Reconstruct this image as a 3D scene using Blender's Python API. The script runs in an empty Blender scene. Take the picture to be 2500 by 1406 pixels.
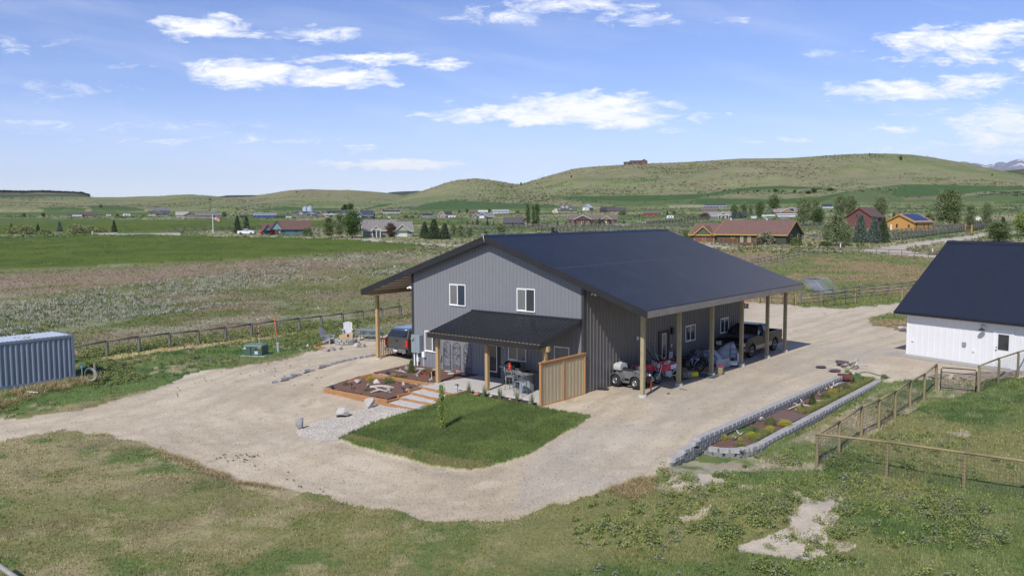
import bpy, bmesh, math, random
import numpy as np
from math import sin, cos, tan, pi, radians, atan2, hypot, sqrt
from mathutils import Vector, Matrix, Euler
random.seed(7); RNG = np.random.default_rng(7)
SC = bpy.context.scene; COL = SC.collection
# ------------------------------------------------------------------ camera, sky, sun, exposure
F, CY, PIT, RO, YAW, CA, CB, H = 2140., 703., .0846, -.0042, -.6797, 32.26, -37.05, 9.
cam = bpy.data.cameras.new('camera'); camo = bpy.data.objects.new('camera', cam); COL.objects.link(camo)
cam.sensor_width = 36; cam.sensor_fit = 'HORIZONTAL'; cam.lens = F/2500*36; cam.clip_start = .3; cam.clip_end = 60000
_R = Vector((1, 0, 0)); _D = Vector((0, cos(PIT), -sin(PIT))); _U = Vector((0, sin(PIT), cos(PIT)))
_X = _R*cos(RO)+_U*sin(RO); _Y = -_R*sin(RO)+_U*cos(RO)
camo.matrix_world = Matrix(((_X.x, _Y.x, -_D.x, 0), (_X.y, _Y.y, -_D.y, 0), (_X.z, _Y.z, -_D.z, H), (0, 0, 0, 1)))
SC.camera = camo
SUN_AZ, SUN_EL = radians(-154), radians(44)
S = Vector((sin(SUN_AZ)*cos(SUN_EL), cos(SUN_AZ)*cos(SUN_EL), sin(SUN_EL)))
sl = bpy.data.lights.new('sun', 'SUN'); sl.energy = 3.8; sl.angle = radians(.5); sl.color = (1, .95, .88)
so = bpy.data.objects.new('sun', sl); COL.objects.link(so); so.rotation_euler = S.to_track_quat('Z', 'Y').to_euler()
SC.view_settings.view_transform = 'Standard'; SC.view_settings.look = 'None'; SC.view_settings.exposure = .17; SC.view_settings.gamma = 1
SC.render.engine = 'CYCLES'
W = bpy.data.worlds.new('World'); SC.world = W; W.use_nodes = True
class NT:
    def __init__(s, t): s.t = t; s.n = t.nodes; s.l = t.links
    def add(s, typ, **k):
        n = s.n.new(typ)
        for a, v in k.items():
            if a.startswith('i_'): n.inputs[a[2:].replace('_', ' ')].default_value = v
            else: setattr(n, a, v)
        return n
    def link(s, a, b): s.l.new(a, b)
    def math(s, op, a, b=None, c=None, clamp=False):
        n = s.n.new('ShaderNodeMath'); n.operation = op; n.use_clamp = clamp
        for i, v in enumerate((a, b, c)):
            if v is None: continue
            if isinstance(v, (int, float)): n.inputs[i].default_value = v
            else: s.l.new(v, n.inputs[i])
        return n.outputs[0]
    def mixc(s, f, a, b, bt='MIX'):
        n = s.n.new('ShaderNodeMix'); n.data_type = 'RGBA'; n.blend_type = bt; n.clamp_factor = True
        for k, v in ((0, f), (6, a), (7, b)):
            if isinstance(v, (int, float)): n.inputs[k].default_value = v
            elif isinstance(v, (tuple, list)): n.inputs[k].default_value = tuple(v)[:3]+(1,)
            else: s.l.new(v, n.inputs[k])
        return n.outputs[2]
def build_world():
    t = NT(W.node_tree); t.n.clear()
    out = t.add('ShaderNodeOutputWorld'); bg = t.add('ShaderNodeBackground')
    sky = t.add('ShaderNodeTexSky'); sky.sky_type = 'NISHITA'; sky.sun_disc = False
    sky.sun_elevation = SUN_EL; sky.sun_rotation = SUN_AZ; sky.altitude = 1900; sky.air_density = 1.0; sky.dust_density = .6; sky.ozone_density = 1.6
    tc = t.add('ShaderNodeTexCoord'); sep = t.add('ShaderNodeSeparateXYZ'); t.link(tc.outputs['Generated'], sep.inputs[0])
    x, y, z = sep.outputs
    # cloud sheet coordinates: tangent of azimuth and of elevation in front of the viewer's heading
    az = t.math('DIVIDE', x, t.math('MAXIMUM', y, .05)); el = t.math('DIVIDE', z, t.math('MAXIMUM', y, .05))
    cmb = t.add('ShaderNodeCombineXYZ'); t.link(az, cmb.inputs[0]); t.link(t.math('MULTIPLY', el, 3.2), cmb.inputs[1])
    n1 = t.add('ShaderNodeTexNoise', i_Scale=9.0, i_Detail=8.0, i_Roughness=.62); t.link(cmb.outputs[0], n1.inputs['Vector'])
    n2 = t.add('ShaderNodeTexNoise', i_Scale=30.0, i_Detail=6.0, i_Roughness=.65); t.link(cmb.outputs[0], n2.inputs['Vector'])
    wx = t.math('MULTIPLY', t.math('SUBTRACT', n1.outputs['Fac'], .5), .16)
    wy = t.math('MULTIPLY', t.math('SUBTRACT', n2.outputs['Fac'], .5), .030)
    azw = t.math('ADD', az, wx); elw = t.math('ADD', el, wy)
    tot = None
    # px, py, half width, half height, strength, tilt
    CL = [(520,78,130,30,1.15,0),(640,92,90,14,.6,0),(800,95,130,22,.8,.05),(600,185,140,36,1.25,.12),(830,196,130,26,1.25,-.02),(900,150,170,16,1.1,.05),(1050,165,100,12,1,.06),(1240,52,150,22,.75,.1),
          (1400,25,160,26,.85,.1),(1540,60,90,20,.6,.15),(1270,285,250,20,1.2,-.04),(1450,262,200,34,1.3,.04),(1500,292,160,28,1.25,.03),(1640,290,90,12,.9,.05),(1340,298,120,14,1.1,0),(870,366,70,9,.75,0),(970,404,170,14,1.2,.0),(560,332,80,8,.5,0),
          (2330,108,200,34,1.1,-.05),(2440,88,70,26,1.1,-.1),(2300,150,150,16,.8,-.05),(2200,228,200,26,1.0,-.08),(2370,205,110,18,1.0,-.1),(2010,135,90,10,.55,0),(2150,322,70,13,.8,0),(1660,323,60,7,.55,0),(2450,300,140,44,1.0,-.15),(2440,345,190,40,.75,-.1),(2300,360,240,26,.45,0),(1880,350,180,12,.4,0),(60,120,160,30,.35,.1),
          (200,310,500,18,.42,.07),(500,345,420,10,.42,.09),(150,230,260,40,.3,0),(340,168,70,12,.4,0),(1780,55,80,16,.5,0),(2490,168,60,18,1.0,-.3),(2250,280,90,8,.4,0),(1080,250,30,8,.3,0)]
    hor = 521.5
    cv = t.add('ShaderNodeCombineXYZ'); t.link(azw, cv.inputs[0]); t.link(elw, cv.inputs[1])
    for px, py, hw, hh, st, tl in CL:
        a0 = (px-1250)/F; e0 = (hor-.0042*(px-1250)-py)/F
        v = t.add('ShaderNodeVectorMath', operation='MULTIPLY_ADD'); t.link(cv.outputs[0], v.inputs[0]); v.inputs[1].default_value = (F/hw, F/hh, 0); v.inputs[2].default_value = (-a0*F/hw, -e0*F/hh, 0)
        d_ = t.add('ShaderNodeVectorMath', operation='DOT_PRODUCT'); t.link(v.outputs[0], d_.inputs[0]); t.link(v.outputs[0], d_.inputs[1])
        m = t.math('MULTIPLY_ADD', d_.outputs['Value'], -.62*st, st)
        tot = m if tot is None else t.math('MAXIMUM', tot, m)
    tot = t.math('MAXIMUM', tot, 0.0)
    # wispy texture
    c2 = t.add('ShaderNodeCombineXYZ'); t.link(t.math('MULTIPLY', az, 1.0), c2.inputs[0]); t.link(t.math('MULTIPLY', el, 3.6), c2.inputs[1])
    n3 = t.add('ShaderNodeTexNoise', i_Scale=22.0, i_Detail=11.0, i_Roughness=.72, i_Distortion=.6); t.link(c2.outputs[0], n3.inputs['Vector'])
    d = t.math('ADD', tot, t.math('MULTIPLY', t.math('SUBTRACT', n3.outputs['Fac'], .60), 2.9))
    d = t.math('MULTIPLY', t.math('MULTIPLY', d, 1.1, clamp=True), t.math('MULTIPLY', tot, 3, clamp=True), clamp=True)
    # thin high haze streaks
    c4 = t.add('ShaderNodeCombineXYZ'); t.link(az, c4.inputs[0]); t.link(t.math('ADD', t.math('MULTIPLY', el, 7.0), t.math('MULTIPLY', az, 1.1)), c4.inputs[1])
    n4 = t.add('ShaderNodeTexNoise', i_Scale=3.2, i_Detail=7.0, i_Roughness=.6, i_Distortion=.3); t.link(c4.outputs[0], n4.inputs['Vector'])
    thin = t.math('MULTIPLY', t.math('SUBTRACT', n4.outputs['Fac'], .47, clamp=True), .62, clamp=True)
    d = t.math('MAXIMUM', d, thin); d = t.math('MULTIPLY', d, t.math('GREATER_THAN', y, .06))
    hs = t.add('ShaderNodeHueSaturation', i_Saturation=SKY_SAT, i_Value=1.0); t.link(sky.outputs[0], hs.inputs['Color'])
    tint = t.mixc(1.0, hs.outputs[0], SKY_TINT, 'MULTIPLY')
    hz = t.math('MULTIPLY', t.math('SUBTRACT', 1.0, t.math('MULTIPLY', el, 7.0), clamp=True), .35)
    tint = t.mixc(hz, tint, (7.0, 7.6, 8.8))
    colr = t.mixc(d, tint, (8.8, 8.9, 9.2))
    W.cycles.sampling_method = 'MANUAL'; W.cycles.sample_map_resolution = 256
    t.link(colr, bg.inputs['Color']); bg.inputs['Strength'].default_value = .118
    t.link(bg.outputs[0], out.inputs['Surface'])
SKY_SAT = 1.0; SKY_TINT = (.88, .895, 1.17)
build_world()
# ------------------------------------------------------------------ geometry of the view (used to survey positions on the ground)
cy_, sy_ = cos(YAW), sin(YAW)
def bw(a, b, z=0):
    dx, dy = a-CA, b-CB
    return Vector((dx*cy_-dy*sy_, dx*sy_+dy*cy_, z))
def wb(x, y): return (x*cy_+y*sy_+CA, -x*sy_+y*cy_+CB)
def projN(x, y, z):
    dz = z-H; zc = y*cos(PIT)-dz*sin(PIT); yc = y*sin(PIT)+dz*cos(PIT)
    zc = np.maximum(zc, .1); u = x/zc*F; v = -yc/zc*F
    return 1250+u*cos(RO)-v*sin(RO), CY+u*sin(RO)+v*cos(RO)
def ray(px, py):
    X, Y = px-1250, py-CY
    u = X*cos(RO)+Y*sin(RO); v = -X*sin(RO)+Y*cos(RO)
    return Vector((u/F, cos(PIT)-v/F*sin(PIT), -sin(PIT)-v/F*cos(PIT)))
# numpy value noise
def _hash(ix, iy, s):
    h = (ix.astype(np.int64)*374761393+iy.astype(np.int64)*668265263+s*1442695041) & 0xffffffff
    h = ((h ^ (h >> 13))*1274126177) & 0xffffffff
    return ((h ^ (h >> 16)) & 0xffffff)/float(0xffffff)
def vnoise(x, y, s=0):
    ix = np.floor(x); iy = np.floor(y); fx = x-ix; fy = y-iy
    fx = fx*fx*(3-2*fx); fy = fy*fy*(3-2*fy)
    a = _hash(ix, iy, s); b = _hash(ix+1, iy, s); c = _hash(ix, iy+1, s); d = _hash(ix+1, iy+1, s)
    return (a*(1-fx)+b*fx)*(1-fy)+(c*(1-fx)+d*fx)*fy
def fbm(x, y, sc, oct=4, s=0, r=.5):
    t = 0; w = 1; n = 0
    for o in range(oct):
        t = t+vnoise(x/sc*2**o+17.3*o, y/sc*2**o-9.1*o, s+o)*w; n += w; w *= r
    return t/n
def sst(e0, e1, x): t = np.clip((x-e0)/(e1-e0), 0, 1); return t*t*(3-2*t)
def inpoly(px, py, P):
    r = np.zeros(np.shape(px), bool); n = len(P); j = n-1
    for i in range(n):
        xi, yi = P[i]; xj, yj = P[j]
        if yi != yj: r ^= ((yi > py) != (yj > py)) & (px < (xj-xi)*(py-yi)/(yj-yi)+xi)
        j = i
    return r
# ------------------------------------------------------------------ terrain height
def _g0(px, py, z):
    d = ray(px, py); t = (z-H)/d.z; return (d.x*t, d.y*t, z)
CTRL = [_g0(*c) for c in [(945,990,-.48),(1022,1002,-.40),(1110,962,.0),(1309,985,.0),(825,1072,-.62),(1130,1146,-.72),(1440,1018,-.12),(1280,1080,-.42),(1000,1060,-.45),(1500,960,.0),(1568,969,0),(1656,940,0),
    (1737,916,0),(1871,871,0),(1926,853,0),(1600,1040,-.12),(1660,1110,-.42),(1500,1130,-.55),(1250,1250,-.8),(900,1200,-.85),(700,1180,-.85),(650,1040,-.7),(400,1050,-.75),(100,1040,-.75),(0,1100,-.85),(100,1380,-1.05),
    (700,1390,-1.05),(1250,1400,-1.0),(1800,1390,-.95),(2400,1400,-.95),(1700,1200,-.7),(2000,1140,-.7),(2200,1165,-.72),(2400,1190,-.75),(2500,1250,-.8),(2050,1100,-.45),(2150,1046,-.35),(2250,975,-.25),(2330,950,-.2),(2450,930,-.15),(2213,864,0),(2385,889,0),(2495,905,0),
    (2000,770,.0),(2150,745,.0),(1800,1030,.0),(2000,930,.0),(1900,900,.0),(665,933,-.3),(880,890,-.02),(1000,892,0),(925,868,.1),(600,900,-.15),(450,930,-.3),(300,960,-.4),(184,925,-.2),(0,950,-.2),(625,865,-.05),(370,860,0),(850,930,-.2),(791,962,-.45),(760,1000,-.6),(150,1010,-.6),(1000,775,0),(700,815,0)]]
_CP = np.array(CTRL)
def zbase(x, y):
    x = np.asarray(x, float); y = np.asarray(y, float); num = np.zeros(x.shape); den = np.zeros(x.shape)+1e-9
    for cx, cy2, cz in _CP:
        w = 1/((x-cx)**2+(y-cy2)**2+.6)**1.6; num += w*cz; den += w
    num += 2e-5*0; z = num/den
    d = np.hypot(x, y); px = 1250+F*x/np.maximum(y, 1)
    sl_ = np.interp(px, [-400, 0, 1250, 2000, 2500, 3000], [.0100, .0105, .0148, .019, .0195, .0195])
    z = z*(1-sst(70, 100, d)); dd = np.minimum(d, 1500)
    return z+sl_*np.maximum(dd-90, 0)*sst(85, 150, d)
WALL_A = 16.32
def stepm(x, y):
    a, b = wb(x, y)
    return sst(WALL_A, WALL_A+.12, a)*sst(13.5, 11.0, b)*sst(-9.5, -6.0, b)
def zf(x, y, detail=True):
    x = np.asarray(x, float); y = np.asarray(y, float)
    z = zbase(x, y)-.36*stepm(x, y)*(1-sst(19, 30, wb(x, y)[0]))
    if detail:
        d = np.hypot(x, y)
        z = z+(fbm(x, y, 6, 3, 5)-.5)*.10*sst(14, 30, d)*np.clip(1-d/600, 0, 1)
    return z
def zs(x, y): return float(zf(np.array([x]), np.array([y]))[0])
def G(px, py, dz=0.):
    """point of the ground seen at a photo pixel"""
    d = ray(px, py); ts = np.concatenate([np.linspace(12, 140, 500), np.geomspace(140, 3000, 900)[1:]])/hypot(d.x, d.y)
    X, Y, Z = d.x*ts, d.y*ts, H+d.z*ts
    g = zf(X, Y)+dz; k = np.where(Z <= g)[0]
    if len(k) == 0: k = [len(ts)-1]
    i = max(k[0], 1); e0 = Z[i-1]-g[i-1]; e1 = Z[i]-g[i]; t = ts[i-1]+(ts[i]-ts[i-1])*(e0/(e0-e1) if e0 != e1 else 0)
    return Vector((d.x*t, d.y*t, H+d.z*t-dz))
# ------------------------------------------------------------------ mesh helpers
class MB:
    def __init__(s): s.v = []; s.f = []; s.m = []; s.mi = 0; s.sm = False; s.smf = []
    def quadmesh(s, vs, fs):
        o = len(s.v); s.v += [tuple(p) for p in vs]
        for f in fs: s.f.append(tuple(i+o for i in f)); s.m.append(s.mi); s.smf.append(s.sm)
        return s
    def box(s, c, d, rz=0, rx=0, ry=0, taper=None):
        """c centre, d full size; taper=(tx,ty) scales the top"""
        hx, hy, hz = d[0]/2, d[1]/2, d[2]/2; tx, ty = taper or (1, 1)
        R = Euler((rx, ry, rz)).to_matrix(); c = Vector(c)
        vs = [c+R @ Vector((x*hx*(tx if z > 0 else 1), y*hy*(ty if z > 0 else 1), z*hz)) for z in (-1, 1) for x, y in ((-1, -1), (1, -1), (1, 1), (-1, 1))]
        return s.quadmesh(vs, [(3, 2, 1, 0), (4, 5, 6, 7), (0, 1, 5, 4), (1, 2, 6, 5), (2, 3, 7, 6), (3, 0, 4, 7)])
    def bx(s, x0, x1, y0, y1, z0, z1): return s.box(((x0+x1)/2, (y0+y1)/2, (z0+z1)/2), (abs(x1-x0), abs(y1-y0), abs(z1-z0)))
    def bar(s, p, q, w, h=None, up=(0, 0, 1)):
        h = h or w; p = Vector(p); q = Vector(q); d = (q-p); 
        if d.length < 1e-6: return s
        d.normalize(); up = Vector(up)
        if abs(d.dot(up)) > .98: up = Vector((0, 1, 0))
        r = d.cross(up).normalized(); u = r.cross(d)
        vs = [e+r*sx*w/2+u*sz*h/2 for e in (p, q) for sx, sz in ((-1, -1), (1, -1), (1, 1), (-1, 1))]
        return s.quadmesh(vs, [(0, 1, 2, 3), (7, 6, 5, 4), (0, 4, 5, 1), (1, 5, 6, 2), (2, 6, 7, 3), (3, 7, 4, 0)])
    def cyl(s, p, q, r0, r1=None, n=8, cap=True):
        r1 = r0 if r1 is None else r1; p = Vector(p); q = Vector(q); d = (q-p).normalized()
        a = Vector((1, 0, 0)) if abs(d.x) < .8 else Vector((0, 1, 0)); r = d.cross(a).normalized(); u = d.cross(r)
        vs = []
        for e, rr in ((p, r0), (q, r1)):
            for i in range(n):
                t = 2*pi*i/n; vs.append(e+(r*cos(t)+u*sin(t))*rr)
        fs = [(i, (i+1) % n, n+(i+1) % n, n+i) for i in range(n)]
        sm = s.sm; s.sm = n > 5; s.quadmesh(vs, fs); s.sm = False
        if cap: s.quadmesh(vs, [tuple(range(n-1, -1, -1)), tuple(range(n, 2*n))])
        s.sm = sm; return s
    def tube(s, pts, r, n=6):
        pts = [Vector(p) for p in pts]; rs = r if isinstance(r, (list, tuple)) else [r]*len(pts); vs = []; u = None
        for i, p in enumerate(pts):
            d = (pts[min(i+1, len(pts)-1)]-pts[max(i-1, 0)]).normalized()
            if u is None: a = Vector((0, 0, 1)) if abs(d.z) < .9 else Vector((1, 0, 0)); u = (a-d*a.dot(d)).normalized()
            else: u = (u-d*u.dot(d)).normalized()
            w = d.cross(u)
            for k in range(n): t = 2*pi*k/n; vs.append(p+(u*cos(t)+w*sin(t))*rs[i])
        m = len(pts); fs = [(i*n+k, i*n+(k+1) % n, (i+1)*n+(k+1) % n, (i+1)*n+k) for i in range(m-1) for k in range(n)]
        sm = s.sm; s.sm = True; s.quadmesh(vs, fs+[tuple(range(n-1, -1, -1)), tuple(range((m-1)*n, m*n))]); s.sm = sm; return s
    def torus(s, c, ax, R, r, n=24, k=8, sy=1.0):
        c = Vector(c); ax = Vector(ax).normalized(); a = Vector((0, 0, 1)) if abs(ax.z) < .8 else Vector((1, 0, 0)); u = ax.cross(a).normalized(); w = ax.cross(u); vs = []
        for i in range(n):
            t = 2*pi*i/n; d = u*cos(t)+w*sin(t)
            for j in range(k): q = 2*pi*j/k; vs.append(c+d*(R+r*cos(q))+ax*r*sin(q)*sy)
        fs = [(i*k+j, i*k+(j+1) % k, ((i+1) % n)*k+(j+1) % k, ((i+1) % n)*k+j) for i in range(n) for j in range(k)]
        sm = s.sm; s.sm = True; s.quadmesh(vs, fs); s.sm = sm; return s
    def lathe(s, c, prof, n=16, ax='z'):
        c = Vector(c); vs = []
        for r, z in prof:
            for i in range(n):
                t = 2*pi*i/n; p = Vector((r*cos(t), r*sin(t), z))
                if ax == 'x': p = Vector((p.z, p.x, p.y))
                if ax == 'y': p = Vector((p.x, p.z, p.y))
                vs.append(c+p)
        m = len(prof); fs = [(i*n+k, i*n+(k+1) % n, (i+1)*n+(k+1) % n, (i+1)*n+k) for i in range(m-1) for k in range(n)]
        sm = s.sm; s.sm = True; s.quadmesh(vs, fs); s.sm = False
        s.quadmesh(vs, [tuple(range(n-1, -1, -1)), tuple(range((m-1)*n, m*n))]); s.sm = sm; return s
    def prism(s, pts, off):
        """pts planar loop (3-D), off = extrusion vector"""
        pts = [Vector(p) for p in pts]; off = Vector(off); n = len(pts)
        vs = pts+[p+off for p in pts]
        return s.quadmesh(vs, [tuple(range(n-1, -1, -1)), tuple(range(n, 2*n))]+[(i, (i+1) % n, n+(i+1) % n, n+i) for i in range(n)])
    def loft(s, rings, cap=True):
        n = len(rings[0]); vs = [p for r in rings for p in r]
        s.quadmesh(vs, [(i*n+k, i*n+(k+1) % n, (i+1)*n+(k+1) % n, (i+1)*n+k) for i in range(len(rings)-1) for k in range(n)])
        if cap: s.quadmesh(vs, [tuple(range(n-1, -1, -1)), tuple(range((len(rings)-1)*n, len(rings)*n))])
        return s
    def rock(s, c, d, seed=0, sub=2, amp=.28, flat=True):
        bm = bmesh.new(); bmesh.ops.create_icosphere(bm, subdivisions=sub, radius=1); rr = random.Random(seed)
        ds = [(Vector((rr.gauss(0, 1), rr.gauss(0, 1), rr.gauss(0, 1))).normalized(), rr.uniform(.38, .82)) for _ in range(11)]
        bm.verts.ensure_lookup_table(); vs = []
        for v in bm.verts:
            p = v.co.copy()
            for n_, k in ds:
                q = p.dot(n_)
                if q > k: p -= n_*(q-k)*.97
            p *= 1+rr.uniform(-amp, amp)*.25
            vs.append(Vector(c)+Vector((p.x*d[0]/2, p.y*d[1]/2, p.z*d[2]/2)))
        sm = s.sm; s.sm = False; s.quadmesh(vs, [tuple(v.index for v in f.verts) for f in bm.faces]); s.sm = sm; bm.free(); return s
    def build(s, name, mat, parent=None, loc=None, rz=0, smooth=None, bevel=0):
        me = bpy.data.meshes.new(name); me.from_pydata(s.v, [], s.f)
        mats = mat if isinstance(mat, (list, tuple)) else [mat]
        for m in mats: me.materials.append(m)
        me.polygons.foreach_set('material_index', s.m); me.polygons.foreach_set('use_smooth', s.smf if smooth is None else [smooth]*len(s.f))
        me.update(); o = bpy.data.objects.new(name, me); COL.objects.link(o)
        if parent is not None: o.parent = parent
        if loc is not None: o.location = loc; o.rotation_euler = (0, 0, rz)
        if bevel:
            b = o.modifiers.new('bevel', 'BEVEL'); b.width = bevel; b.segments = 2; b.limit_method = 'ANGLE'; b.angle_limit = radians(40)
        return o
def tag(o, label=None, cat=None, group=None, kind=None):
    if label: o['label'] = label
    if cat: o['category'] = cat
    if group: o['group'] = group
    if kind: o['kind'] = kind
    return o
def thing(name, label, cat, loc=(0, 0, 0), rz=0, group=None):
    o = bpy.data.objects.new(name, None); o.empty_display_size = .2; COL.objects.link(o); o.location = loc; o.rotation_euler = (0, 0, rz)
    return tag(o, label, cat, group)
KIDS = {}
def copy_tree(o, parent=None):
    c = o.copy(); COL.objects.link(c)
    if parent is not None: c.parent = parent
    for ch in [x for x in COL.objects if x.parent == o]: copy_tree(ch, c)
    return c
def bulk(name, V, Fc, mat, cols=None, colname='col'):
    """numpy mesh: V (n,3), Fc (m,k)"""
    me = bpy.data.meshes.new(name); V = np.ascontiguousarray(V, np.float32); Fc = np.ascontiguousarray(Fc, np.int32); k = Fc.shape[1]
    me.vertices.add(len(V)); me.vertices.foreach_set('co', V.ravel()); me.loops.add(Fc.size); me.loops.foreach_set('vertex_index', Fc.ravel())
    me.polygons.add(len(Fc)); me.polygons.foreach_set('loop_start', np.arange(0, Fc.size, k, dtype=np.int32)); me.polygons.foreach_set('loop_total', np.full(len(Fc), k, np.int32))
    me.update(calc_edges=True)
    if cols is not None:
        a = me.color_attributes.new(colname, 'FLOAT_COLOR', 'POINT'); c = np.ones((len(V), 4), np.float32); c[:, :3] = cols; a.data.foreach_set('color', c.ravel())
    me.materials.append(mat); o = bpy.data.objects.new(name, me); COL.objects.link(o); return o
# ------------------------------------------------------------------ materials
MATS = {}
def M(name, col, rough=.7, metal=0, var=.12, scale=3., bump=0, bscale=40., spec=None, attr=None, stretch=None, dirt=None, coat=0, obj_coord=True, alpha=1, trans=0, var2=0):
    if name in MATS: return MATS[name]
    m = bpy.data.materials.new(name); m.use_nodes = True; t = NT(m.node_tree); b = t.n['Principled BSDF']
    b.inputs['Roughness'].default_value = rough; b.inputs['Metallic'].default_value = metal
    if spec is not None: b.inputs['Specular IOR Level'].default_value = spec
    if coat: b.inputs['Coat Weight'].default_value = coat; b.inputs['Coat Roughness'].default_value = .06
    if trans: b.inputs['Transmission Weight'].default_value = trans
    tc = t.add('ShaderNodeTexCoord'); vec = tc.outputs['Object']
    if stretch:
        mp = t.add('ShaderNodeMapping'); mp.inputs['Scale'].default_value = stretch; t.link(vec, mp.inputs[0]); vec = mp.outputs[0]
    n = t.add('ShaderNodeTexNoise', i_Scale=scale, i_Detail=5.0, i_Roughness=.6); t.link(vec, n.inputs['Vector'])
    if attr:
        at = t.add('ShaderNodeAttribute', attribute_name=attr); base = at.outputs['Color']
    else: base = tuple(col)+(1,)
    k = t.math('MULTIPLY_ADD', t.math('SUBTRACT', n.outputs['Fac'], .5), var*3, 1.0)
    if var2:
        n5 = t.add('ShaderNodeTexNoise', i_Scale=scale*9, i_Detail=3.0); t.link(vec, n5.inputs['Vector'])
        k = t.math('MULTIPLY', k, t.math('MULTIPLY_ADD', t.math('SUBTRACT', n5.outputs['Fac'], .5), var2*3, 1.0))
    cm = t.add('ShaderNodeCombineXYZ'); [t.link(k, cm.inputs[i]) for i in range(3)]
    c = t.mixc(1.0, base, cm.outputs[0], 'MULTIPLY')
    if dirt:
        n2 = t.add('ShaderNodeTexNoise', i_Scale=dirt[1], i_Detail=6.0, i_Roughness=.7); t.link(tc.outputs['Object'], n2.inputs['Vector'])
        f = t.math('MULTIPLY', t.math('SUBTRACT', n2.outputs['Fac'], dirt[2], clamp=True), dirt[3], clamp=True); c = t.mixc(f, c, dirt[0])
    t.link(c, b.inputs['Base Color'])
    if bump:
        nb = t.add('ShaderNodeTexNoise', i_Scale=bscale, i_Detail=4.0); t.link(vec, nb.inputs['Vector'])
        bp = t.add('ShaderNodeBump', i_Strength=min(bump, 1.), i_Distance=.02*max(1, bump)); t.link(nb.outputs['Fac'], bp.inputs['Height']); t.link(bp.outputs[0], b.inputs['Normal'])
    MATS[name] = m; return m
# ------------------------------------------------------------------ terrain sheets
P_GRAVEL = [(-400,1110),(-400,1050),(0,1020),(120,1010),(180,1000),(255,985),(330,968),(380,950),(420,938),(450,915),(500,905),(560,900),(640,888),(700,877),(740,868),(775,858),(800,850),(765,846),(800,836),(840,827),(905,823),(1000,820),(1150,790),(1500,745),(1830,735),(1900,742),(1945,745),(2060,753),(2130,745),(2195,738),(2320,733),(2420,760),
  (2260,800),(2215,815),(2205,808),(2130,795),(2118,782),(2160,770),(2230,760),(2330,800),(2600,890),(2560,915),(2395,925),(2290,922),(2170,935),(2090,915),(2065,903),(1722,1052),(1656,1116),(1640,1130),(1590,1160),(1500,1190),(1440,1210),(1350,1225),(1300,1250),(1220,1272),(1130,1270),(1030,1262),(960,1245),(850,1235),(800,1215),(700,1195),(640,1185),(560,1160),(470,1130),(420,1110),(370,1085),(330,1070),(250,1060),(150,1052),(60,1060),(0,1075)]
P_PEB = [(735,1072),(720,1050),(760,1036),(830,1008),(940,990),(1022,1000),(905,1038),(828,1070),(765,1082)]
P_LAWN = [(825,1073),(905,1035),(1022,1000),(1060,985),(1100,962),(1112,958),(1200,975),(1310,994),(1350,1003),(1441,1018),(1400,1045),(1320,1090),(1290,1110),(1240,1128),(1180,1143),(1110,1146),(1060,1138),(960,1112),(880,1092)]
P_F1 = [(-600,590),(0,583),(230,576),(430,576),(600,579),(760,582),(900,589),(1000,596),(1040,602),(980,610),(800,621),(640,631),(400,643),(200,653),(0,661),(-600,690)]
P_F2 = [(-600,533),(0,534),(400,537),(800,538),(1000,543),(1240,547),(1250,552),(1080,552),(940,548),(640,560),(500,565),(400,566),(230,567),(120,570),(0,573),(-600,578)]
P_F3 = [(-600,512),(0,514),(250,517),(420,520),(430,524),(200,526),(-600,529)]
P_ROAD = [(1885,608),(2050,612),(2110,610),(2189,599),(2289,585),(2388,573),(2400,569),(2440,562),(2500,553),(2700,540),(2700,560),(2500,568),(2440,574),(2406,576),(2368,585),(2309,591),(2249,599),(2209,606),(2219,613),(2249,619),(2281,624),(2400,628),(2400,634),(2275,629),(2209,623),(2110,616),(2050,614),(1885,610.5)]
P_ROADS = [P_ROAD, [(215,573.5),(230,569.5),(440,570),(444,574)], [(520,575.5),(660,577),(780,580),(870,583.5),(905,582.5),(935,583),(925,588),(1000,593),(1100,597.5),(1200,600),(1200,603),(1060,599.5),(900,590.5),(860,586),(700,580.5),(600,578.5),(520,577)],
  [(1475,546),(1500,545.5),(1540,548),(1530,551),(1480,550)], [(1690,592),(1720,596),(1760,600),(1800,606),(1790,609),(1745,605),(1690,600)], [(1880,510.5),(1950,507),(1990,505),(1990,507),(1950,510),(1885,515)], [(2060,594.5),(2010,595.5),(2010,597)]]
def grid():
    az = np.arange(-.84, .84, .00122)
    py = np.concatenate([np.arange(2600, 1460, -40), np.arange(1460, 560, -2.5), np.arange(560, 533, -1.3)])
    d1 = []
    for p in py: r = ray(1250, p); d1.append((H+.4)/(-r.z)*r.y)
    d1 = np.array(d1); d1 = d1[(d1 > 6)]
    d1 = np.concatenate([d1[d1 < 900], np.geomspace(900, 9000, 45)])
    A, D = np.meshgrid(az, d1); return np.sin(A)*D, np.cos(A)*D, D
GX, GY, GD = grid()
GZ = zf(GX, GY)
GPX, GPY = projN(GX, GY, GZ)
def jit(a, sc, s): return (fbm(GX, GY, sc, 4, s, .6)-.5)*a
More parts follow.
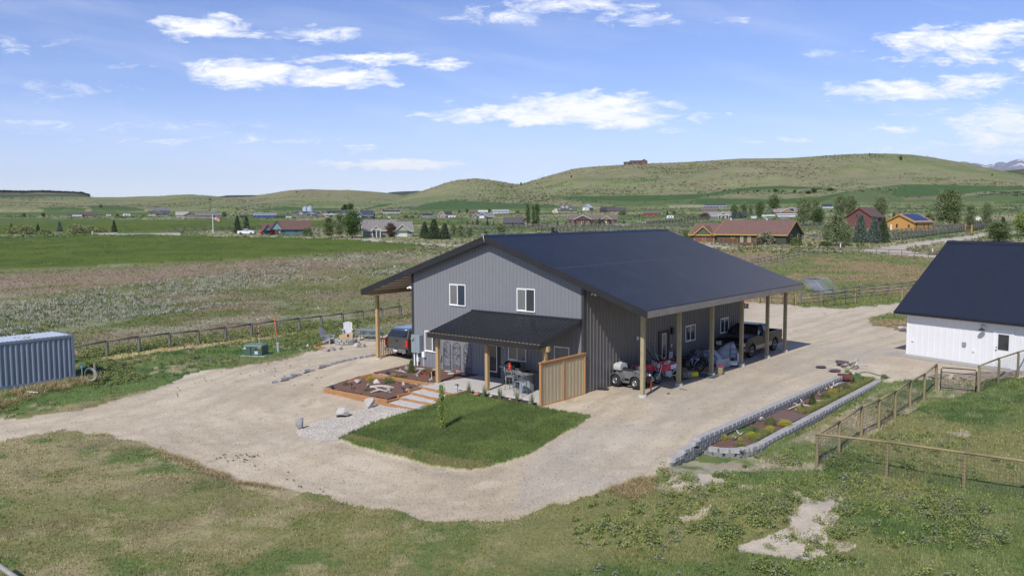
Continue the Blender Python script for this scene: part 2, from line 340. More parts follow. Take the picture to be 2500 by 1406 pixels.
def classes():
    jx = np.clip(25./np.maximum(GD, 12), .05, 1.5)
    JX = GPX+jit(60, 2.2, 11)*jx; JY = GPY+jit(46, 2.2, 12)*jx
    sx = GPX+jit(16, .8, 21)*jx; sy = GPY+jit(10, .8, 22)*jx
    c = np.zeros(GX.shape, int)
    c[inpoly(JX, JY, P_GRAVEL)] = 1; c[inpoly(JX, JY, P_PEB) & (c == 1)] = 2; c[inpoly(sx, sy, P_LAWN)] = 3
    ha, hb = wb(GX, GY); hb2 = (hb > -8.2) & (hb < 12.6)
    c[hb2 & (ha > 13) & (ha < 16.4)] = 1; c[hb2 & (ha >= 16.4) & (ha < 24)] = 0
    far = GD > 100
    wx = GPX+(fbm(GX, GY, 12, 3, 31)-.5)*12; wy = GPY+(fbm(GX, GY, 12, 3, 32)-.5)*3*(GD < 300)
    for P in (P_F1, P_F2, P_F3): c[inpoly(wx, wy, P) & far] = 4
    for P in P_ROADS: c[inpoly(GPX+(fbm(GX, GY, 5, 3, 33)-.5)*8, GPY+(fbm(GX, GY, 5, 3, 34)-.5)*1.2, P) & far] = 5
    return c
GC = classes()
def mixv(a, b, t): return a*(1-t[..., None])+b*t[..., None]
def C3(r, g, b): return np.array([r, g, b], float)
def pmask(P, jx=30, jy=14, sc=1.6, s=50):
    k = np.clip(25./np.maximum(GD, 12), .05, 1.5)
    return inpoly(GPX+jit(jx*2, sc, s)*k, GPY+jit(jy*2, sc, s+1)*k, P).astype(float)
def colours():
    X, Y, D = GX, GY, GD; n1 = fbm(X, Y, 9, 5, 1, .6); n2 = fbm(X, Y, 2.2, 5, 2, .62); n3 = fbm(X, Y, .7, 4, 3, .65); n4 = fbm(X, Y, 30, 4, 4, .55); n5 = fbm(X, Y, 60, 4, 6, .5)
    dry = C3(.285, .245, .130); olive = C3(.190, .190, .075); green = C3(.105, .155, .045); deep = C3(.060, .110, .030); tan_ = C3(.42, .35, .21); pink = C3(.255, .180, .130); pale = C3(.36, .36, .25); soil = C3(.42, .36, .28)
    g = mixv(np.broadcast_to(dry, X.shape+(3,)), olive, sst(.38, .54, n1*.5+n2*.5)); g = mixv(g, green, sst(.50, .62, n2*.6+n3*.4)*.85)
    g = mixv(g, tan_*.85, sst(.60, .74, fbm(X, Y, 1.1, 5, 8, .68))*.6); g = mixv(g, dry*.62, sst(.58, .68, fbm(X, Y, 3.6, 4, 9, .6))*.5)
    # greener toward the right, dry toward the left
    rt = sst(900, 1500, GPX)*(D < 60); gr = mixv(np.broadcast_to(green, X.shape+(3,)), deep, sst(.48, .62, n2)); gr = mixv(gr, olive, sst(.45, .6, n1)); gr = mixv(gr, dry, sst(.60, .72, n2*.5+n3*.5)*.5)
    g = mixv(g, gr, rt*.85)
    # bare sandy patches
    for P, a in (([(1800,1335),(1880,1300),(1930,1280),(1950,1230),(1940,1200),(2010,1195),(2060,1215),(2050,1245),(2030,1290),(2010,1325),(2100,1340),(1960,1365),(1800,1350)], 1.), ([(1630,1180),(1640,1165),(1760,1160),(1770,1175),(1700,1192),(1640,1195)], .95), ([(1560,1185),(1760,1185),(1900,1190),(1950,1205),(1780,1200),(1640,1205)], .6), ([(1655,1270),(1740,1240),(1720,1265),(1660,1280)], .7),
                 ([(1600,1120),(1680,1120),(1760,1130),(1990,1130),(2000,1150),(1900,1140),(1700,1165),(1600,1165)], .55), ([(2300,1055),(2370,1052),(2360,1065)], .6)):
        m = pmask(P)*a*sst(.36, .52, n3*.6+n2*.4); g = mixv(g, C3(.49, .425, .33), m)
    m = pmask([(1700,1140),(1860,1110),(2000,1040),(2160,945),(2270,955),(2290,925),(2400,925),(2400,950),(2260,985),(2050,1105),(1990,1150),(1760,1150)], 14, 8)*.75*sst(.36, .55, n2*.6+n3*.4); g = mixv(g, C3(.36, .30, .22), m)
    m = pmask([(1480,1200),(1520,1170),(1600,1165),(1590,1200),(1540,1220)], 20, 10)*.8; g = mixv(g, C3(.30, .22, .13), m*.8)
    m = pmask([(380,1090),(420,1105),(560,1150),(660,1185),(740,1200),(700,1220),(560,1180),(400,1120)], 30, 10)*.75; g = mixv(g, tan_*.9, m)
    # strip of garden ground left, between drive and long fence
    m = pmask([(-400,1050),(0,1020),(400,945),(520,905),(760,855),(1010,825),(1010,760),(190,870),(-400,900)], 10, 6); g2 = mixv(np.broadcast_to(green*1.05, X.shape+(3,)), deep, sst(.5, .62, n2)); g2 = mixv(g2, olive, sst(.5, .65, n1)*.7); g2 = mixv(g2, tan_, sst(.58, .68, n3*.5+n2*.5)*.7); g = mixv(g, g2, m)
    m = pmask([(240,885),(370,862),(600,835),(800,805),(1010,782),(1010,772),(790,796),(520,828),(250,875)], 14, 5)*.85; g = mixv(g, C3(.50, .40, .20), m)
    # meadow behind the fence and far
    far = sst(62, 74, D); mid = mixv(np.broadcast_to(C3(.190, .190, .085), X.shape+(3,)), C3(.125, .150, .045), sst(.42, .6, n1)); mid = mixv(mid, pink, sst(.50, .60, fbm(X, Y*1.0, 14, 4, 41, .55))*.6)
    mid = mixv(mid, pale, sst(.55, .7, fbm(X, Y, 5, 4, 42, .6))*.45); mid = mixv(mid, C3(.21, .19, .08), sst(.5, .65, n4)*.4)
    g = mixv(g, mid, far*(GPX < 1560)+0*far); rp = far*(GPX >= 1560)
    mr = mixv(np.broadcast_to(C3(.150, .175, .055), X.shape+(3,)), C3(.26, .20, .10), sst(.46, .58, n1)); mr = mixv(mr, pink*1.05, sst(.52, .64, n4)*.7)
    g = mixv(g, mr, rp*sst(230, 160, D)); 
    # pink band below the field
    m = inpoly(GPX, GPY+(n4-.5)*30, [(-600,672),(0,668),(300,660),(620,640),(900,632),(930,640),(700,660),(420,690),(150,715),(-600,735)]).astype(float)*far; g = mixv(g, pink*1.08, m*.75*sst(.3, .5, n2))
    vf = sst(150, 230, D); v = mixv(np.broadcast_to(C3(.205, .215, .105), X.shape+(3,)), C3(.115, .160, .055), sst(.45, .56, n4)); v = mixv(v, C3(.33, .30, .17), sst(.54, .64, n5)*.6); v = mixv(v, C3(.08, .13, .035), sst(.62, .66, fbm(X, Y, 45, 3, 46))*.6)
    g = mixv(g, v, vf)
    out = g
    TP = [[(-300,1065),(0,1045),(300,1010),(520,1040),(700,1110),(950,1180),(1200,1205),(1400,1150),(1530,1060),(1700,960),(1900,850),(2150,770),(2400,740)],[(250,1020),(450,965),(650,905),(800,880),(930,872)],[(600,1060),(560,1000),(640,940),(760,900)],[(1500,1090),(1620,1000),(1900,900),(2150,830),(2260,770)]]
    trk = np.zeros(X.shape)
    for ti, tp in enumerate(TP):
        W_ = [_g0(px, py, -.4) for px, py in tp]; best = np.full(X.shape, 1e9); sg = np.zeros(X.shape)
        for (x0, y0, _), (x1, y1, _) in zip(W_[:-1], W_[1:]):
            dx, dy = x1-x0, y1-y0; L2 = dx*dx+dy*dy; t_ = np.clip(((X-x0)*dx+(Y-y0)*dy)/L2, 0, 1); ex = X-x0-t_*dx; ey = Y-y0-t_*dy; dd = np.hypot(ex, ey); m_ = dd < best; best = np.where(m_, dd, best); sg = np.where(m_, np.sign(ex*dy-ey*dx)*dd, sg)
        sg = sg+(fbm(X, Y, 7, 3, 63+ti)-.5)*1.6
        for o_ in (-2.6, -1.0, .7, 2.3): trk = np.maximum(trk, np.exp(-((sg-o_)/.28)**2)*(.55+.45*vnoise(X/2.5, Y/2.5, 65)))
    k = GC == 1; gv = mixv(np.broadcast_to(C3(.555, .485, .395), X.shape+(3,)), C3(.465, .400, .318), sst(.42, .60, n1)*.75); gv = mixv(gv, C3(.60, .53, .43), sst(.50, .62, n2)*.55)
    gv = mixv(gv, C3(.30, .26, .16), sst(.66, .72, n2*.5+n3*.5)*.4)
    a, b = wb(X, Y); tr = sst(.5, .62, fbm(a*2.0, b*.35, 2.0, 4, 61, .6)); gv = mixv(gv, C3(.40, .33, .245), tr*.25); gv = mixv(gv, C3(.40, .345, .27), trk*.6); gv = gv*np.array([.99, .965, .875]); gv = gv*(1-.06*sst(.52, .64, n3)[..., None])
    ed = pmask([(1500,940),(2000,800),(2200,850),(2060,905),(1722,1050),(1660,1110),(1500,1180),(1250,1250),(1290,1130),(1440,1020)], 4, 4); gv = mixv(gv, C3(.41, .375, .32), ed*.5*sst(.35, .6, n1))
    out[k] = gv[k]
    k = GC == 2; out[k] = (mixv(np.broadcast_to(C3(.54, .50, .44), X.shape+(3,)), C3(.36, .33, .29), sst(.4, .62, n3)))[k]
    k = GC == 3; lw = mixv(np.broadcast_to(C3(.125, .170, .040), X.shape+(3,)), C3(.085, .125, .030), sst(.42, .6, n2)); lw = mixv(lw, C3(.125, .165, .032), sst(.56, .7, n1)*.5)
    e = pmask([(815,1078),(850,1062),(960,1090),(1100,1122),(1200,1128),(1220,1145),(1100,1160),(950,1130)], 14, 7); lw = mixv(lw, C3(.30, .26, .10), e*.55*sst(.4, .55, n2)); out[k] = lw[k]
    k = GC == 4; cr = mixv(np.broadcast_to(C3(.105, .145, .024), X.shape+(3,)), C3(.080, .118, .022), sst(.4, .6, n1)); cr = mixv(cr, C3(.125, .155, .035), sst(.55, .7, fbm(X, Y, 3, 4, 71))*.5); cr = mixv(cr, C3(.098, .150, .05), sst(400, 700, D)*.6); out[k] = cr[k]
    k = GC == 5; out[k] = (C3(.46, .405, .33)*(0.85+.3*n1[..., None]))[k]
    return out
GCOL = colours()
M('m_ground', None, .95, attr='col', var=.22, scale=1.3, var2=.22, bump=1, bscale=9., spec=.2)
M('m_gravel', None, .95, attr='col', var=.10, scale=2., var2=.20, bump=.8, bscale=22., spec=.2)
M('m_pebble', None, .9, attr='col', var=.2, scale=9., var2=.35, bump=1., bscale=14., spec=.3)
M('m_lawn', None, .9, attr='col', var=.25, scale=5., var2=.3, bump=1, bscale=14., spec=.2)
M('m_crop', None, .95, attr='col', var=.18, scale=.6, var2=.3, bump=1, bscale=3., spec=.1)
def sheets():
    ny, nx = GX.shape; idx = np.arange(ny*nx).reshape(ny, nx)
    Fq = np.stack([idx[:-1, :-1], idx[:-1, 1:], idx[1:, 1:], idx[1:, :-1]], -1).reshape(-1, 4)
    fc = GC[:-1, :-1].reshape(-1)
    Z = GZ.copy(); Z += np.where(GC == 3, .035+.03*fbm(GX, GY, .5, 3, 81), 0); Z += np.where(GC == 4, .25*(GD > 100)*(.7+.5*fbm(GX, GY, 2, 3, 82)), 0)
    Z -= np.where(GC == 1, .02, 0)
    V = np.stack([GX, GY, Z], -1).reshape(-1, 3); Cc = GCOL.reshape(-1, 3)
    names = ['meadow', 'gravel_driveway', 'pebble_path', 'lawn', 'crop_field', 'road']; ms = ['m_ground', 'm_gravel', 'm_pebble', 'm_lawn', 'm_crop', 'm_gravel']
    for c in range(6):
        f = Fq[fc == c]
        if not len(f): continue
        u, inv = np.unique(f, return_inverse=True); o = bulk(names[c], V[u], inv.reshape(-1, 4), MATS[ms[c]], Cc[u]); o['kind'] = 'structure'
        o.data.polygons.foreach_set('use_smooth', np.ones(len(f), bool))
sheets()
# ground behind the viewpoint
V = []; n = 40
for i, r in enumerate((0.5, 6.3)):
    for k in range(n): V.append((r*sin(2*pi*k/n), r*cos(2*pi*k/n), -1.1))
for r in (400, 9000):
    for k in range(n): V.append((r*sin(2*pi*k/n), r*cos(2*pi*k/n), -1.1))
ff = [(j*n+k, j*n+(k+1) % n, (j+1)*n+(k+1) % n, (j+1)*n+k) for j in (0, 1, 2) for k in range(n) if j < 1 or cos(2*pi*(k+.5)/n) < .62]
o = bulk('ground', np.array(V), np.array(ff), M('m_back', (.2, .2, .09), .95)); o['kind'] = 'structure'
# ------------------------------------------------------------------ hills
def hill(name, sky, d0, d1, y0, pal, seed, back=900, nt=70, ease=1.0, crops=(), step=4, rough=1.0, mat='m_hill'):
    sk = np.array(sky, float); px = np.arange(sk[0, 0], sk[-1, 0]+.1, step); ys = np.interp(px, sk[:, 0], sk[:, 1])
    ker = np.array([1, 2, 3, 2, 1.])/9; ysp = np.pad(ys, 2, mode='edge'); ys = np.convolve(ysp, ker, 'valid') if mat == 'm_hill' else ys
    az = np.arctan((px-1250)/F); t = np.linspace(0, 1, nt); T, A = np.meshgrid(t, az, indexing='ij'); PX = np.broadcast_to(px, T.shape)
    Yb = np.interp(px, *zip(*y0)) if isinstance(y0, (list, tuple)) else np.full(px.shape, float(y0))
    D = d0+(d1-d0)*T; YI = Yb+(ys-Yb)*T**ease; hz = 521.5-.0042*(PX-1250)
    X = np.sin(A)*D; Y = np.cos(A)*D; Z = H+(hz-YI)/F*Y
    amp = rough*np.sin(np.clip(T, 0, 1)*pi)**.7
    Z = Z+((fbm(X, Y, 260, 4, seed, .5)-.5)*36-np.abs(fbm(X, Y, 170, 3, seed+9)-.5)*-26)*amp*np.clip((Z-5)/60, 0, 1)
    # back slope
    tb = np.linspace(.08, 1, 8); Tb, Ab = np.meshgrid(tb, az, indexing='ij'); Db = d1+back*Tb; Xb = np.sin(Ab)*Db; Yb2 = np.cos(Ab)*Db; Zb = Z[-1][None]-(Z[-1][None]+20)*Tb**1.6
    X = np.vstack([X, Xb]); Y = np.vstack([Y, Yb2]); Z = np.vstack([Z, Zb]); ny, nx = X.shape
    Z[0] -= 12
    IX, IY = projN(X, Y, Z)
    n1 = fbm(X, Y, 110, 5, seed+1, .6); n2 = fbm(X, Y, 28, 4, seed+2, .6); n3 = fbm(X, Y, 400, 3, seed+3)
    c = mixv(np.broadcast_to(C3(*pal[0]), X.shape+(3,)), C3(*pal[1]), sst(.42, .6, n1)); c = mixv(c, C3(*pal[2]), sst(.54, .68, n2*.55+n1*.45)*.8); c = mixv(c, C3(*pal[3]), sst(.5, .62, n3*.6+n2*.4)*.7)
    for P, cc, am in crops: 
        m = inpoly(IX+(n1-.5)*18, IY+(n2-.5)*2.5, P).astype(float)*am; c = mixv(c, C3(*cc)*1.0, m); 
    idx = np.arange(ny*nx).reshape(ny, nx); Fq = np.stack([idx[:-1, :-1], idx[:-1, 1:], idx[1:, 1:], idx[1:, :-1]], -1).reshape(-1, 4)
    o = bulk(name, np.stack([X, Y, Z], -1).reshape(-1, 3), Fq, MATS[mat], c.reshape(-1, 3)); o['kind'] = 'structure'
    o.data.polygons.foreach_set('use_smooth', np.ones(len(Fq), bool)); return o
M('m_hill', None, .98, attr='col', var=.2, scale=.05, var2=.35, spec=.05)
M('m_wood', None, .98, attr='col', var=.3, scale=.02, var2=.5, spec=.02)
GRASSY = [(.215, .228, .112), (.160, .195, .078), (.185, .198, .155), (.240, .218, .125)]
GR = (.062, .115, .040); GR2 = (.095, .140, .055); PL = (.28, .27, .17)
hill('hill', [(-700,486),(0,484),(120,482),(230,482),(300,482),(358,480),(399,480.5),(440,478),(474,476.5),(512,478.5),(545,482.5),(600,486),(760,492)], 1300, 2300, [(-700,511),(300,511),(620,513),(760,512)], GRASSY, 101, step=3,
  crops=[([(390-300,508),(150,505),(215,510),(140,512),(90,510)], GR, .9), ([(215,503),(285,501),(360,512),(420,514),(300,518),(230,514)], GR, .9)])
hill('hill', [(520,491),(560,484),(618,482),(660,475),(712,466),(760,463),(860,466),(940,472),(986,478),(1040,488),(1100,500)], 1150, 1900, [(520,508),(700,514),(1100,514)], GRASSY, 102, step=3,
  crops=[([(600,514),(700,504),(745,507),(830,509),(900,514),(700,518)], GR, .9), ([(870,513),(930,500),(975,495),(1040,498),(1100,507),(1100,520),(880,518)], GR, .9)])
hill('hill', [(900,508),(946,493),(986,478),(1020,470),(1040,464.5),(1091,447),(1125,440),(1163,436),(1219,443),(1250,449),(1273,451.5),(1330,460),(1400,480),(1450,500)], 1050, 1600, [(900,513),(1450,512)], GRASSY, 103, step=3, crops=[([(1000,512),(1040,498),(1110,489),(1250,497),(1450,505),(1450,520),(1000,520)], GR, .9)])
hill('hill', [(2200,470),(2330,440),(2420,420),(2448,418),(2500,413),(2700,400),(3000,420)], 2000, 2700, 500, [(.10,.12,.055),(.075,.10,.045),(.16,.15,.1),(.12,.13,.07)], 105, step=4)
hill('hill', [(1020,509),(1080,498),(1127,488),(1200,472),(1273,451),(1300,442),(1327,434),(1398,414),(1437,409),(1526,403.5),(1600,400),(1640,399),(1680,397),(1806,389),(1917,388),(2050,379.5),(2124,377),(2180,377.5),(2223,380),(2269,386),(2349,400),(2448,420),(2500,431),(2700,470),(2900,490)], 900, 1550, [(1020,512),(1300,510),(1700,503),(2100,497),(2500,492),(2900,492)], GRASSY, 104, step=3, nt=160, ease=.92,
  crops=[([(1040,498),(1100,489),(1160,492),(1330,500),(1400,505),(1530,508),(1530,520),(1000,520)], GR, .9), ([(1340,481),(1500,478),(1640,476),(1720,473),(1800,459),(1900,453),(2020,458),(2060,464),(1900,462),(1800,470),(1730,483),(1760,487),(1900,487),(2000,480),(2100,462),(2200,450),(2300,451),(2500,456),(2900,470),(2900,530),(1500,530),(1500,500),(1400,492)], GR2, .85),
         ([(1340,481),(1500,478),(1640,476),(1720,474),(1800,460),(1900,454),(2000,459),(1870,461),(1790,468),(1720,478),(1700,486),(1560,492),(1420,488)], GR, .9), ([(1700,487),(1760,484),(1900,487),(2000,481),(2060,470),(2080,468),(2000,495),(1850,500),(1700,498)], GR, .8), ([(2180,470),(2200,450),(2300,451),(2500,457),(2900,470),(2900,478),(2500,466),(2330,476),(2280,482),(2180,480)], GR, .8),
         ([(2340,500),(2420,492),(2500,490),(2900,490),(2900,525),(2380,528),(2330,520),(2250,530),(2210,522),(2280,505)], GR, .85), ([(2175,500),(2290,503),(2280,515),(2170,525),(2100,515)], PL, .8), ([(2200,482),(2280,478),(2290,486),(2210,490)], (.19,.17,.11), .7), ([(2320,476),(2400,468),(2500,464),(2500,466),(2400,474),(2330,482)], PL, .6), ([(1630,499),(1900,502),(1900,507),(1640,504)], PL, .6)])
hill('hill', [(-700,468),(0,468.5),(60,470),(110,469),(160,471),(205,472),(222,477),(232,484),(260,494)], 2400, 2700, 500, [(.17,.16,.10),(.12,.11,.07),(.19,.15,.12),(.14,.12,.09)], 107, step=2, nt=40, crops=[([(-700,471),(0,475),(205,474),(215,479),(0,482),(-700,483)], (.06,.10,.06), .9)])
hill('mountain_ridge', [(380,500),(520,483),(560,477.5),(600,477),(640,477),(700,480),(860,482),(940,474),(955,470),(985,468),(1005,467.5),(1020,466.5),(1060,469),(1110,478),(1160,500)], 7000, 9000, 505, [(.035,.055,.045),(.03,.05,.04),(.05,.06,.05),(.04,.055,.05)], 108, back=3000, step=2, nt=16, mat='m_wood')
# ------------------------------------------------------------------ distant mountains with snow
def mountains():
    sk = [(2290,402),(2310,399),(2330,398),(2343,396),(2352,397),(2362,400),(2375,400),(2388,403),(2400,406),(2410,402),(2418,404),(2424,399),(2432,397),(2440,397),(2448,400),(2460,395),(2470,392),(2478,390),(2484,388.5),(2492,391),(2505,396),(2520,392),(2540,400),(2580,396),(2640,404),(2800,410)]
    o = hill('mountains', sk, 19000, 24000, 470, [(.20,.20,.24),(.16,.17,.21),(.22,.21,.24),(.18,.18,.22)], 109, back=6000, step=1, nt=60, rough=0, mat='m_mount')
M('m_mount', None, .95, attr='col', var=.3, scale=.004, var2=.3, spec=.05, dirt=((.85, .87, .92), .0022, .53, 9.))
mountains()
# ================================================================== materials of the near things
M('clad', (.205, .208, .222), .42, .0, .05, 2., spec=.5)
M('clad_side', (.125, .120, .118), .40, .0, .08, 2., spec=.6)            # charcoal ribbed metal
M('clad_dark', (.040, .040, .044), .40, .0, .06, 3., spec=.5)
M('roofm', (.010, .019, .042), .40, 0, .22, .7, spec=.32, stretch=(.35, 1, 1), dirt=((.035, .045, .065), .7, .52, 1.6))
M('roofm_porch', (.030, .032, .038), .26, .1, .1, .8, spec=.5)
M('fascia', (.022, .022, .025), .38, 0, .25, 1.4, bump=1, bscale=3.)
M('fascia_side', (.27, .235, .195), .5, 0, .22, 2.2, bump=1, bscale=4., stretch=(1, 1, 1))
M('post_wood', (.43, .30, .14), .75, 0, .20, 3., stretch=(6, 6, .6), dirt=((.24, .17, .09), 2.5, .56, 2.))
M('post_grey', (.36, .30, .17), .8, 0, .20, 3., stretch=(6, 6, .6), dirt=((.20, .16, .10), 2., .5, 2.5))
M('beam', (.40, .24, .10), .75, 0, .2, 3., stretch=(1, 6, 6))
M('cedar', (.50, .245, .085), .7, 0, .22, 3., stretch=(5, 5, 5), bump=.5)
M('picket', (.50, .41, .25), .75, 0, .22, 2.4, stretch=(7, 7, .7), dirt=((.34, .25, .12), 5., .6, 2.5))
M('timber', (.40, .205, .085), .8, 0, .25, 3., dirt=((.20, .12, .07), 1.6, .5, 2.5), bump=.6)
M('conc', (.52, .50, .46), .85, 0, .07, 1.6, dirt=((.40, .36, .30), 1.3, .56, 2.), bump=.3)
M('white_trim', (.80, .80, .79), .45, 0, .03)
M('glass', (.035, .04, .045), .06, 0, .3, .8, spec=.9)
M('curtain', (.17, .17, .16), .3, 0, .3, 2., stretch=(14, 14, .3), coat=.5)
M('curtain_dark', (.03, .04, .06), .4, 0, .5, 2., stretch=(14, 14, .3), coat=.5)
M('black', (.018, .018, .019), .5, 0, .1)
M('black_gloss', (.012, .012, .014), .15, 0, .1, coat=.6)
M('steel', (.45, .46, .48), .32, .8, .15, 3.)
M('galv', (.38, .40, .43), .45, .5, .15, 2.)
M('meter', (.24, .29, .31), .5, 0, .05)
M('soffit', (.44, .38, .31), .5, .0, .15, 3.)
M('white_paint', (.82, .83, .84), .5, 0, .03)
M('rubber', (.022, .022, .023), .8, 0, .2, 8.)
# ================================================================== the barn-like house
HB = thing('metal_house', 'two storey charcoal metal sided house with blue black ribbed roof, lean-to carports and small porch', 'house', bw(0, 0, 0), YAW)
AE, ZE, B0, B1, AR, ZR, AL = 11.6, 4.44, -1.49, 18.13, 1.68, 7.81, -8.24
WL, WR, WB, WF = -4.36, 7.72, -1.0, 17.6
SLP = (ZR-ZE)/(AE-AR); RT = .16
def zroof(a): return ZR-abs(a-AR)*SLP
def gable_wall(b0, b1, z0=0, ribs=True, sgn=-1):
    m = MB(); zt = lambda a: zroof(a)-RT-.02
    m.prism([(WL, b0, z0), (WR, b0, z0), (WR, b0, zt(WR)), (AR, b0, zt(AR)), (WL, b0, zt(WL))], (0, b1-b0, 0))
    if ribs:
        a = WL+.12; 
        while a < WR-.05:
            bo = min(b0, b1) if sgn < 0 else max(b0, b1)
            m.bx(a-.009, a+.009, bo+sgn*.006-.006, bo+sgn*.006+.006, z0+.02, zt(a)); a += .24
    return m
gable_wall(WB, WB+.15).build('wall', MATS['clad'], HB)
gable_wall(WF-.15, WF, ribs=False).build('wall', MATS['clad'], HB)
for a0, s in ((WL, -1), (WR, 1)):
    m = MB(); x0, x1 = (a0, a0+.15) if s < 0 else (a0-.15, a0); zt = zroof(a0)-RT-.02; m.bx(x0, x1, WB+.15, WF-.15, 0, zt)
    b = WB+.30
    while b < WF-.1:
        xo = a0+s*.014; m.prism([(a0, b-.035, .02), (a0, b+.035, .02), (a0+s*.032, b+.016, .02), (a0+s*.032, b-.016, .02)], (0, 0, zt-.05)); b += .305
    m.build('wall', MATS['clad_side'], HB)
for a0 in (WL, WR):
    m = MB(); s = -1 if a0 == WL else 1; zt = zroof(a0)-RT-.03
    m.bx(a0-s*.11, a0+s*.045, WB-.045, WB-.003, 0, zt); m.bx(a0+s*.004, a0+s*.045, WB-.002, WB+.14, 0, zt)
    m.build('corner_trim', MATS['clad_dark'], HB)
# roof: two planes with standing ribs
for s, ae in ((1, AE), (-1, AL)):
    m = MB(); sgn = 1 if s > 0 else -1
    m.prism([(AR, B0, ZR), (ae, B0, ZE), (ae, B0, ZE-.05), (AR, B0, ZR-.05)], (0, B1-B0, 0))
    b = B0+.1
    while b < B1-.05:
        for bb, w, h in ((b, .045, .046),):
            m.prism([(AR, bb-w*.8, ZR+.001), (AR, bb-w*.35, ZR+h), (AR, bb+w*.35, ZR+h), (AR, bb+w*.8, ZR+.001)], (ae-AR, 0, ZE-ZR))
        b += .2286
    r = m.build('roof', MATS['roofm'], HB)
    if s > 0:
        q = MB(); aa = AR+4.65; z_ = ZR-4.65*SLP
        b = B0+.22
        while b < B1-.2: q.box((aa+.0, b, z_+.006), (.05, .12, .012), ry=math.atan(SLP)); b += .2286
        q.build('roof_seam', MATS['galv'], r)
# ridge cap
m = MB(); m.prism([(AR-.24, B0-.01, ZR-.24*SLP+.045), (AR, B0-.01, ZR+.06), (AR+.24, B0-.01, ZR-.24*SLP+.045), (AR, B0-.01, ZR+.03)], (0, B1-B0+.02, 0)); m.build('ridge_cap', MATS['roofm'], HB)
# fascias: front rakes, back rakes, eaves
for b, sg in ((B0, -1), (B1, 1)):
    for ae in (AE+.03, AL-.03):
        s = 1 if ae > AR else -1; zz = zroof(ae)
        m = MB(); m.prism([(AR, b+sg*.03, ZR+.02), (ae, b+sg*.03, zz+.02), (ae, b+sg*.03, zz-.34), (AR, b+sg*.03, ZR-.34)], (0, -sg*.06, 0)); m.build('rake_fascia', MATS['fascia'], HB)
for ae, s in ((AE, 1), (AL, -1)):
    m = MB(); m.bx(ae+s*.004, ae+s*.035, B0+.035, B1-.035, ZE-.34, ZE-.02); m.build('eave_fascia', MATS['fascia_side' if s > 0 else 'fascia'], HB)
# soffit boards under the carports with purlins
for x0, x1 in ((WR+.03, AE-.05), (AL+.05, WL-.03)):
    m = MB(); m.prism([(x0, B0+.06, zroof(x0)-.19), (x1, B0+.06, zroof(x1)-.19), (x1, B0+.06, zroof(x1)-.21), (x0, B0+.06, zroof(x0)-.21)], (0, B1-B0-.12, 0))
    k = min(x0, x1)+.3
    while k < max(x0, x1): m.bx(k-.02, k+.02, B0+.07, B1-.07, zroof(k)-.26, zroof(k)-.215); k += .6
    m.build('soffit', MATS['soffit'], HB)
# posts and beams of the carports
PB = [0, 3.69, 7.47, 11.37, 15.13, 18.0]
AP = 10.536; AQ = -8.12
for a0, s, mt in ((AP, 1, 'post_grey'), (AQ, -1, 'post_wood')):
    for i, b in enumerate(PB):
        b = b-(.35 if s < 0 else 0)
        zt = zroof(a0)-.48; g = 0.0
        m = MB(); m.box((a0, b, (zt+g)/2+.05), (.185, .185, zt-g-.10)); p = m.build('post', MATS[mt], HB)
        m = MB(); m.cyl((a0, b, -.12), (a0, b, .12), .23, .21, 12); m.build('footing', MATS['conc'], p)
        if s < 0: continue
        m = MB(); m.prism([(WR if s > 0 else WL, b+.06, zroof(WR)-.235), (a0+s*.12, b+.06, zroof(a0+s*.12)-.27), (a0+s*.12, b+.06, zroof(a0+s*.12)-.44), (WR if s > 0 else WL, b+.06, zroof(WR)-.44)], (0, -.12, 0))
        m.build('rafter', MATS['beam'], HB)
    m = MB(); zb = zroof(a0)-(.42 if s > 0 else .27)
    for sx in (-.13, .13): m.bx(a0+sx-.03, a0+sx+.03, -.45 if s > 0 else -1.15, B1-.1, zb-.14, zb+.10)
    m.build('beam', MATS['post_wood'], HB)
def window(par, plane, c, z0, z1, w, split=True, left='curtain', right='glass', t=.055, slider=True):
    """plane 'B' faces -b at b=c[1]; plane 'A' faces +a at a=c[0]"""
    x, b = c
    m = MB(); g1 = MB(); g2 = MB()
    def bb(mm, u0, u1, d0, d1, za, zb):
        if plane == 'B': mm.bx(x+u0, x+u1, b-d1, b-d0, za, zb)
        else: mm.bx(x+d0, x+d1, b+u0, b+u1, za, zb)
    bb(m, -w/2, w/2, .025, .06, z1-t, z1); bb(m, -w/2, w/2, .025, .07, z0, z0+t); bb(m, -w/2, -w/2+t, .025, .058, z0+t, z1-t); bb(m, w/2-t, w/2, .025, .058, z0+t, z1-t)
    if split: bb(m, -.025, .025, .025, .055, z0+t, z1-t)
    bb(m, t-w/2, -.03, .03, .045, z0+t, z0+t+.03); bb(m, t-w/2, -.03, .03, .045, z1-t-.03, z1-t)
    f = m.build('window', MATS['white_trim'], par)
    bb(g1, -w/2+t, -.025 if split else 0, .005, .030, z0+t, z1-t); bb(g2, .025 if split else 0, w/2-t, .005, .030, z0+t, z1-t)
    g1.build('pane', MATS[left], f); g2.build('pane', MATS[right], f); return f
window(HB, 'B', (-.76, WB), 3.87, 5.09, 1.22, right='curtain_dark')
window(HB, 'B', (4.09, WB), 3.87, 5.09, 1.22)
window(HB, 'B', (-2.75, WB), 1.07, 2.29, 1.22)
window(HB, 'B', (3.50, WB), 1.20, 2.05, 1.22, right='curtain')
window(HB, 'B', (6.40, WB), 1.30, 2.24, .96, split=False, right='curtain')
window(HB, 'A', (WR, 10.30), 1.33, 2.30, 1.25, left='glass')
window(HB, 'A', (WR, 14.95), 1.32, 2.30, 1.22, left='glass')
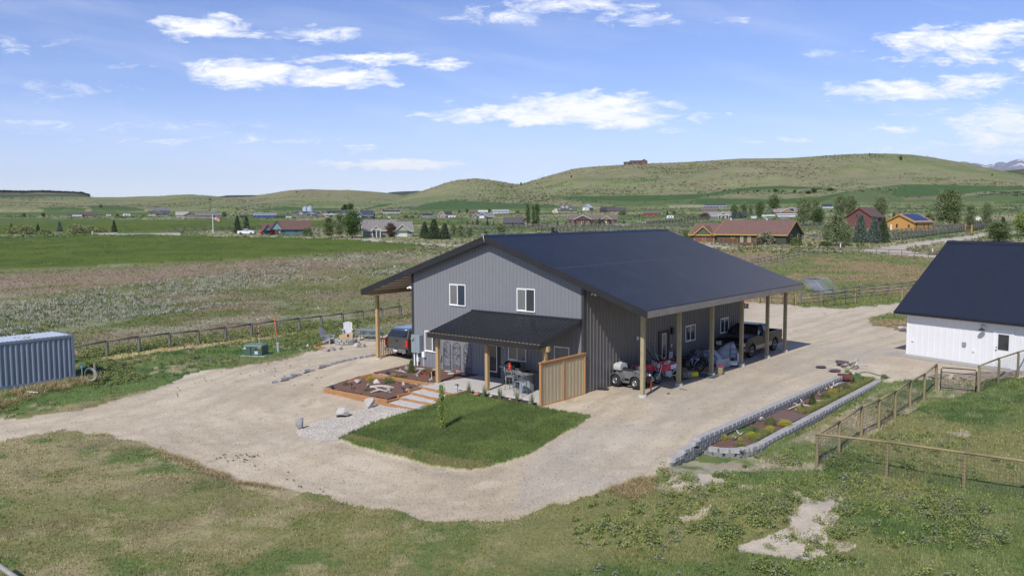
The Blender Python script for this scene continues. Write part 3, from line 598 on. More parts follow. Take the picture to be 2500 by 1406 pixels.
# porch door (front) and side door
def door(par, plane, c, w, h, z0, gw, gh):
    x, b = c; m = MB(); fr = MB(); gl = MB(); hd = MB()
    def bb(mm, u0, u1, d0, d1, za, zb):
        if plane == 'B': mm.bx(x+u0, x+u1, b-d1, b-d0, za, zb)
        else: mm.bx(x+d0, x+d1, b+u0, b+u1, za, zb)
    bb(m, -w/2, w/2, .0, .035, z0, z0+h); bb(m, -w/2-.09, -w/2, .0, .05, z0, z0+h+.08); bb(m, w/2, w/2+.09, .0, .05, z0, z0+h+.08); bb(m, -w/2, w/2, .0, .05, z0+h, z0+h+.08)
    d = m.build('door', MATS['black'], par)
    za = z0+h-.14-gh
    for u0, u1, q0, q1 in ((-gw/2-.04, gw/2+.04, za+gh, za+gh+.04), (-gw/2-.04, gw/2+.04, za-.04, za), (-gw/2-.04, -gw/2, za, za+gh), (gw/2, gw/2+.04, za, za+gh)): bb(fr, u0, u1, .036, .052, q0, q1)
    fr.build('door_light_frame', MATS['white_trim'], d); bb(gl, -gw/2, gw/2, .036, .044, za, za+gh); gl.build('pane', MATS['glass'], d)
    bb(hd, w/2-.11, w/2-.07, .04, .10, z0+.98, z0+1.03); hd.build('handle', MATS['steel'], d); return d
door(HB, 'B', (1.78, WB), .86, 1.98, .13, .56, 1.5)
door(HB, 'A', (WR, 7.1), 1.02, 2.15, .08, .40, 1.35)
# porch: roof, fascias, three posts, beam, slab
PA0, PA1, PBf, PZ0, PZ1 = .356, 7.62, -4.57, 2.86, 3.69
m = MB(); sl2 = (PZ1-PZ0)/(WB-PBf); m.prism([(PA0, PBf, PZ0), (PA0, WB-.03, PZ1), (PA0, WB-.03, PZ1-.05), (PA0, PBf, PZ0-.05)], (PA1-PA0, 0, 0))
a = PA0+.06
while a < PA1: m.prism([(a-.040, PBf, PZ0+.001), (a-.018, PBf, PZ0+.045), (a+.018, PBf, PZ0+.045), (a+.036, PBf, PZ0+.001)], (0, WB-.03-PBf, PZ1-PZ0)); a += .2286
PR = m.build('porch_roof', MATS['roofm_porch'], HB)
m = MB(); m.bx(PA0-.02, PA1+.02, WB-.14, WB-.028, PZ1-.02, PZ1+.06); m.build('flashing', MATS['roofm_porch'], PR)
m = MB(); a = PA0+.02
while a < PA1-.1: m.bx(a+.06, a+.20, PBf-.012, PBf+.02, PZ0-.006, PZ0+.010); a += .2286
m.build('closure_strip', MATS['post_wood'], PR)
m = MB(); m.bx(PA0-.02, PA1+.02, PBf-.035, PBf-.004, PZ0-.26, PZ0-.01); m.build('porch_fascia', MATS['fascia'], HB)
for aa in (PA0, PA1):
    m = MB(); m.prism([(aa-.02, PBf, PZ0-.01), (aa-.02, WB-.06, PZ1-.01), (aa-.02, WB-.06, PZ1-.27), (aa-.02, PBf, PZ0-.25)], (.04, 0, 0)); m.build('porch_fascia', MATS['fascia'], HB)
m = MB(); m.prism([(PA0+.05, PBf+.03, PZ0-.10), (PA0+.05, WB-.08, PZ1-.10), (PA0+.05, WB-.08, PZ1-.14), (PA0+.05, PBf+.03, PZ0-.14)], (PA1-PA0-.1, 0, 0)); m.build('porch_ceiling', MATS['post_wood'], HB)
m = MB(); m.bx(PA0+.03, PA1+.14, -4.02, -3.86, PZ0-.40, PZ0-.16); m.build('porch_beam', MATS['post_wood'], HB)
for aa in (PA0+.10, 3.88, 7.50):
    m = MB(); m.bx(aa-.085, aa+.085, -4.03, -3.85, .14, PZ0-.40); m.build('porch_post', MATS['post_wood'], HB)
m = MB(); m.bx(.0, 7.55, -4.33, WB-.005, -.25, .13); m.build('patio_slab', MATS['conc'], HB, bevel=.02)
# chimney pipe and vent on ridge, antenna bar at the gable peak, lights, wall boxes
m = MB(); m.cyl((AR-.5, 5.3, 7.4), (AR-.5, 5.3, 8.08), .08, .08, 10); m.cyl((AR-.5, 5.3, 8.08), (AR-.5, 5.3, 8.16), .12, .11, 10); m.prism([(AR-.3, 5.2, 7.75), (AR-.3, 5.5, 7.95), (AR-.3, 5.9, 7.75)], (-.4, 0, 0)); m.build('flue_pipe', MATS['black'], HB)
m = MB(); m.bar((AR-.25, B0+.0, ZR+.10), (AR+.1, B0+1.5, ZR+.14), .03); m.bar((AR-.25, B0, ZR+.10), (AR+.05, B0-.05, ZR+.1), .03); m.tube([(AR-.1, B0-.06, ZR+.1), (AR-.03, B0-.07, ZR-.15), (AR+.05, B0-.07, ZR-.35)], .025); m.build('antenna', MATS['galv'], HB)
def floodlight(p, d, par):
    m = MB(); m.box(p, (.10, .10, .10)); m.cyl(Vector(p)+Vector((-.09, 0, -.02)), Vector(p)+Vector((-.12, 0, -.02))+Vector(d)*.15, .045, .065); m.cyl(Vector(p)+Vector((.09, 0, -.02)), Vector(p)+Vector((.12, 0, -.02))+Vector(d)*.15, .045, .065); m.build('floodlight', MATS['white_trim'], par)
floodlight((WR+.10, WB+.7, 5.0), (.4, -.5, -.4), HB); floodlight((WL-.12, WB-.05, 4.75), (-.4, -.4, -.5), HB); floodlight((6.3, -2.6, 3.0), (.2, -.3, -.6), HB)
m = MB(); m.box((WR+.07, 8.0, 2.2), (.14, .22, .40)); m.box((WR+.10, 8.0, 2.24), (.16, .26, .05)); m.build('wall_lamp', MATS['black'], HB)
m = MB(); m.box((2.62, WB-.10, 2.02), (.16, .16, .20)); m.cyl((2.62, WB-.10, 1.90), (2.62, WB-.10, 1.80), .05, .03); m.build('wall_lamp', MATS['steel'], HB)
m = MB(); m.box((WR+.05, 4.15, 2.2), (.06, .14, .18)); m.build('junction_box', MATS['white_trim'], HB); m = MB(); m.box((WR+.05, 7.95, 1.35), (.05, .08, .16)); m.build('switch_box', MATS['white_trim'], HB)
m = MB(); m.bx(WR+.035, WR+.10, 7.65, 8.0, .60, .66); m.bx(WR+.035, WR+.10, 7.65, 8.0, .92, .98); m.bx(WR+.035, WR+.10, 7.65, 7.71, .66, .92); m.bx(WR+.035, WR+.10, 7.94, 8.0, .66, .92); m.bx(WR+.035, WR+.12, 7.77, 7.87, .72, .84); m.build('vent_frame', MATS['white_trim'], HB)
# electric meter cabinet on the front wall with pipes
m = MB(); m.bx(-4.22, -3.55, WB-.30, WB-.03, .95, 2.0); mc = m.build('meter_cabinet', MATS['meter'], HB, bevel=.012)
m = MB(); m.bx(-3.90, -3.885, WB-.312, WB-.30, .97, 1.98); m.cyl((-4.07, WB-.30, 1.78), (-4.07, WB-.40, 1.78), .10, .09, 14); m.build('meter_dial', MATS['galv'], mc)
m = MB()
for xx in (-4.1, -3.86): m.cyl((xx, WB-.16, .02), (xx, WB-.16, .95), .045)
m.bx(-3.50, -3.30, WB-.17, WB-.03, .72, 1.05); m.cyl((-3.41, WB-.08, .02), (-3.41, WB-.08, .72), .02); m.box((-3.82, WB-.16, .55), (.14, .1, .25)); m.build('conduit', MATS['white_trim'], mc)
m = MB(); m.tube([(-2.10, WB-.05, .55), (-2.02, WB-.10, .70), (-2.02, WB-.05, .95)], .02); m.build('faucet', MATS['black'], HB)
# ================================================================== near things, in the house frame
def at(a, b, dz=0):
    p = bw(a, b); return Vector((p.x, p.y, zs(p.x, p.y)+dz))
def gpt(px, py): return G(px, py)
def gab(px, py):
    p = G(px, py); return wb(p.x, p.y)
# ---- privacy screen fence at the patio
R_ = thing('privacy_screen', 'cedar framed board screen of two panels at the patio end', 'fence', bw(7.78, -4.70, -.12), YAW)
L_, Hh = 3.75, 2.12
for y0 in (0.0, L_/2-.05, L_-.10):
    m = MB(); m.bx(-.05, .05, y0, y0+.10, -.1, Hh); m.build('post', MATS['cedar'], R_)
for z0, z1 in ((.02, .12), (Hh+.002, Hh+.055)):
    if z0 > 1: m = MB(); m.bx(-.07, .07, -.04, L_+.02, z0, z1); m.build('rail', MATS['cedar'], R_)
for z0 in (.02, Hh-.12):
    for y0, y1 in ((.10, L_/2-.05), (L_/2+.05, L_-.10)): MB().bx(-.03, .03, y0, y1, z0, z0+.105).build('rail', MATS['cedar'], R_)
for pa, pb in ((.10, L_/2-.05), (L_/2+.05, L_-.10)):
    m = MB(); n = 12; w = (pb-pa)/n
    for i in range(n): m.bx(-.014+(i % 2)*.012, .006+(i % 2)*.012, pa+i*w+.004, pa+(i+1)*w-.004, .12, Hh-.12)
    m.build('board_panel', MATS['picket'], R_)
# ---- trellises
for i, aa in enumerate((-1.60, -.86, -.02)):
    t = thing('trellis', ['black wire arched trellis on grey wall, next to the window', 'middle black wire arched trellis on grey wall', 'black wire arched trellis nearest the patio with vine before it'][i], 'trellis', bw(aa, WB-.07, .22), YAW, 'arched trellises against the front wall')
    m = MB(); w = .27; hh = 1.32; pts = [(-w, 0, 0), (-w, 0, hh)]+[(-w*cos(k*pi/8), 0, hh+w*sin(k*pi/8)) for k in range(1, 8)]+[(w, 0, hh), (w, 0, 0)]
    m.tube(pts, .011, 5); m.build('frame', MATS['black'], t)
    m = MB()
    for k in range(7):
        x = -w+.08*k*.98
        if abs(x) > w-.02: continue
        m.tube([(x, 0, .0), (x, 0, .20)], .008, 4)
    m.tube([(-w, 0, .2), (w, 0, .2)], .008, 4); rr = random.Random(i)
    for k in range(44):
        x = rr.uniform(-w+.04, w-.04); z = rr.uniform(.25, hh+.15)
        if z > hh and abs(x) > w*.6: continue
        an = rr.uniform(0, pi); d = Vector((cos(an), 0, sin(an)))*.06; c = Vector((x, 0, z)); m.tube([c-d, c+Vector((rr.uniform(-.02, .02), 0, rr.uniform(-.02, .02))), c+d], .0055, 4); m.box(c, (.035, .008, .022), ry=an)
    m.build('scrollwork', MATS['black'], t)
# ---- timber edging of the beds and the gravel steps
def zpl(a, b): return at(a, b).z
def wld(px, py, z):
    d = ray(px, py); t = (z-H)/d.z; return Vector((d.x*t, d.y*t, z))
def timber(name_pts, h=.14, w=.14, n=1, label=None, cat='garden edging', group=None, down=0):
    """name_pts: list of 2 (px,py,z-top)"""
    p, q = [wld(*k) for k in name_pts]
    o = thing('landscape_timber', label, cat, (p+q)/2*1.0, 0, group); c = (p+q)/2
    for k in range(n):
        m = MB(); m.bar(p-c-Vector((0, 0, h/2+k*(h+.004))), q-c-Vector((0, 0, h/2+k*(h+.004))), w, h); m.build('beam', MATS['timber'], o, bevel=.008)
    return o
TG = 'reddish landscape timbers edging the garden beds'
timber([(791.7, 947, -.20), (944.9, 975.3, -.16)], n=2, label='long two high reddish timber wall along the front of the lower bed', group=TG)
timber([(910, 911.5, .30), (1059, 936, .15)], n=2, label='two high reddish timber wall between upper and lower beds', group=TG)
timber([(851, 931, -.0), (877, 923.5, .10)], label='short low reddish timber stepping up beside the lower bed', group=TG)
timber([(879, 918, .20), (908, 911, .30)], n=2, label='short raised reddish timber end at the top left of lower bed', group=TG)
timber([(912, 908.5, .24), (1000, 890, .16)], label='thin timber along the drive side of the upper bed', group=TG, w=.09)
SG = 'timber risers of the gravel steps'
STEPS = [((1029.4, 943.6), (1109.5, 961), .10), ((1001, 956.8), (1070.7, 973.5), -.04), ((974.8, 970), (1057.5, 985.5), -.18), ((944.9, 984), (1022.3, 999.5), -.32)]
SL = ['top timber riser of gravel steps just below patio slab', 'second timber riser from the patio in the gravel steps', 'third timber riser from the patio in the gravel steps', 'lowest timber riser of gravel steps meeting the white gravel']
for (p, q, z), l in zip(STEPS, SL): timber([(*p, z), (*q, z)], label=l, group=SG)
RG = 'side timbers linking the gravel step risers'
RL = ['side timber joining top two gravel step risers', 'side timber joining middle two gravel step risers', 'side timber joining lowest two gravel step risers']
for i, ((p, q, z), (p2, q2, z2)) in enumerate(zip(STEPS[:-1], STEPS[1:])):
    A = wld(*p, z); B_ = wld(*p2, z2); nb = bw(*wb(A.x, A.y)); a1, b1 = wb(A.x, A.y); a2, b2 = wb(B_.x, B_.y)
    o = thing('landscape_timber', RL[i], 'garden edging', bw(a1, (b1+b2)/2, z2), YAW, RG); m = MB(); m.bx(-.07, .07, -(b1-b2)/2-.05, (b1-b2)/2-.09, -.02, .135); m.build('beam', MATS['timber'], o)
timber([(1113, 960, .10), (1141, 951.5, .12)], label='short timber at the lawn corner beside the patio slab', group=TG, w=.10)
M('pebble_mat', (.52, .50, .46), .9, 0, .25, 12., var2=.35, bump=1, bscale=30.)
M('mulch', (.155, .085, .062), .95, 0, .3, 8., var2=.5, bump=1, bscale=30.)
M('mulch_dark', (.055, .042, .036), .95, 0, .3, 9., var2=.5, bump=1, bscale=30.)
def patch(name, pts, mat, amp=.02, kind='structure', seg=22, seed=0):
    """soft bed of ground material: polygon of (px,py,z) corners, bilinear-ish fan with bumps"""
    P = [wld(*p) for p in pts]
    if len(P) == 4:
        vs = []; n = seg
        for i in range(n+1):
            for j in range(n+1):
                u, v = i/n, j/n; p = (P[0]*(1-u)+P[1]*u)*(1-v)+(P[3]*(1-u)+P[2]*u)*v
                e = min(u, v, 1-u, 1-v); p = p+Vector((0, 0, amp*(random.random()*1.2)+min(e*8, 1)*.02)); vs.append(p)
        m = MB(); m.quadmesh(vs, [(i*(n+1)+j, (i+1)*(n+1)+j, (i+1)*(n+1)+j+1, i*(n+1)+j+1) for i in range(n) for j in range(n)]); o = m.build(name, MATS[mat], smooth=True); o['kind'] = kind; return o
patch('gravel_step', [(1029, 943.6, .09), (1109, 961, .09), (1135, 953, .10), (1060, 935, .10)], 'pebble_mat')
patch('gravel_step', [(1001, 956.8, -.05), (1076, 974, -.05), (1112, 964, -.04), (1025, 945, -.04)], 'pebble_mat')
patch('gravel_step', [(974.8, 970, -.19), (1060, 986, -.19), (1078, 976, -.17), (1001, 959, -.17)], 'pebble_mat')
patch('gravel_step', [(944.9, 984, -.33), (1026, 1000, -.33), (1060, 987, -.31), (974.8, 972, -.31)], 'pebble_mat')
patch('mulch_bed', [(793, 946, -.24), (946, 974, -.20), (1058, 942, .02), (850, 927, -.02)], 'mulch', .03, seg=50)
patch('mulch_bed', [(848, 929, -.04), (1056, 940, .0), (1062, 936, .06), (880, 917, .10)], 'mulch', .03, seg=40)
patch('mulch_bed', [(912, 910, .27), (1060, 935, .12), (1190, 913, .12), (1000, 889, .14)], 'mulch', .03, seg=50)
patch('mulch_bed', [(1132, 953, .03), (1310, 996, -.02), (1310, 981, .02), (1150, 946, .06)], 'mulch_dark', .03, seg=40)
# stepping stones of upper bed
M('slate', (.42, .43, .41), .85, 0, .15, 4.)
for i, (x, y, w, h) in enumerate([(1027, 900, .7, .5), (1062, 902, .75, .5), (1092, 905.5, .65, .45), (1101, 911.5, .75, .45), (1133, 912.5, .6, .4), (1072, 898, .5, .35), (1110, 907, .5, .35)][:5]):
    p = wld(x, y, .19); o = MB().rock((0, 0, 0), (w, h, .09), 40+i, 2).build('stepping_stone', MATS['slate'], None, p, YAW)
    tag(o, ['flat grey stepping stone nearest the electric cabinet', 'second flat grey stepping stone from the electric cabinet', 'third flat grey stepping stone below the first trellis', 'fourth flat grey stepping stone in red mulch', 'flat grey stepping stone nearest patio shadow'][i], 'stepping stone', 'stepping stones across the upper mulch bed')
# ---- rocks
M('rock_white', (.47, .44, .39), .9, 0, .12, 2.5, dirt=((.22, .21, .20), 2.2, .56, 3.), bump=1., bscale=12.)
M('rock_grey', (.30, .29, .28), .9, 0, .25, 3., dirt=((.16, .15, .15), 2.5, .5, 3.), bump=1., bscale=12.)
M('rock_red', (.46, .25, .17), .9, 0, .25, 3., dirt=((.55, .45, .38), 3., .55, 3.), bump=1., bscale=12.)
ri = [0]
def rock(px, py, w, h, mat, label, cat='rock', d=None, z=None, group=None, name='rock', rz=None):
    """px,py: centre of the foot in the photo, w/h in photo pixels"""
    ri[0] += 1
    p = G(px, py) if z is None else wld(px, py, z)
    s = hypot(p.x, p.y)/F; W_, H_ = w*s, h*s*1.02
    D_ = d or W_*.8; o = MB().rock((0, 0, 0), (W_, D_, H_*1.25), ri[0]*7+3, 3, .22).build(name, MATS[mat], None, p+Vector((p.x, p.y, 0)).normalized()*D_*.3+Vector((0, 0, H_*.40)), (ri[0]*1.3) if rz is None else rz)
    return tag(o, label, cat, group)
BG = 'white boulders by the gravel drive'
rock(734, 1047, 29, 27, 'rock_grey', 'grey upright boulder on the drive, farthest from the beds', 'boulder', group=BG, rz=.2)
rock(836, 1019, 42, 24, 'rock_white', 'wide white boulder with grey end, middle of the three', 'boulder', group=BG, rz=.3)
rock(902, 997, 38, 24, 'rock_white', 'white boulder right below the timber wall', 'boulder', group=BG, rz=.5)
RB = 'rocks in the mulch beds'
rock(872.5, 938, 24, 13, 'rock_white', 'pale angular rock at the back corner of lower bed', z=-.1, group=RB); rock(920.5, 938, 19, 13, 'rock_white', 'pinkish pale rock between the yellow and green shrubs', z=-.05, group=RB); rock(898, 947, 15, 12, 'rock_white', 'round pale rock at the end of driftwood log', z=-.12, group=RB)
rock(985, 942, 12, 11, 'rock_white', 'knobbly pale rock upright near timber wall', z=-.02, group=RB); rock(994, 957, 16, 9, 'rock_red', 'small pinkish rock at right of lower bed by path light', z=-.14, group=RB); rock(951, 958, 26, 10, 'rock_grey', 'flat grey rock at the foot of driftwood', z=-.16, group=RB); rock(995, 905, 14, 14, 'rock_grey', 'grey rock under the drooping spruce', z=.15, group=RB)
rock(1067, 927, 22, 8, 'rock_red', 'flat reddish slab rock beside the porch post', z=.12, group=RB); rock(1119, 911, 16, 9, 'rock_red', 'pink and white rock near the patio edge below the vine', z=.15, group=RB); rock(1164, 965, 27, 10, 'rock_red', 'orange flat rock in dark mulch by the lawn', z=.02, group=RB); rock(1246, 978, 15, 8, 'rock_red', 'small purplish rock in dark mulch by the lawn', z=.0, group=RB)
rock(1198, 969, 11, 5, 'rock_white', 'low tan rock in dark mulch beyond orange rock', z=.02, group=RB); rock(1295, 986, 13, 5, 'rock_white', 'low tan rock in dark mulch near the screen fence', z=.0, group=RB)
FR = 'rocks around the fire pit gravel'
rock(873, 848, 22, 10, 'rock_white', 'pale low rock right of the fire pit', group=FR); rock(888, 847, 14, 9, 'rock_grey', 'brown grey rock farthest right of the fire pit', group=FR); rock(813, 856, 18, 14, 'rock_grey', 'grey upright rock at fire pit gravel edge', group=FR); rock(833, 853, 14, 10, 'rock_grey', 'dark rock between grey rock and fire pit', group=FR); rock(797, 858, 22, 8, 'rock_grey', 'flat grey rock half in the grass', group=FR); rock(811, 832, 9, 9, 'rock_grey', 'small grey rock beside the side facing chair', group=FR); rock(752, 847, 12, 8, 'rock_white', 'pale pointed stone in tall grass left of the fire pit', group=FR)
# ---- driftwood
M('driftwood', (.46, .43, .39), .9, 0, .18, 6., stretch=(3, 3, 3), dirt=((.25, .22, .19), 6., .58, 3.))
def drift(name, pts, label, rs, z=None):
    P = [wld(x, y, zz) for x, y, zz in pts]; c = P[0].copy(); o = thing('driftwood', label, 'driftwood', c, 0, 'driftwood pieces in the beds')
    m = MB(); m.tube([p-c for p in P], [q*.72 for q in rs] if isinstance(rs, list) else rs, 7); m.build('trunk', MATS['driftwood'], o); return o, c
def branch(o, c, pts, r):
    m = MB(); P = [wld(*k)-c for k in pts]; m.tube(P, [r*1.1, r, r*.5][:len(P)] if len(P) == 3 else r, 6); m.build('branch', MATS['driftwood'], o)
o, c = drift('d', [(903, 945, -.0), (925, 942.5, .02), (945, 943, .0), (962, 946, -.02)], 'thick bleached driftwood log lying across the lower bed', [.10, .11, .09, .05]); branch(o, c, [(930, 946, -.08), (948, 948, -.08), (958, 948, -.08)], .05)
o, c = drift('d', [(904, 958, -.12), (916, 954, -.06), (926, 951, .0), (936, 953, -.06), (950, 957, -.1), (966, 958, -.12)], 'twisted grey driftwood with arms in front of the log', [.03, .06, .09, .06, .05, .02]); branch(o, c, [(925, 951, .0), (918, 947, .05), (914, 946, .08)], .04)
o, c = drift('d', [(954, 903, .22), (972, 905, .24), (983, 906, .26), (993, 912, .2)], 'white driftwood branch at the back of upper bed', [.03, .05, .06, .04]); branch(o, c, [(976, 905, .26), (977, 901, .32), (980, 902, .3)], .03); branch(o, c, [(983, 906, .26), (988, 910, .2), (987, 913, .17)], .03)
o, c = drift('d', [(1010, 918, .16), (1022, 910, .40), (1027, 903, .62)], 'bleached forked driftwood standing left of the wooden box', [.03, .07, .03]); branch(o, c, [(1025, 906, .5), (1031, 912, .3), (1033, 917, .17)], .05); branch(o, c, [(1017, 913, .3), (1020, 919, .2), (1021, 920, .16)], .04)
o, c = drift('d', [(1054, 928, .14), (1054, 917, .3), (1053, 909, .55)], 'grey curved driftwood stump standing beside the porch post', [.07, .05, .045]); branch(o, c, [(1052, 926, .2), (1048, 928, .15), (1046, 928.5, .13)], .05)
o, c = drift('d', [(1013, 935, .12), (1018, 940, .02), (1024, 944, .0), (1032, 942, .05)], 'pale antler like driftwood over the timber wall', [.015, .03, .04, .03]); branch(o, c, [(1032, 942, .05), (1039, 939, .12), (1041, 932, .3)], .03); branch(o, c, [(1026, 943, .02), (1030, 938, .1), (1035, 940, .1)], .02)
# ---- wooden planter box
o = thing('planter_box', 'reddish square wooden planter box in the mulch', 'planter', wld(1044, 921, .13), YAW+.25)
m = MB(); m.bx(-.28, .28, -.28, -.25, 0, .34); m.bx(-.28, .28, .25, .28, 0, .34); m.bx(-.28, -.25, -.25, .25, 0, .34); m.bx(.25, .28, -.25, .25, 0, .34)
for x, y in ((-.29, -.29), (.23, -.29), (-.29, .23), (.23, .23)): m.bx(x, x+.06, y, y+.06, -.02, .36)
m.build('box', M('redwood', (.20, .065, .035), .7, 0, .25, 4.), o); m = MB(); m.bx(-.25, .25, -.25, .25, .20, .27); m.build('soil', MATS['mulch_dark'], o)
# ---- path lights
for i, (x, y, z) in enumerate([(859, 954, -.22), (986, 965.5, -.2), (1117.5, 957, .1)]):
    o = thing('path_light', ['black path light at the left of lower bed', 'black path light by lowest side timber', 'black path light at the top of gravel steps by patio'][i], 'path light', wld(x, y, z), YAW, 'small black path lights')
    m = MB(); m.cyl((0, 0, -.05), (0, 0, .36), .014); m.build('stem', MATS['black'], o); m = MB(); m.box((-.05, 0, .375), (.20, .11, .03)); m.cyl((0, 0, .30), (0, 0, .36), .03); m.build('lamp_head', MATS['black'], o)
# small blue grey solar spot lights at timbers
for i, (x, y, z) in enumerate([(810, 945, -.12), (946, 911, .3)]):
    o = thing('solar_spotlight', ['small dark blue box light behind front timber wall', 'small blue box light on the upper bed'][i], 'garden light', wld(x, y, z), YAW); m = MB(); m.box((0, 0, .05), (.22, .13, .07), rx=.4); m.build('panel', M('navy', (.03, .06, .10), .4), o); m = MB(); m.cyl((0, 0, -.08), (0, 0, .03), .02); m.build('stake', MATS['black'], o)
# ---- grill
o = thing('gas_grill', 'black gas grill with steel front panel against the patio wall', 'grill', bw(3.72, -1.75, .135), YAW)
m = MB(); m.bx(-.36, .36, -.25, .25, .10, .80); m.build('cart', MATS['black_gloss'], o, bevel=.02)
m = MB(); m.loft([[Vector((x, -.26*0+.27*cos(k*pi/8)-.0, .90+.26*sin(k*pi/8))) for k in range(9)] for x in (-.36, .36)]); m.bx(-.37, .37, -.28, .28, .80, .90); hd = m.build('lid', MATS['black_gloss'], o)
m = MB(); m.cyl((-.25, -.30, .98), (.25, -.30, .98), .015); m.cyl((-.02, -.25, 1.07), (-.02, -.29, 1.09), .05, .05, 12); m.build('lid_handle', MATS['steel'], hd)
m = MB(); m.bx(-.36, .36, -.285, -.255, .68, .80); m.build('control_panel', MATS['steel'], o)
for x in (-.2, 0, .2): m = MB(); m.cyl((x, -.29, .74), (x, -.32, .74), .028, .028, 10); m.build('knob', MATS['black'], o)
for s in (-1, 1): m = MB(); m.bx(s*.38, s*.66, -.24, .24, .84, .88); m.build('side_shelf', MATS['steel'], o)
for s in (-1, 1): m = MB(); m.cyl((s*.3, -.2, .0), (s*.3, -.2, .1), .04); m.cyl((s*.3, .2, .0), (s*.3, .2, .1), .04); m.build('caster', MATS['black'], o)
m = MB(); m.bx(-.3, .3, -.262, -.25, .60, .64); m.build('red_strip', M('red', (.55, .02, .02), .4), o)
# ---- fire table with slate top
M('slate_top', (.17, .165, .16), .6, 0, .25, 4., dirt=((.28, .25, .21), 5., .5, 2.)); M('cover', (.22, .25, .27), .7, 0, .15, 3., bump=1, bscale=6.)
o = thing('patio_table', 'high octagonal slate topped patio table with grey base', 'table', bw(5.55, -2.9, .135), YAW)
m = MB(); m.cyl((0, 0, .92), (0, 0, .99), .66, .66, 8); m.build('tabletop', MATS['slate_top'], o, bevel=.01)
m = MB(); m.loft([[Vector((r*cos(k*pi/4+.39), r*sin(k*pi/4+.39), z)) for k in range(8)] for r, z in ((.40, 0), (.38, .3), (.32, .6), (.30, .92))]); m.build('base', MATS['cover'], o)
m = MB(); m.cyl((0, 0, .99), (0, 0, 1.0), .25, .25, 16); m.rock((.05, .03, 1.03), (.2, .16, .1), 5); m.rock((-.08, -.03, 1.03), (.16, .16, .09), 6); m.build('burner_bowl', MATS['black'], o)
# ---- tall bar chairs
M('chair_metal', (.30, .335, .36), .45, .3, .1)
def bar_chair(a, b, rz, label):
    o = thing('bar_chair', label, 'chair', bw(a, b, .135), YAW+rz, 'scrolled metal bar chairs at the patio table')
    for sx, sy in ((-1, -1), (1, -1), (-1, 1), (1, 1)): m = MB(); m.tube([(sx*.25, sy*.25, 0), (sx*.20, sy*.21, .35), (sx*.21, sy*.21, .68)], .017, 6); m.build('leg', MATS['chair_metal'], o)
    m = MB(); m.torus((0, 0, .25), (0, 0, 1), .22, .012, 20, 6); m.build('foot_ring', MATS['chair_metal'], o)
    m = MB(); m.bx(-.24, .24, -.24, .22, .68, .715); m.build('seat', MATS['chair_metal'], o, bevel=.015)
    m = MB(); m.tube([(-.21, .22, .70), (-.22, .27, 1.0), (-.17, .32, 1.24), (0, .33, 1.28), (.17, .32, 1.24), (.22, .27, 1.0), (.21, .22, .70)], .017, 6)
    for k in range(3):
        x = (k-1)*.11; m.tube([(x, .23, .72), (x+.03, .27, .88), (x-.03, .29, 1.05), (x, .32, 1.25)], .010, 5)
    m.tube([(-.22, .26, .88), (.22, .26, .88)], .012, 5); m.build('backrest', MATS['chair_metal'], o)
    for s in (-1, 1): m = MB(); m.tube([(s*.22, .26, .98), (s*.27, .05, .97), (s*.27, -.17, .97), (s*.27, -.25, .91), (s*.27, -.20, .86), (s*.27, -.15, .89)], .014, 6); m.tube([(s*.27, -.12, .97), (s*.23, -.18, .70)], .012, 6); m.build('armrest', MATS['chair_metal'], o)
bar_chair(4.72, -3.05, radians(100), 'grey scrolled metal bar chair facing the table from the left'); bar_chair(5.95, -3.85, radians(190), 'grey scrolled metal bar chair half hidden by the screen fence'); bar_chair(5.75, -1.85, radians(0), 'grey metal bar chair behind the patio table by the wall')
# ---- hummingbird feeder
o = thing('bird_feeder', 'red hummingbird feeder hanging from the porch beam', 'bird feeder', bw(5.35, -3.95, 1.38), YAW)
m = MB(); m.lathe((0, 0, 0), [(.03, -.02), (.105, 0), (.105, .03), (.05, .05)], 16); m.build('base', MATS['red'], o); m = MB(); m.lathe((0, 0, 0), [(.04, .045), (.065, .08), (.065, .20), (.04, .24)], 14); m.build('bottle', M('red_glass', (.8, .10, .04), .1), o)
m = MB(); m.lathe((0, 0, 0), [(.05, .23), (.085, .25), (.05, .29), (.02, .31)], 14); m.build('cap', MATS['red'], o); m = MB(); m.cyl((0, 0, .31), (0, 0, 1.08), .006); m.build('hook_wire', MATS['black'], o)
# ---- tarp mat on patio, hose bag etc. at the wall
# ---- shipping container
M('cont', (.205, .245, .300), .55, 0, .10, 1.2, dirt=((.36, .40, .44), 1.4, .60, 3.), bump=.2)
M('cont_roof', (.42, .47, .53), .5, 0, .12, 1.2, dirt=((.50, .38, .25), 1.7, .66, 4.))
p = G(184, 925); o = thing('shipping_container', 'blue grey corrugated steel shipping container at left edge', 'container', p, 0)
pr = wld(184, 925, p.z); q2 = G(0, 951); dvec = (q2-p); dvec.z = 0; ang = atan2(-dvec.y, -dvec.x); o.rotation_euler = (0, 0, ang)
CLn, CWd, CHt = 6.06, 2.44, 2.55
m = MB(); n = 26; m.bx(-CLn+.05, -.05, .06, CWd-.06, .12, CHt-.1)
k = -.20
pts = []
while k > -CLn+.3:
    m.prism([(k, .0, .16), (k-.045, -.0, .16), (k-.075, .045, .16), (k-.16, .045, .16), (k-.19, 0, .16), (k-.2, .07, .16), (k, .07, .16)][0:1]+[(k-.07, .0, .16), (k-.14, .058, .16), (k+.07, .058, .16)], (0, 0, CHt-.34)); 
    k -= .278
m.build('side_wall', MATS['cont'], o)
m = MB(); m.bx(-CLn+.03, -.03, .02, CWd-.02, CHt-.08, CHt-.03)
k = -.15
while k > -CLn+.15: m.prism([(k, .1, CHt-.03), (k-.03, .1, CHt-.005), (k-.10, .1, CHt-.005), (k-.13, .1, CHt-.03)], (0, CWd-.2, 0)); k -= .23
m.build('roof', MATS['cont_roof'], o)
m = MB()
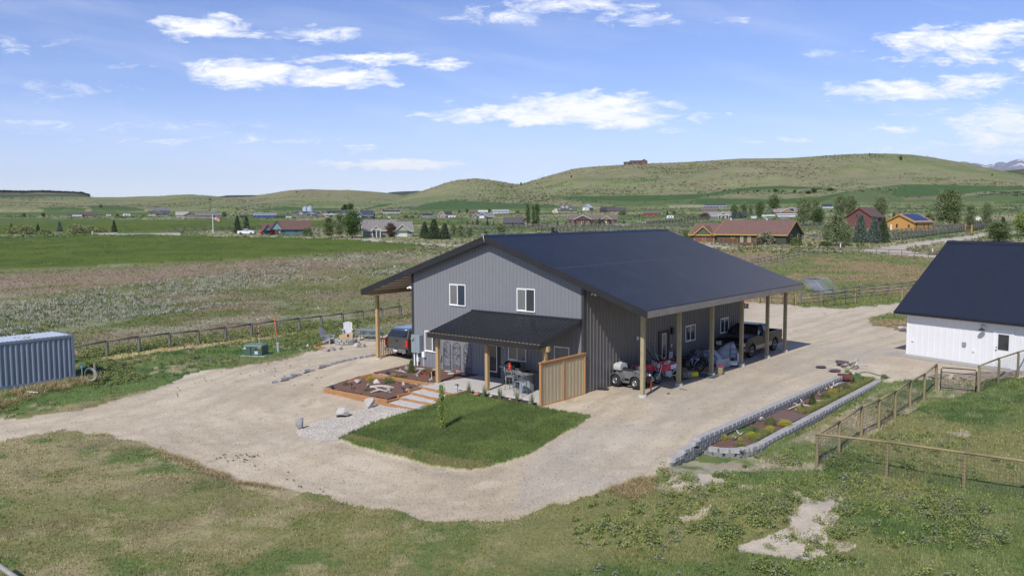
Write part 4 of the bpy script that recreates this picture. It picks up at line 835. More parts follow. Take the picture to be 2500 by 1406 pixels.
for x in (-CLn, -.12):
    for y in (-.02, CWd-.12): m.bx(x, x+.14, y, y+.14, 0, CHt)
for y in (-.015, CWd-.11): m.bx(-CLn+.14, -.12, y, y+.09, CHt-.16, CHt-.02); m.bx(-CLn+.14, -.12, y, y+.09, .0, .15)
for x in (-CLn+.02, -.10): m.bx(x, x+.1, .12, CWd-.12, CHt-.14, CHt-.025); m.bx(x, x+.1, .12, CWd-.12, .01, .15)
m.build('corner_frame', MATS['cont'], o)
m = MB(); m.bx(-.05, -.02, .12, CWd-.12, .15, CHt-.15)
for y in (.5, .8, 1.6, 1.9): m.cyl((.01, y, .1), (.01, y, CHt-.12), .02)
m.build('door', MATS['cont'], o)
# white/rust marks on the roof
m = MB(); 
for x, y, w, h in ((-2.2, .7, .5, .16), (-2.0, 1.1, .35, .1), (-2.5, 1.3, .3, .12)): m.box((x, y, CHt-.0), (w, h, .006))
m.build('roof_patch', M('rustpatch', (.5, .42, .3), .8, 0, .3, 6.), o)
# ---- green transformer box
o = thing('transformer_box', 'green metal utility transformer box on the grass', 'utility box', G(625, 866), radians(-8))
m = MB(); W_ = 1.25; m.loft([[Vector((x, y, z)) for x, y in ((-W_/2, -.5), (W_/2, -.5), (W_/2, .5), (-W_/2, .5))] for z in (0, .62)]); m.build('cabinet', M('trgreen', (.062, .105, .075), .5, 0, .1), o, bevel=.03)
m = MB(); m.box((0, 0, .66), (W_+.04, 1.05, .09), taper=(.9, .85)); m.build('lid', M('trgreen2', (.13, .20, .16), .5, 0, .1), o, bevel=.02)
m = MB(); m.box((.25, -.512, .22), (.22, .01, .2)); m.box((-.52, -.512, .50), (.14, .01, .12)); m.build('label_plate', M('label_pl', (.45, .55, .7), .5), o); m = MB(); m.box((.46, -.512, .55), (.22, .01, .05)); m.build('warning_strip', M('yel', (.6, .45, .05), .5), o); m = MB(); m.bx(-.14, -.09, -.52, -.50, .05, .6); m.bx(.18, .28, -.53, -.5, .38, .48); m.build('latch', MATS['black'], o)
m = MB(); m.bx(-.8, .8, -.65, .65, -.06, .015); m.build('pad', MATS['conc'], o)
m = MB(); m.cyl((.1, .3, .7), (.1, .3, 1.95), .012); mk = m.build('marker_rod', MATS['white_trim'], o); m = MB(); [m.cyl((.1, .3, z), (.1, .3, z+.15), .016) for z in (1.0, 1.3, 1.6, 1.85)]; m.build('red_band', MATS['red'], mk)
# ---- orange marker stake on post, utility pedestal
M('orange', (.75, .13, .03), .5, 0, .05); M('old_wood', (.25, .22, .16), .9, 0, .2, 5., stretch=(6, 6, .5)); M('pedestal', (.30, .40, .38), .5)
o = thing('marker_post', 'weathered wood post topped by a tall orange marker pole', 'marker post', G(676, 852)); m = MB(); m.cyl((0, 0, -.1), (0, 0, .98), .055, .05, 8); m.build('post', MATS['old_wood'], o); m = MB(); m.box((-.06, 0, 1.5), (.05, .03, 1.35), ry=-.075); m.build('marker_pole', MATS['orange'], o)
o = thing('utility_pedestal', 'small grey green cable pedestal beside the marker post', 'utility pedestal', G(678, 858)+Vector((.1, -.2, 0))); m = MB(); m.cyl((0, 0, 0), (0, 0, .58), .09, .09, 12); m.build('body', MATS['pedestal'], o); m = MB(); m.cyl((0, 0, .58), (0, 0, .63), .10, .08, 12); m.build('cap', MATS['pedestal'], o)
# ---- adirondack chairs
M('chair_grey', (.30, .31, .34), .6); M('chair_white', (.55, .55, .57), .6)
def adirondack(p, rz, mat, label):
    o = thing('adirondack_chair', label, 'chair', p, rz, 'adirondack chairs at the fire pit')
    m = MB()
    for k in range(6): m.box((-.24+k*.096, -.05, .34), (.085, .50, .02), rx=radians(12))
    m.build('seat', MATS[mat], o)
    m = MB()
    for k in range(6): x = -.25+k*.1; hh = .78+.10*cos((k-2.5)/2.5*1.3); m.prism([(x-.043, .22, .28), (x+.043, .22, .28), (x*1.12+.045, .22+hh*.42, .28+hh*.92), (x*1.12-.045, .22+hh*.42, .28+hh*.92)], (0, .02, .008))
    m.box((0, .33, .5), (.56, .03, .06)); m.build('backrest', MATS[mat], o)
    for s in (-1, 1):
        m = MB(); m.box((s*.34, -.04, .57), (.12, .72, .025)); m.build('armrest', MATS[mat], o)
        m = MB(); m.bx(s*.30-.02, s*.30+.02, -.34, -.24, 0, .56); m.build('leg', MATS[mat], o); m = MB(); m.prism([(s*.27-.015, -.3, .30), (s*.27-.015, -.3, .40), (s*.27-.015, .45, .10), (s*.27-.015, .50, 0), (s*.27-.015, .38, 0)], (.03, 0, 0)); m.build('leg', MATS[mat], o)
adirondack(G(801, 838), radians(72), 'chair_grey', 'grey plastic lounge chair turned sideways left of the fire pit'); adirondack(G(849, 823), radians(8), 'chair_white', 'pale plastic lounge chair behind the fire pit facing us')
# ---- fire pit with logs
M('block', (.36, .35, .335), .9, 0, .15, 4., bump=.6, bscale=20.); M('log_mat', (.50, .36, .20), .9, 0, .2, 5.)
fp = G(845, 838); o = thing('fire_pit', 'round grey block fire pit ring on gravel', 'fire pit', fp)
for l in range(2):
    m = MB(); n = 14
    for k in range(n): t = 2*pi*(k+.5*l)/n; m.box((.66*cos(t), .66*sin(t), .10+l*.17), (.24, .28, .155), rz=t)
    m.build('block_course', MATS['block'], o, bevel=.015)
for i, (x, y, r, h) in enumerate(((-.08, -.05, .18, .55), (.30, .1, .13, .6), (-.35, .15, .12, .45))):
    t = thing('firewood_log', ['thick split log standing in the middle of the fire pit', 'slim split log leaning right in the fire pit', 'short split log leaning left in the fire pit'][i], 'log', fp+Vector((x, y, .12)), 0, 'split logs in the fire pit'); m = MB(); m.prism([(-r, 0, 0), (r, -.04, 0), (r*.7, r, 0), (-r*.6, r, 0)], (x*.15, y*.2, h)); m.build('log', MATS['log_mat'], t)
# timber edging of fire pit gravel
for p, q, l in (((767, 849), (804, 856), 'timber edging at the near left of fire pit gravel'), ((769, 845), (870, 826), 'thin timber edging behind the fire pit along the grass')):
    P, Q = G(*p), G(*q); t = thing('landscape_timber', l, 'garden edging', P, 0, TG); m = MB(); m.bar((0, 0, .05), Q-P+Vector((0, 0, .05)), .12, .13); m.build('beam', MATS['timber'], t)
# ---- picnic table
M('blue_grey', (.18, .22, .30), .5)
o = thing('picnic_table', 'blue grey folding picnic table with benches behind the carport post', 'picnic table', G(903, 829), radians(-10))
m = MB(); m.box((0, 0, .73), (1.8, .75, .05)); m.build('tabletop', MATS['blue_grey'], o, bevel=.01)
for s in (-1, 1): m = MB(); m.box((0, s*.72, .43), (1.8, .26, .04)); m.build('bench', MATS['blue_grey'], o, bevel=.01)
for s in (-1, 1): m = MB(); m.tube([(s*.7, -.8, 0), (s*.7, -.74, .41), (s*.66, 0, .42), (s*.7, .74, .41), (s*.7, .8, 0)], .02, 6); m.tube([(s*.62, -.3, .02), (s*.62, -.26, .70)], .02, 6); m.tube([(s*.62, .3, .02), (s*.62, .26, .70)], .02, 6); m.tube([(s*.62, -.3, .02), (s*.62, .3, .02)], .02, 6); m.build('leg_frame', MATS['black'], o)
# ---- slatted wooden screen behind the left pickup
o = thing('slatted_screen', 'low reddish slatted wood screen behind the left carport post', 'fence', bw(-8.52, -.15, 0), YAW+pi/2); 
m = MB(); [m.bx(.0+k*.15, .05+k*.15, -.02, .02, .12, 1.2) for k in range(11)]; m.build('slat', MATS['cedar'], o); m = MB(); m.bx(-.03, 1.65, -.05, -.021, 1.12, 1.22); m.build('rail', MATS['cedar'], o); MB().bx(-.03, 1.65, -.05, -.021, .04, .14).build('rail', MATS['cedar'], o)
# ---- row of grey blocks left of the drive
Bp = [(691,929,1),(668,934,0),(705,924,0),(713,920,1),(726,916.5,0),(747,909,1),(760,905.5,0),(783,898,1),(797,894,0),(811,889,0),(824,885.5,0),(838,882,0),(852,879,0),(866,876,0),(880,873.5,0),(894,871,0),(908,868.5,0)]
BL = ['lowest','second','third','fourth','fifth','sixth','seventh','eighth','ninth','tenth','eleventh','twelfth','thirteenth','fourteenth','fifteenth','sixteenth','last']
Bp.sort(key=lambda k: k[0])
for i, (x, y, up) in enumerate(Bp):
    p = G(x, y); o = MB().box((0, 0, 0), (.46 if i % 3 else .40, .26, .16), taper=(.94, .9)).build('retaining_block', MATS['block'], None, p+Vector((0, 0, .03+.08*up)), YAW+radians(88)+.06*(i % 3), bevel=.015)
    tag(o, f'{BL[i]} grey block of the long row from the drive up to the carport', 'block', 'grey blocks in a row along the left drive')
# ================================================================== vehicles
M('tyre', (.020, .020, .021), .85, 0, .15, 20.)
M('rim', (.50, .51, .53), .28, .9, .05)
M('chrome', (.62, .63, .65), .12, 1., .03)
M('tail', (.55, .015, .012), .2, 0, .1, coat=.5)
M('lamp', (.62, .62, .60), .12, 0, .05, coat=.6)
M('under', (.015, .015, .015), .8)
M('auto_glass', (.018, .022, .028), .04, 0, .1, spec=1.)
M('plate', (.62, .60, .66), .5, 0, .05)
M('liner', (.02, .02, .021), .8)
for k, c in dict(paint_black=(.010, .009, .011), paint_grey=(.075, .073, .070), paint_white=(.75, .76, .78), paint_red=(.62, .012, .015), paint_blue=(.02, .05, .2)).items(): M(k, c, .35, 0, .04, coat=.10, spec=.3)
M('cap_blue', (.07, .12, .26), .25, .2, .05, coat=.8); M('trim_tan', (.20, .175, .15), .35, .2, .05, coat=.4)
def pickup(label, loc, rz, paint, cap=False, lower=None, name='pickup_truck', small=False, group=None):
    """front of the truck at -y, length 5.8"""
    o = thing(name, label, 'pickup truck', loc, rz, group); P = MATS[paint]; Wd = 1.98; h = Wd/2; r = .40; yf, yr = -1.86, 1.72
    def side(x0, x1, pts): 
        m = MB(); m.prism([(x0, y, z) for y, z in pts], (x1-x0, 0, 0)); return m
    def arch(c): return [(c+.50*cos(t), .40+.52*sin(t)) for t in [pi*k/8 for k in range(8, -1, -1)]]
    # lower body side shells with wheel arches
    prof = [(-2.86, .42)]+arch(yf)+arch(yr)+[(2.82, .45), (2.86, 1.30), (-1.15, 1.32), (-2.55, 1.20), (-2.84, 1.02)]
    for s in (-1, 1):
        m = MB(); xs = [s*h*.97, s*h, s*h*.86]
        m.prism([(s*(h-.10), y, z) for y, z in prof], (s*.10, 0, 0)); b = m.build('side_panel', P, o, bevel=0 if small else .015)
        if lower:
            m = MB()
            for a, c in ((yf+.56, yr-.56),): m.bx(s*h, s*(h+.008), a, c, .46, .70)
            m.build('lower_trim', MATS[lower], b)
    m = MB(); m.bx(-h+.1, h-.1, -2.6, -1.05, .5, 1.18); m.bx(-h+.1, h-.1, -1.05, .80, .45, 1.28)
    m.bx(-h+.1, h-.1, .80, 2.80, .50, .78); m.build('floor', MATS['under'], o)
    # hood, domed
    m = MB(); rings = []
    for y, z, w in ((-2.80, .98, .84), (-2.72, 1.12, .90), (-2.2, 1.24, .93), (-1.5, 1.31, .94), (-1.10, 1.34, .94)): rings.append([Vector((-h*w, y, z-.12)), Vector((-h*w, y, z-.02)), Vector((-h*w*.7, y, z+.03)), Vector((0, y, z+.045)), Vector((h*w*.7, y, z+.03)), Vector((h*w, y, z-.02)), Vector((h*w, y, z-.12))])
    m.sm = True; m.loft(rings); m.build('hood', P, o)
    # cab: pillars and roof
    cy0, cy1 = -1.15, .82 if not cap else .80
    base = 1.30; top = 1.86
    A = [(-h+.05, cy0), (h-.05, cy0), (h-.05, cy1), (-h+.05, cy1)]; Bt = [(-h+.26, cy0+.72), (h-.26, cy0+.72), (h-.26, cy1-.18), (-h+.26, cy1-.18)]
    m = MB(); m.loft([[Vector((x, y, base)) for x, y in A], [Vector((x, y, top-.05)) for x, y in Bt]], cap=False); m.build('cab_glass', MATS['auto_glass'], o)
    m = MB(); m.sm = True; m.loft([[Vector((x*k, (y-.0)*1+(-.03 if i < 2 else .03)*(1-j), z)) for i, (x, y) in enumerate(Bt)] for j, (k, z) in enumerate(((1.04, top-.06), (1.02, top-.0), (.90, top+.035)))]); m.build('cab_roof', P, o)
    m = MB()
    for i in range(4): m.bar((A[i][0], A[i][1], base-.02), (Bt[i][0], Bt[i][1], top-.04), .085, .085)
    for s in (-1, 1): ym = .0; m.bar((s*(h-.04), ym, base-.02), (s*(h-.25), ym+.02, top-.04), .09, .07)
    m.build('pillars', P, o)
    # bed
    if cap:
        m = MB(); A = [(-h+.05, .84), (h-.05, .84), (h-.05, 2.80), (-h+.05, 2.80)]; Bt2 = [(-h+.16, .88), (h-.16, .88), (h-.20, 2.52), (-h+.20, 2.52)]
        m.loft([[Vector((x, y, 1.31)) for x, y in A], [Vector((x, y, 1.80)) for x, y in Bt2]]); c = m.build('camper_shell', P, o, bevel=.03)
        m = MB(); m.sm = True; m.loft([[Vector((x*k, .88+(y-.88)*k2, z)) for x, y in Bt2] for k, k2, z in ((1.0, 1.01, 1.805), (.98, 1.0, 1.86), (.80, .93, 1.90))]); m.build('shell_roof', MATS['cap_blue'], c)
        m = MB(); m.prism([(-h+.18, 2.775, 1.38), (h-.18, 2.775, 1.38), (h-.28, 2.575, 1.74), (-h+.28, 2.575, 1.74)], (0, .03, .015)); m.build('rear_window', MATS['auto_glass'], c)
        for s in (-1, 1): m = MB(); m.prism([(s*(h-.045), 1.1, 1.42), (s*(h-.045), 2.35, 1.42), (s*(h-.125), 2.25, 1.70), (s*(h-.125), 1.15, 1.70)], (s*.012, 0, .003)); m.build('side_window', MATS['auto_glass'], c)
    else:
        m = MB(); m.bx(-h+.1, h-.1, .84, 2.74, .785, .80); m.bx(-h+.1, -h+.13, .84, 2.74, .80, 1.29); m.bx(h-.13, h-.1, .84, 2.74, .80, 1.29); m.bx(-h+.1, h-.1, .82, .86, .80, 1.29); m.build('bed_liner', MATS['liner'], o)
    m = MB(); m.bx(-h+.1, h-.1, 2.75, 2.84, .66, 1.30); tg = m.build('tailgate', P, o, bevel=.012); m = MB(); m.bx(-.12, .12, 2.84, 2.855, 1.10, 1.18); m.build('handle', MATS['black'], tg)
    m = MB(); m.bx(-h+.02, -.34, 2.87, 3.02, .46, .66); m.bx(.34, h-.02, 2.87, 3.02, .46, .66); m.bx(-.34, .34, 2.86, 2.96, .44, .62); m.bx(-h+.06, h-.06, 2.88, 3.0, .62, .668); m.build('rear_bumper', MATS['chrome' if cap else 'paint_black'], o)
    m = MB(); m.bx(-.16, .16, 2.962, 2.97, .47, .62); m.build('number_plate', MATS['plate'], o)
    for s in (-1, 1): m = MB(); m.bx(s*(h-.20), s*(h-.0)+s*.006, 2.80, 2.875, .80, 1.20); m.build('tail_light', MATS['tail'], o)
    m = MB(); m.bx(-h+.01, h-.01, -2.98, -2.83, .48, .70); bp = m.build('front_bumper', MATS['trim_tan' if lower else 'chrome'], o, bevel=.03)
    m = MB(); m.bx(-.42, .42, -2.985, -2.975, .52, .66); m.build('grille_slot', MATS['black'], bp); m = MB(); [m.cyl((s*.74, -2.985, .60), (s*.74, -2.97, .60), .085, .085, 14) for s in (-1, 1)][0]
    for s in (-1, 1): m = MB(); m.cyl((s*.74, -2.99, .60), (s*.74, -2.97, .60), .085, .085, 14); m.build('fog_light', MATS['black'], bp)
    m = MB(); m.bx(-.56, .56, -2.89, -2.83, .74, 1.06); g = m.build('grille', MATS['black'], o); m = MB(); m.bx(-.60, .60, -2.905, -2.89, .885, .915); m.bx(-.03, .03, -2.92, -2.89, .74, 1.10); m.build('grille_bar', MATS['chrome'], g)
    for s in (-1, 1): m = MB(); m.loft([[Vector((s*x, y, z)) for x, z in ((.58, .76), (.96, .78), (.97, 1.0), (.60, 1.04))] for y in (-2.89, -2.76)]); m.build('headlight', MATS['lamp'], o)
    m = MB(); m.bx(-.15, .15, -2.995, -2.985, .50, .62); m.build('number_plate', MATS['plate'], o)
    for s in (-1, 1):
        m = MB(); m.box((s*(h+.13), -.78, 1.38), (.20, .13, .24)); m.bar((s*(h-.02), -.78, 1.33), (s*(h+.08), -.78, 1.33), .05); m.build('mirror', MATS['black'], o)
        for y in (-.02, .80): m = MB(); m.bx(s*(h+.0005), s*(h+.003), y-.008, y+.008, .5, 1.28); m.build('door_seam', MATS['under'], o)
        for y in (-.15, .62)[:1 if small else 2]: m = MB(); m.bx(s*(h+.002), s*(h+.035), y-.10, y+.10, 1.08, 1.12); m.build('door_handle', MATS['black'], o)
        for y in (yf, yr):
            c = Vector((s*(h-.14), y, r)); m = MB(); m.sm = True; m.lathe(c, [(.24, -.11), (.37, -.125), (.40, -.08), (.40, .08), (.37, .125), (.24, .11)], 22, 'x'); w = m.build('wheel', MATS['tyre'], o)
            m = MB(); x0 = s*(h-.14+.085)
            m.cyl((x0-s*.05, y, r), (x0-s*.04, y, r), .25, .25, 20); m.build('wheel_well', MATS['under'], w)
            m = MB(); m.torus((x0+s*.01, y, r), (1, 0, 0), .235, .022, 22, 6); m.cyl((x0-s*.03, y, r), (x0+s*.035, y, r), .07, .06, 10)
            for k in range(6): t = 2*pi*k/6; m.bar((x0, y+.05*cos(t), r+.05*sin(t)), (x0+s*.005, y+.235*cos(t), r+.235*sin(t)), .07, .03, up=(1, 0, 0))
            m.build('rim', MATS['rim'], w)
    return o
# dark pickup under the right carport, nose toward the viewer
pf, pr_ = bw(9.92, 14.38), bw(9.96, 17.92)
pickup('black pickup with tan lower trim parked under right carport', bw(8.92, 16.25, 0), YAW, 'paint_black', lower='trim_tan')
# grey pickup with camper shell under the left carport, tail toward the viewer
gp = pickup('grey pickup with blue topped camper shell under the left carport', bw(-7.42, 3.42, 0), YAW+pi, 'paint_grey', cap=True)
def text(parent, s, size, loc, rot, mat, name='lettering', ext=.003):
    cu = bpy.data.curves.new('lettering', 'FONT'); cu.body = s; cu.size = size; cu.extrude = ext; cu.align_x = 'CENTER'; cu.align_y = 'CENTER'
    t = bpy.data.objects.new('tmp', cu); COL.objects.link(t); dg = bpy.context.evaluated_depsgraph_get(); me = bpy.data.meshes.new_from_object(t.evaluated_get(dg)); bpy.data.objects.remove(t)
    me.materials.clear(); me.materials.append(mat); o = bpy.data.objects.new(name, me); COL.objects.link(o); o.parent = parent; o.location = loc; o.rotation_euler = rot; return o
for s in (-1, 1): text(gp, 'Z71', .17, (s*1.0, 2.45, 1.08), (pi/2, 0, s*pi/2), MATS['tail'])
text(gp, 'SIERRA', .07, (.62, 2.845, .80), (pi/2, 0, pi), MATS['chrome']); text(gp, 'GMC', .08, (-.60, 2.845, .80), (pi/2, 0, pi), MATS['tail'])
m = MB(); m.tube([(-.55, 2.5, .42), (-.62, 2.95, .40)], .04, 8); m.build('exhaust', MATS['chrome'], gp)
# ---- ATV with a sprayer tank
M('atv_grey', (.15, .15, .155), .5, 0, .1); M('tank_white', (.50, .51, .50), .45, 0, .08)
def atv(loc, rz):
    o = thing('quad_bike', 'dark grey quad bike with white sprayer tank behind the corner post', 'quad bike', loc, rz)
    for s in (-1, 1):
        for y, r in ((-.62, .31), (.62, .31)):
            m = MB(); m.lathe((s*.44, y, r), [(.13, -.12), (.28, -.13), (.31, -.09), (.31, .09), (.28, .13), (.13, .12)], 18, 'x'); w = m.build('wheel', MATS['tyre'], o)
            m = MB(); m.lathe((s*.575, y, r), [(.03, -.02), (.15, .0), (.16, .05), (.12, .05), (.10, .015), (.02, .02)] if s > 0 else [(.02, -.02), (.10, -.015), (.12, -.05), (.16, -.05), (.15, 0), (.03, .02)], 14, 'x'); m.build('rim', MATS['rim'], w)
        for y in (-.62, .62): m = MB(); m.loft([[Vector((s*x, y+.40*cos(t), .34+.38*sin(t))) for x in (.24, .58)]+[Vector((s*x, y+.37*cos(t), .34+.35*sin(t))) for x in (.58, .24)] for t in [pi*k/8 for k in range(0, 9)]]); m.build('fender', MATS['atv_grey'], o)
        m = MB(); m.bx(s*.2, s*.5, -.22, .22, .26, .32); m.build('footwell', MATS['atv_grey'], o)
    m = MB(); m.loft([[Vector((-w, y, z0)), Vector((w, y, z0)), Vector((w*.8, y, z1)), Vector((-w*.8, y, z1))] for y, w, z0, z1 in ((-.85, .22, .45, .72), (-.45, .25, .4, .92), (-.15, .14, .4, .86), (.2, .16, .4, .82), (.85, .24, .5, .78))]); m.build('body', MATS['atv_grey'], o, bevel=.02)
    m = MB(); m.loft([[Vector((-w, y, .82)), Vector((w, y, .82)), Vector((w*.8, y, z)), Vector((-w*.8, y, z))] for y, w, z in ((-.25, .12, .90), (.1, .16, .90), (.5, .17, .93))]); m.build('seat', MATS['black'], o, bevel=.02)
    for y0, y1, z in ((-.95, -.45, .80), (.45, 1.0, .80)):
        m = MB()
        for k in range(5): x = -.36+k*.18; m.tube([(x, y0, z), (x, y1, z)], .012, 5)
        for y in (y0, y1): m.tube([(-.40, y, z), (.40, y, z)], .014, 5)
        m.build('rack', MATS['black'], o)
    m = MB(); m.tube([(0, -.42, .85), (0, -.30, 1.02)], .03); m.tube([(-.38, -.22, 1.04), (-.15, -.32, 1.05), (.15, -.32, 1.05), (.38, -.22, 1.04)], .014); m.build('handlebar', MATS['black'], o)
    m = MB(); m.bx(-.30, .30, -1.05, -.98, .38, .62); m.tube([(-.3, -1.0, .62), (0, -1.04, .66), (.3, -1.0, .62)], .02); m.build('front_guard', MATS['black'], o)
    for s in (-1, 1): m = MB(); m.lathe((s*.24, -.98, .66), [(.02, -.05), (.07, -.03), (.07, .02), (.02, .03)], 10, 'y'); m.build('headlight', MATS['lamp'], o)
    t = thing('sprayer_tank', 'white plastic sprayer tank strapped on the quad bike rack', 'tank', o.location+Euler((0, 0, rz)).to_matrix() @ Vector((0, .70, .815)), rz)
    m = MB(); m.loft([[Vector((x, y, z)) for x, z in ((-.30, 0), (.30, 0), (.33, .15), (.30, .30), (.12, .36), (-.12, .36), (-.30, .30), (-.33, .15))] for y in (-.22, -.08, .08, .22)]); m.build('tank', MATS['tank_white'], t, bevel=.03)
    m = MB(); m.cyl((0, 0, .36), (0, 0, .42), .09, .09, 12); m.build('lid', MATS['tank_white'], t); m = MB(); m.box((0, -.28, .08), (.18, .10, .14)); m.build('pump', MATS['black'], t); m = MB(); m.tube([(-.1, .1, .40), (.1, -.1, .46), (.25, -.2, .3), (.3, -.3, .1)], .014); m.build('hose', MATS['black'], t)
    return o
a = bw(8.72, 1.95, 0); atv(a, YAW+radians(86))
m = MB(); t = thing('orange_stand', 'faded orange metal strap standing before the quad bike front wheel', 'strap', bw(10.10, 1.55, 0), YAW); m.prism([(-.03, 0, 0), (.03, 0, 0), (.07, 0, .55), (.01, 0, .62), (-.03, 0, .4)], (0, .03, 0)); m.build('strap', MATS['orange'], t)
# ---- dirt bikes
M('mx_red', (.60, .015, .03), .35, 0, .05, coat=.3); M('mx_white', (.65, .66, .68), .4)
def dirtbike(loc, rz, label, lean=.12, plate=True):
    o = thing('dirt_bike', label, 'motorcycle', loc, rz, 'red dirt bikes under the carport'); o.rotation_euler = (lean*0, lean, rz)
    for y, R in ((-.72, .33), (.72, .31)):
        m = MB(); m.torus((0, y, R), (1, 0, 0), R-.045, .048, 26, 7); w = m.build('wheel', MATS['tyre'], o)
        m = MB(); m.torus((0, y, R), (1, 0, 0), R-.095, .014, 24, 5); m.cyl((-.04, y, R), (.04, y, R), .05, .05, 10)
        for k in range(12): t = 2*pi*k/12; m.bar((0, y+.05*cos(t), R+.05*sin(t)), (0, y+(R-.1)*cos(t), R+(R-.1)*sin(t)), .006)
        m.build('rim', MATS['rim'], w); m = MB(); m.cyl((.03, y, R), (.036, y, R), .11, .11, 14); m.build('brake_disc', MATS['steel'], w)
    for s in (-1, 1): m = MB(); m.tube([(s*.09, -.72, .33), (s*.09, -.55, .70), (s*.09, -.42, 1.0)], [.03, .026, .024], 7); m.build('fork', MATS['mx_white' if s else 'steel'], o)
    m = MB(); m.loft([[Vector((-.05, y, z)), Vector((.05, y, z)), Vector((.04, y, z+.02)), Vector((-.04, y, z+.02))] for y, z in ((-1.10, .80), (-.85, .82), (-.55, .80), (-.42, .78))]); m.build('front_fender', MATS['mx_red'], o)
    m = MB(); m.box((0, -.60, .95), (.20, .03, .24), rx=-.35); m.build('number_board', MATS['mx_white'], o)
    m = MB(); m.loft([[Vector((-w, y, z0)), Vector((w, y, z0)), Vector((w*.7, y, z1)), Vector((-w*.7, y, z1))] for y, w, z0, z1 in ((-.50, .14, .62, .88), (-.3, .17, .62, .98), (-.05, .10, .66, .96), (.15, .08, .72, .92))]); m.build('tank_shroud', MATS['mx_red'], o, bevel=.015)
    m = MB(); m.loft([[Vector((-w, y, z)), Vector((w, y, z)), Vector((w*.8, y, z+.05)), Vector((-w*.8, y, z+.05))] for y, w, z in ((-.12, .08, .93), (.2, .09, .92), (.55, .09, .95), (.70, .06, .97))]); m.build('seat', MATS['mx_red'], o)
    m = MB(); m.loft([[Vector((-.10, y, z0)), Vector((.10, y, z0)), Vector((.09, y, z1)), Vector((-.09, y, z1))] for y, z0, z1 in ((.18, .68, .92), (.5, .72, .95), (.72, .84, .98))]); m.build('side_board', MATS['mx_white'], o)
    m = MB(); m.prism([(-.07, .6, .96), (.07, .6, .96), (.05, 1.05, 1.04), (-.05, 1.05, 1.04)], (0, 0, .02)); m.build('rear_fender', MATS['mx_red'], o)
    m = MB(); m.bx(-.13, .13, -.22, .20, .34, .64); m.cyl((-.15, .02, .42), (.15, .02, .42), .13, .13, 14); m.build('engine', MATS['galv'], o, bevel=.02)
    m = MB(); m.tube([(0, -.40, .98), (0, -.3, .45), (0, .1, .30), (0, .28, .4), (0, .25, .85)], .022); m.bar((-.06, .2, .38), (-.08, .74, .31), .05, .03); m.bar((.06, .2, .38), (.08, .74, .31), .05, .03); m.build('frame', MATS['steel'], o)
    m = MB(); m.tube([(-.40, -.28, 1.10), (-.2, -.38, 1.12), (-.1, -.40, 1.04), (.1, -.40, 1.04), (.2, -.38, 1.12), (.40, -.28, 1.10)], .014); m.tube([(-.42, -.26, 1.10), (-.28, -.34, 1.11)], .022); m.tube([(.42, -.26, 1.10), (.28, -.34, 1.11)], .022); m.build('handlebar', MATS['black'], o)
    m = MB(); m.tube([(.10, -.2, .45), (.14, -.05, .32), (.13, .35, .62), (.12, .75, .80)], [.02, .025, .045, .04]); m.build('exhaust', MATS['steel'], o)
    return o
dirtbike(bw(9.72, 4.05, 0), YAW+radians(-20), 'red and white dirt bike with nose toward us beside the second post', -.10)
dirtbike(bw(8.95, 3.25, 0), YAW+radians(165), 'red dirt bike mostly behind the quad bike', .10)
dirtbike(bw(8.75, 4.75, 0), YAW+radians(-12), 'red and white dirt bike farthest under the carport roof', .12)
# ---- bicycles
M('bike_blue', (.02, .12, .45), .3, 0, .05, coat=.5)
def bicycle(loc, rz, mat, label, lean=.12, lie=None):
    o = thing('bicycle', label, 'bicycle', loc, rz, 'bicycles leaning in a row under the carport'); o.rotation_euler = (0, lean, rz)
    for y in (-.52, .52):
        m = MB(); m.torus((0, y, .34), (1, 0, 0), .315, .027, 26, 6); w = m.build('wheel', MATS['tyre'], o); m = MB()
        for k in range(10): t = 2*pi*k/10; m.bar((0, y, .34), (0, y+.29*cos(t), .34+.29*sin(t)), .005)
        m.build('spokes', MATS['steel'], w)
    m = MB(); bb, hd, st = (0, .05, .30), (0, -.36, .82), (0, .20, .78)
    for a_, b_ in ((bb, hd), (bb, st), (st, (0, -.34, .76)), (bb, (0, .52, .34)), (st, (0, .52, .34))): m.tube([a_, b_], .019, 6)
    m.build('frame', MATS[mat], o); m = MB(); m.tube([(0, -.38, .9), (0, -.42, .66), (0, -.52, .34)], .018); m.build('fork', MATS['black'], o)
    m = MB(); m.tube([(-.32, -.30, .98), (-.1, -.37, .96), (.1, -.37, .96), (.32, -.30, .98)], .014); m.build('handlebar', MATS['black'], o)
    m = MB(); m.tube([st, (0, .23, .90)], .014); m.box((0, .25, .92), (.13, .26, .05)); m.build('saddle', MATS['black'], o); m = MB(); m.cyl((-.05, .05, .30), (.05, .05, .30), .09, .09, 12); m.bar((.06, .05, .30), (.06, .18, .20), .02); m.build('crank', MATS['black'], o); return o
bl = [(9.25, 7.6, 'mx_white', 'white framed bicycle leaning at the front of the bicycle row', .3, 70), (9.0, 8.3, 'bike_blue', 'bright blue bicycle second in the bicycle row', .2, 75), (8.8, 8.75, 'bike_blue', 'blue bicycle behind the bright blue one', .15, 80), (8.65, 9.25, 'mx_red', 'red bicycle in the middle of the row', .15, 78), (8.9, 9.9, 'black', 'black bicycle at the far end of the row by the third post', .12, 84), (8.35, 8.0, 'black', 'black bicycle closest to the grey wall', .12, 80)]
for a_, b_, mt, lb, ln, an in bl: bicycle(bw(a_, b_, .02), YAW+radians(an), mt, lb, ln)
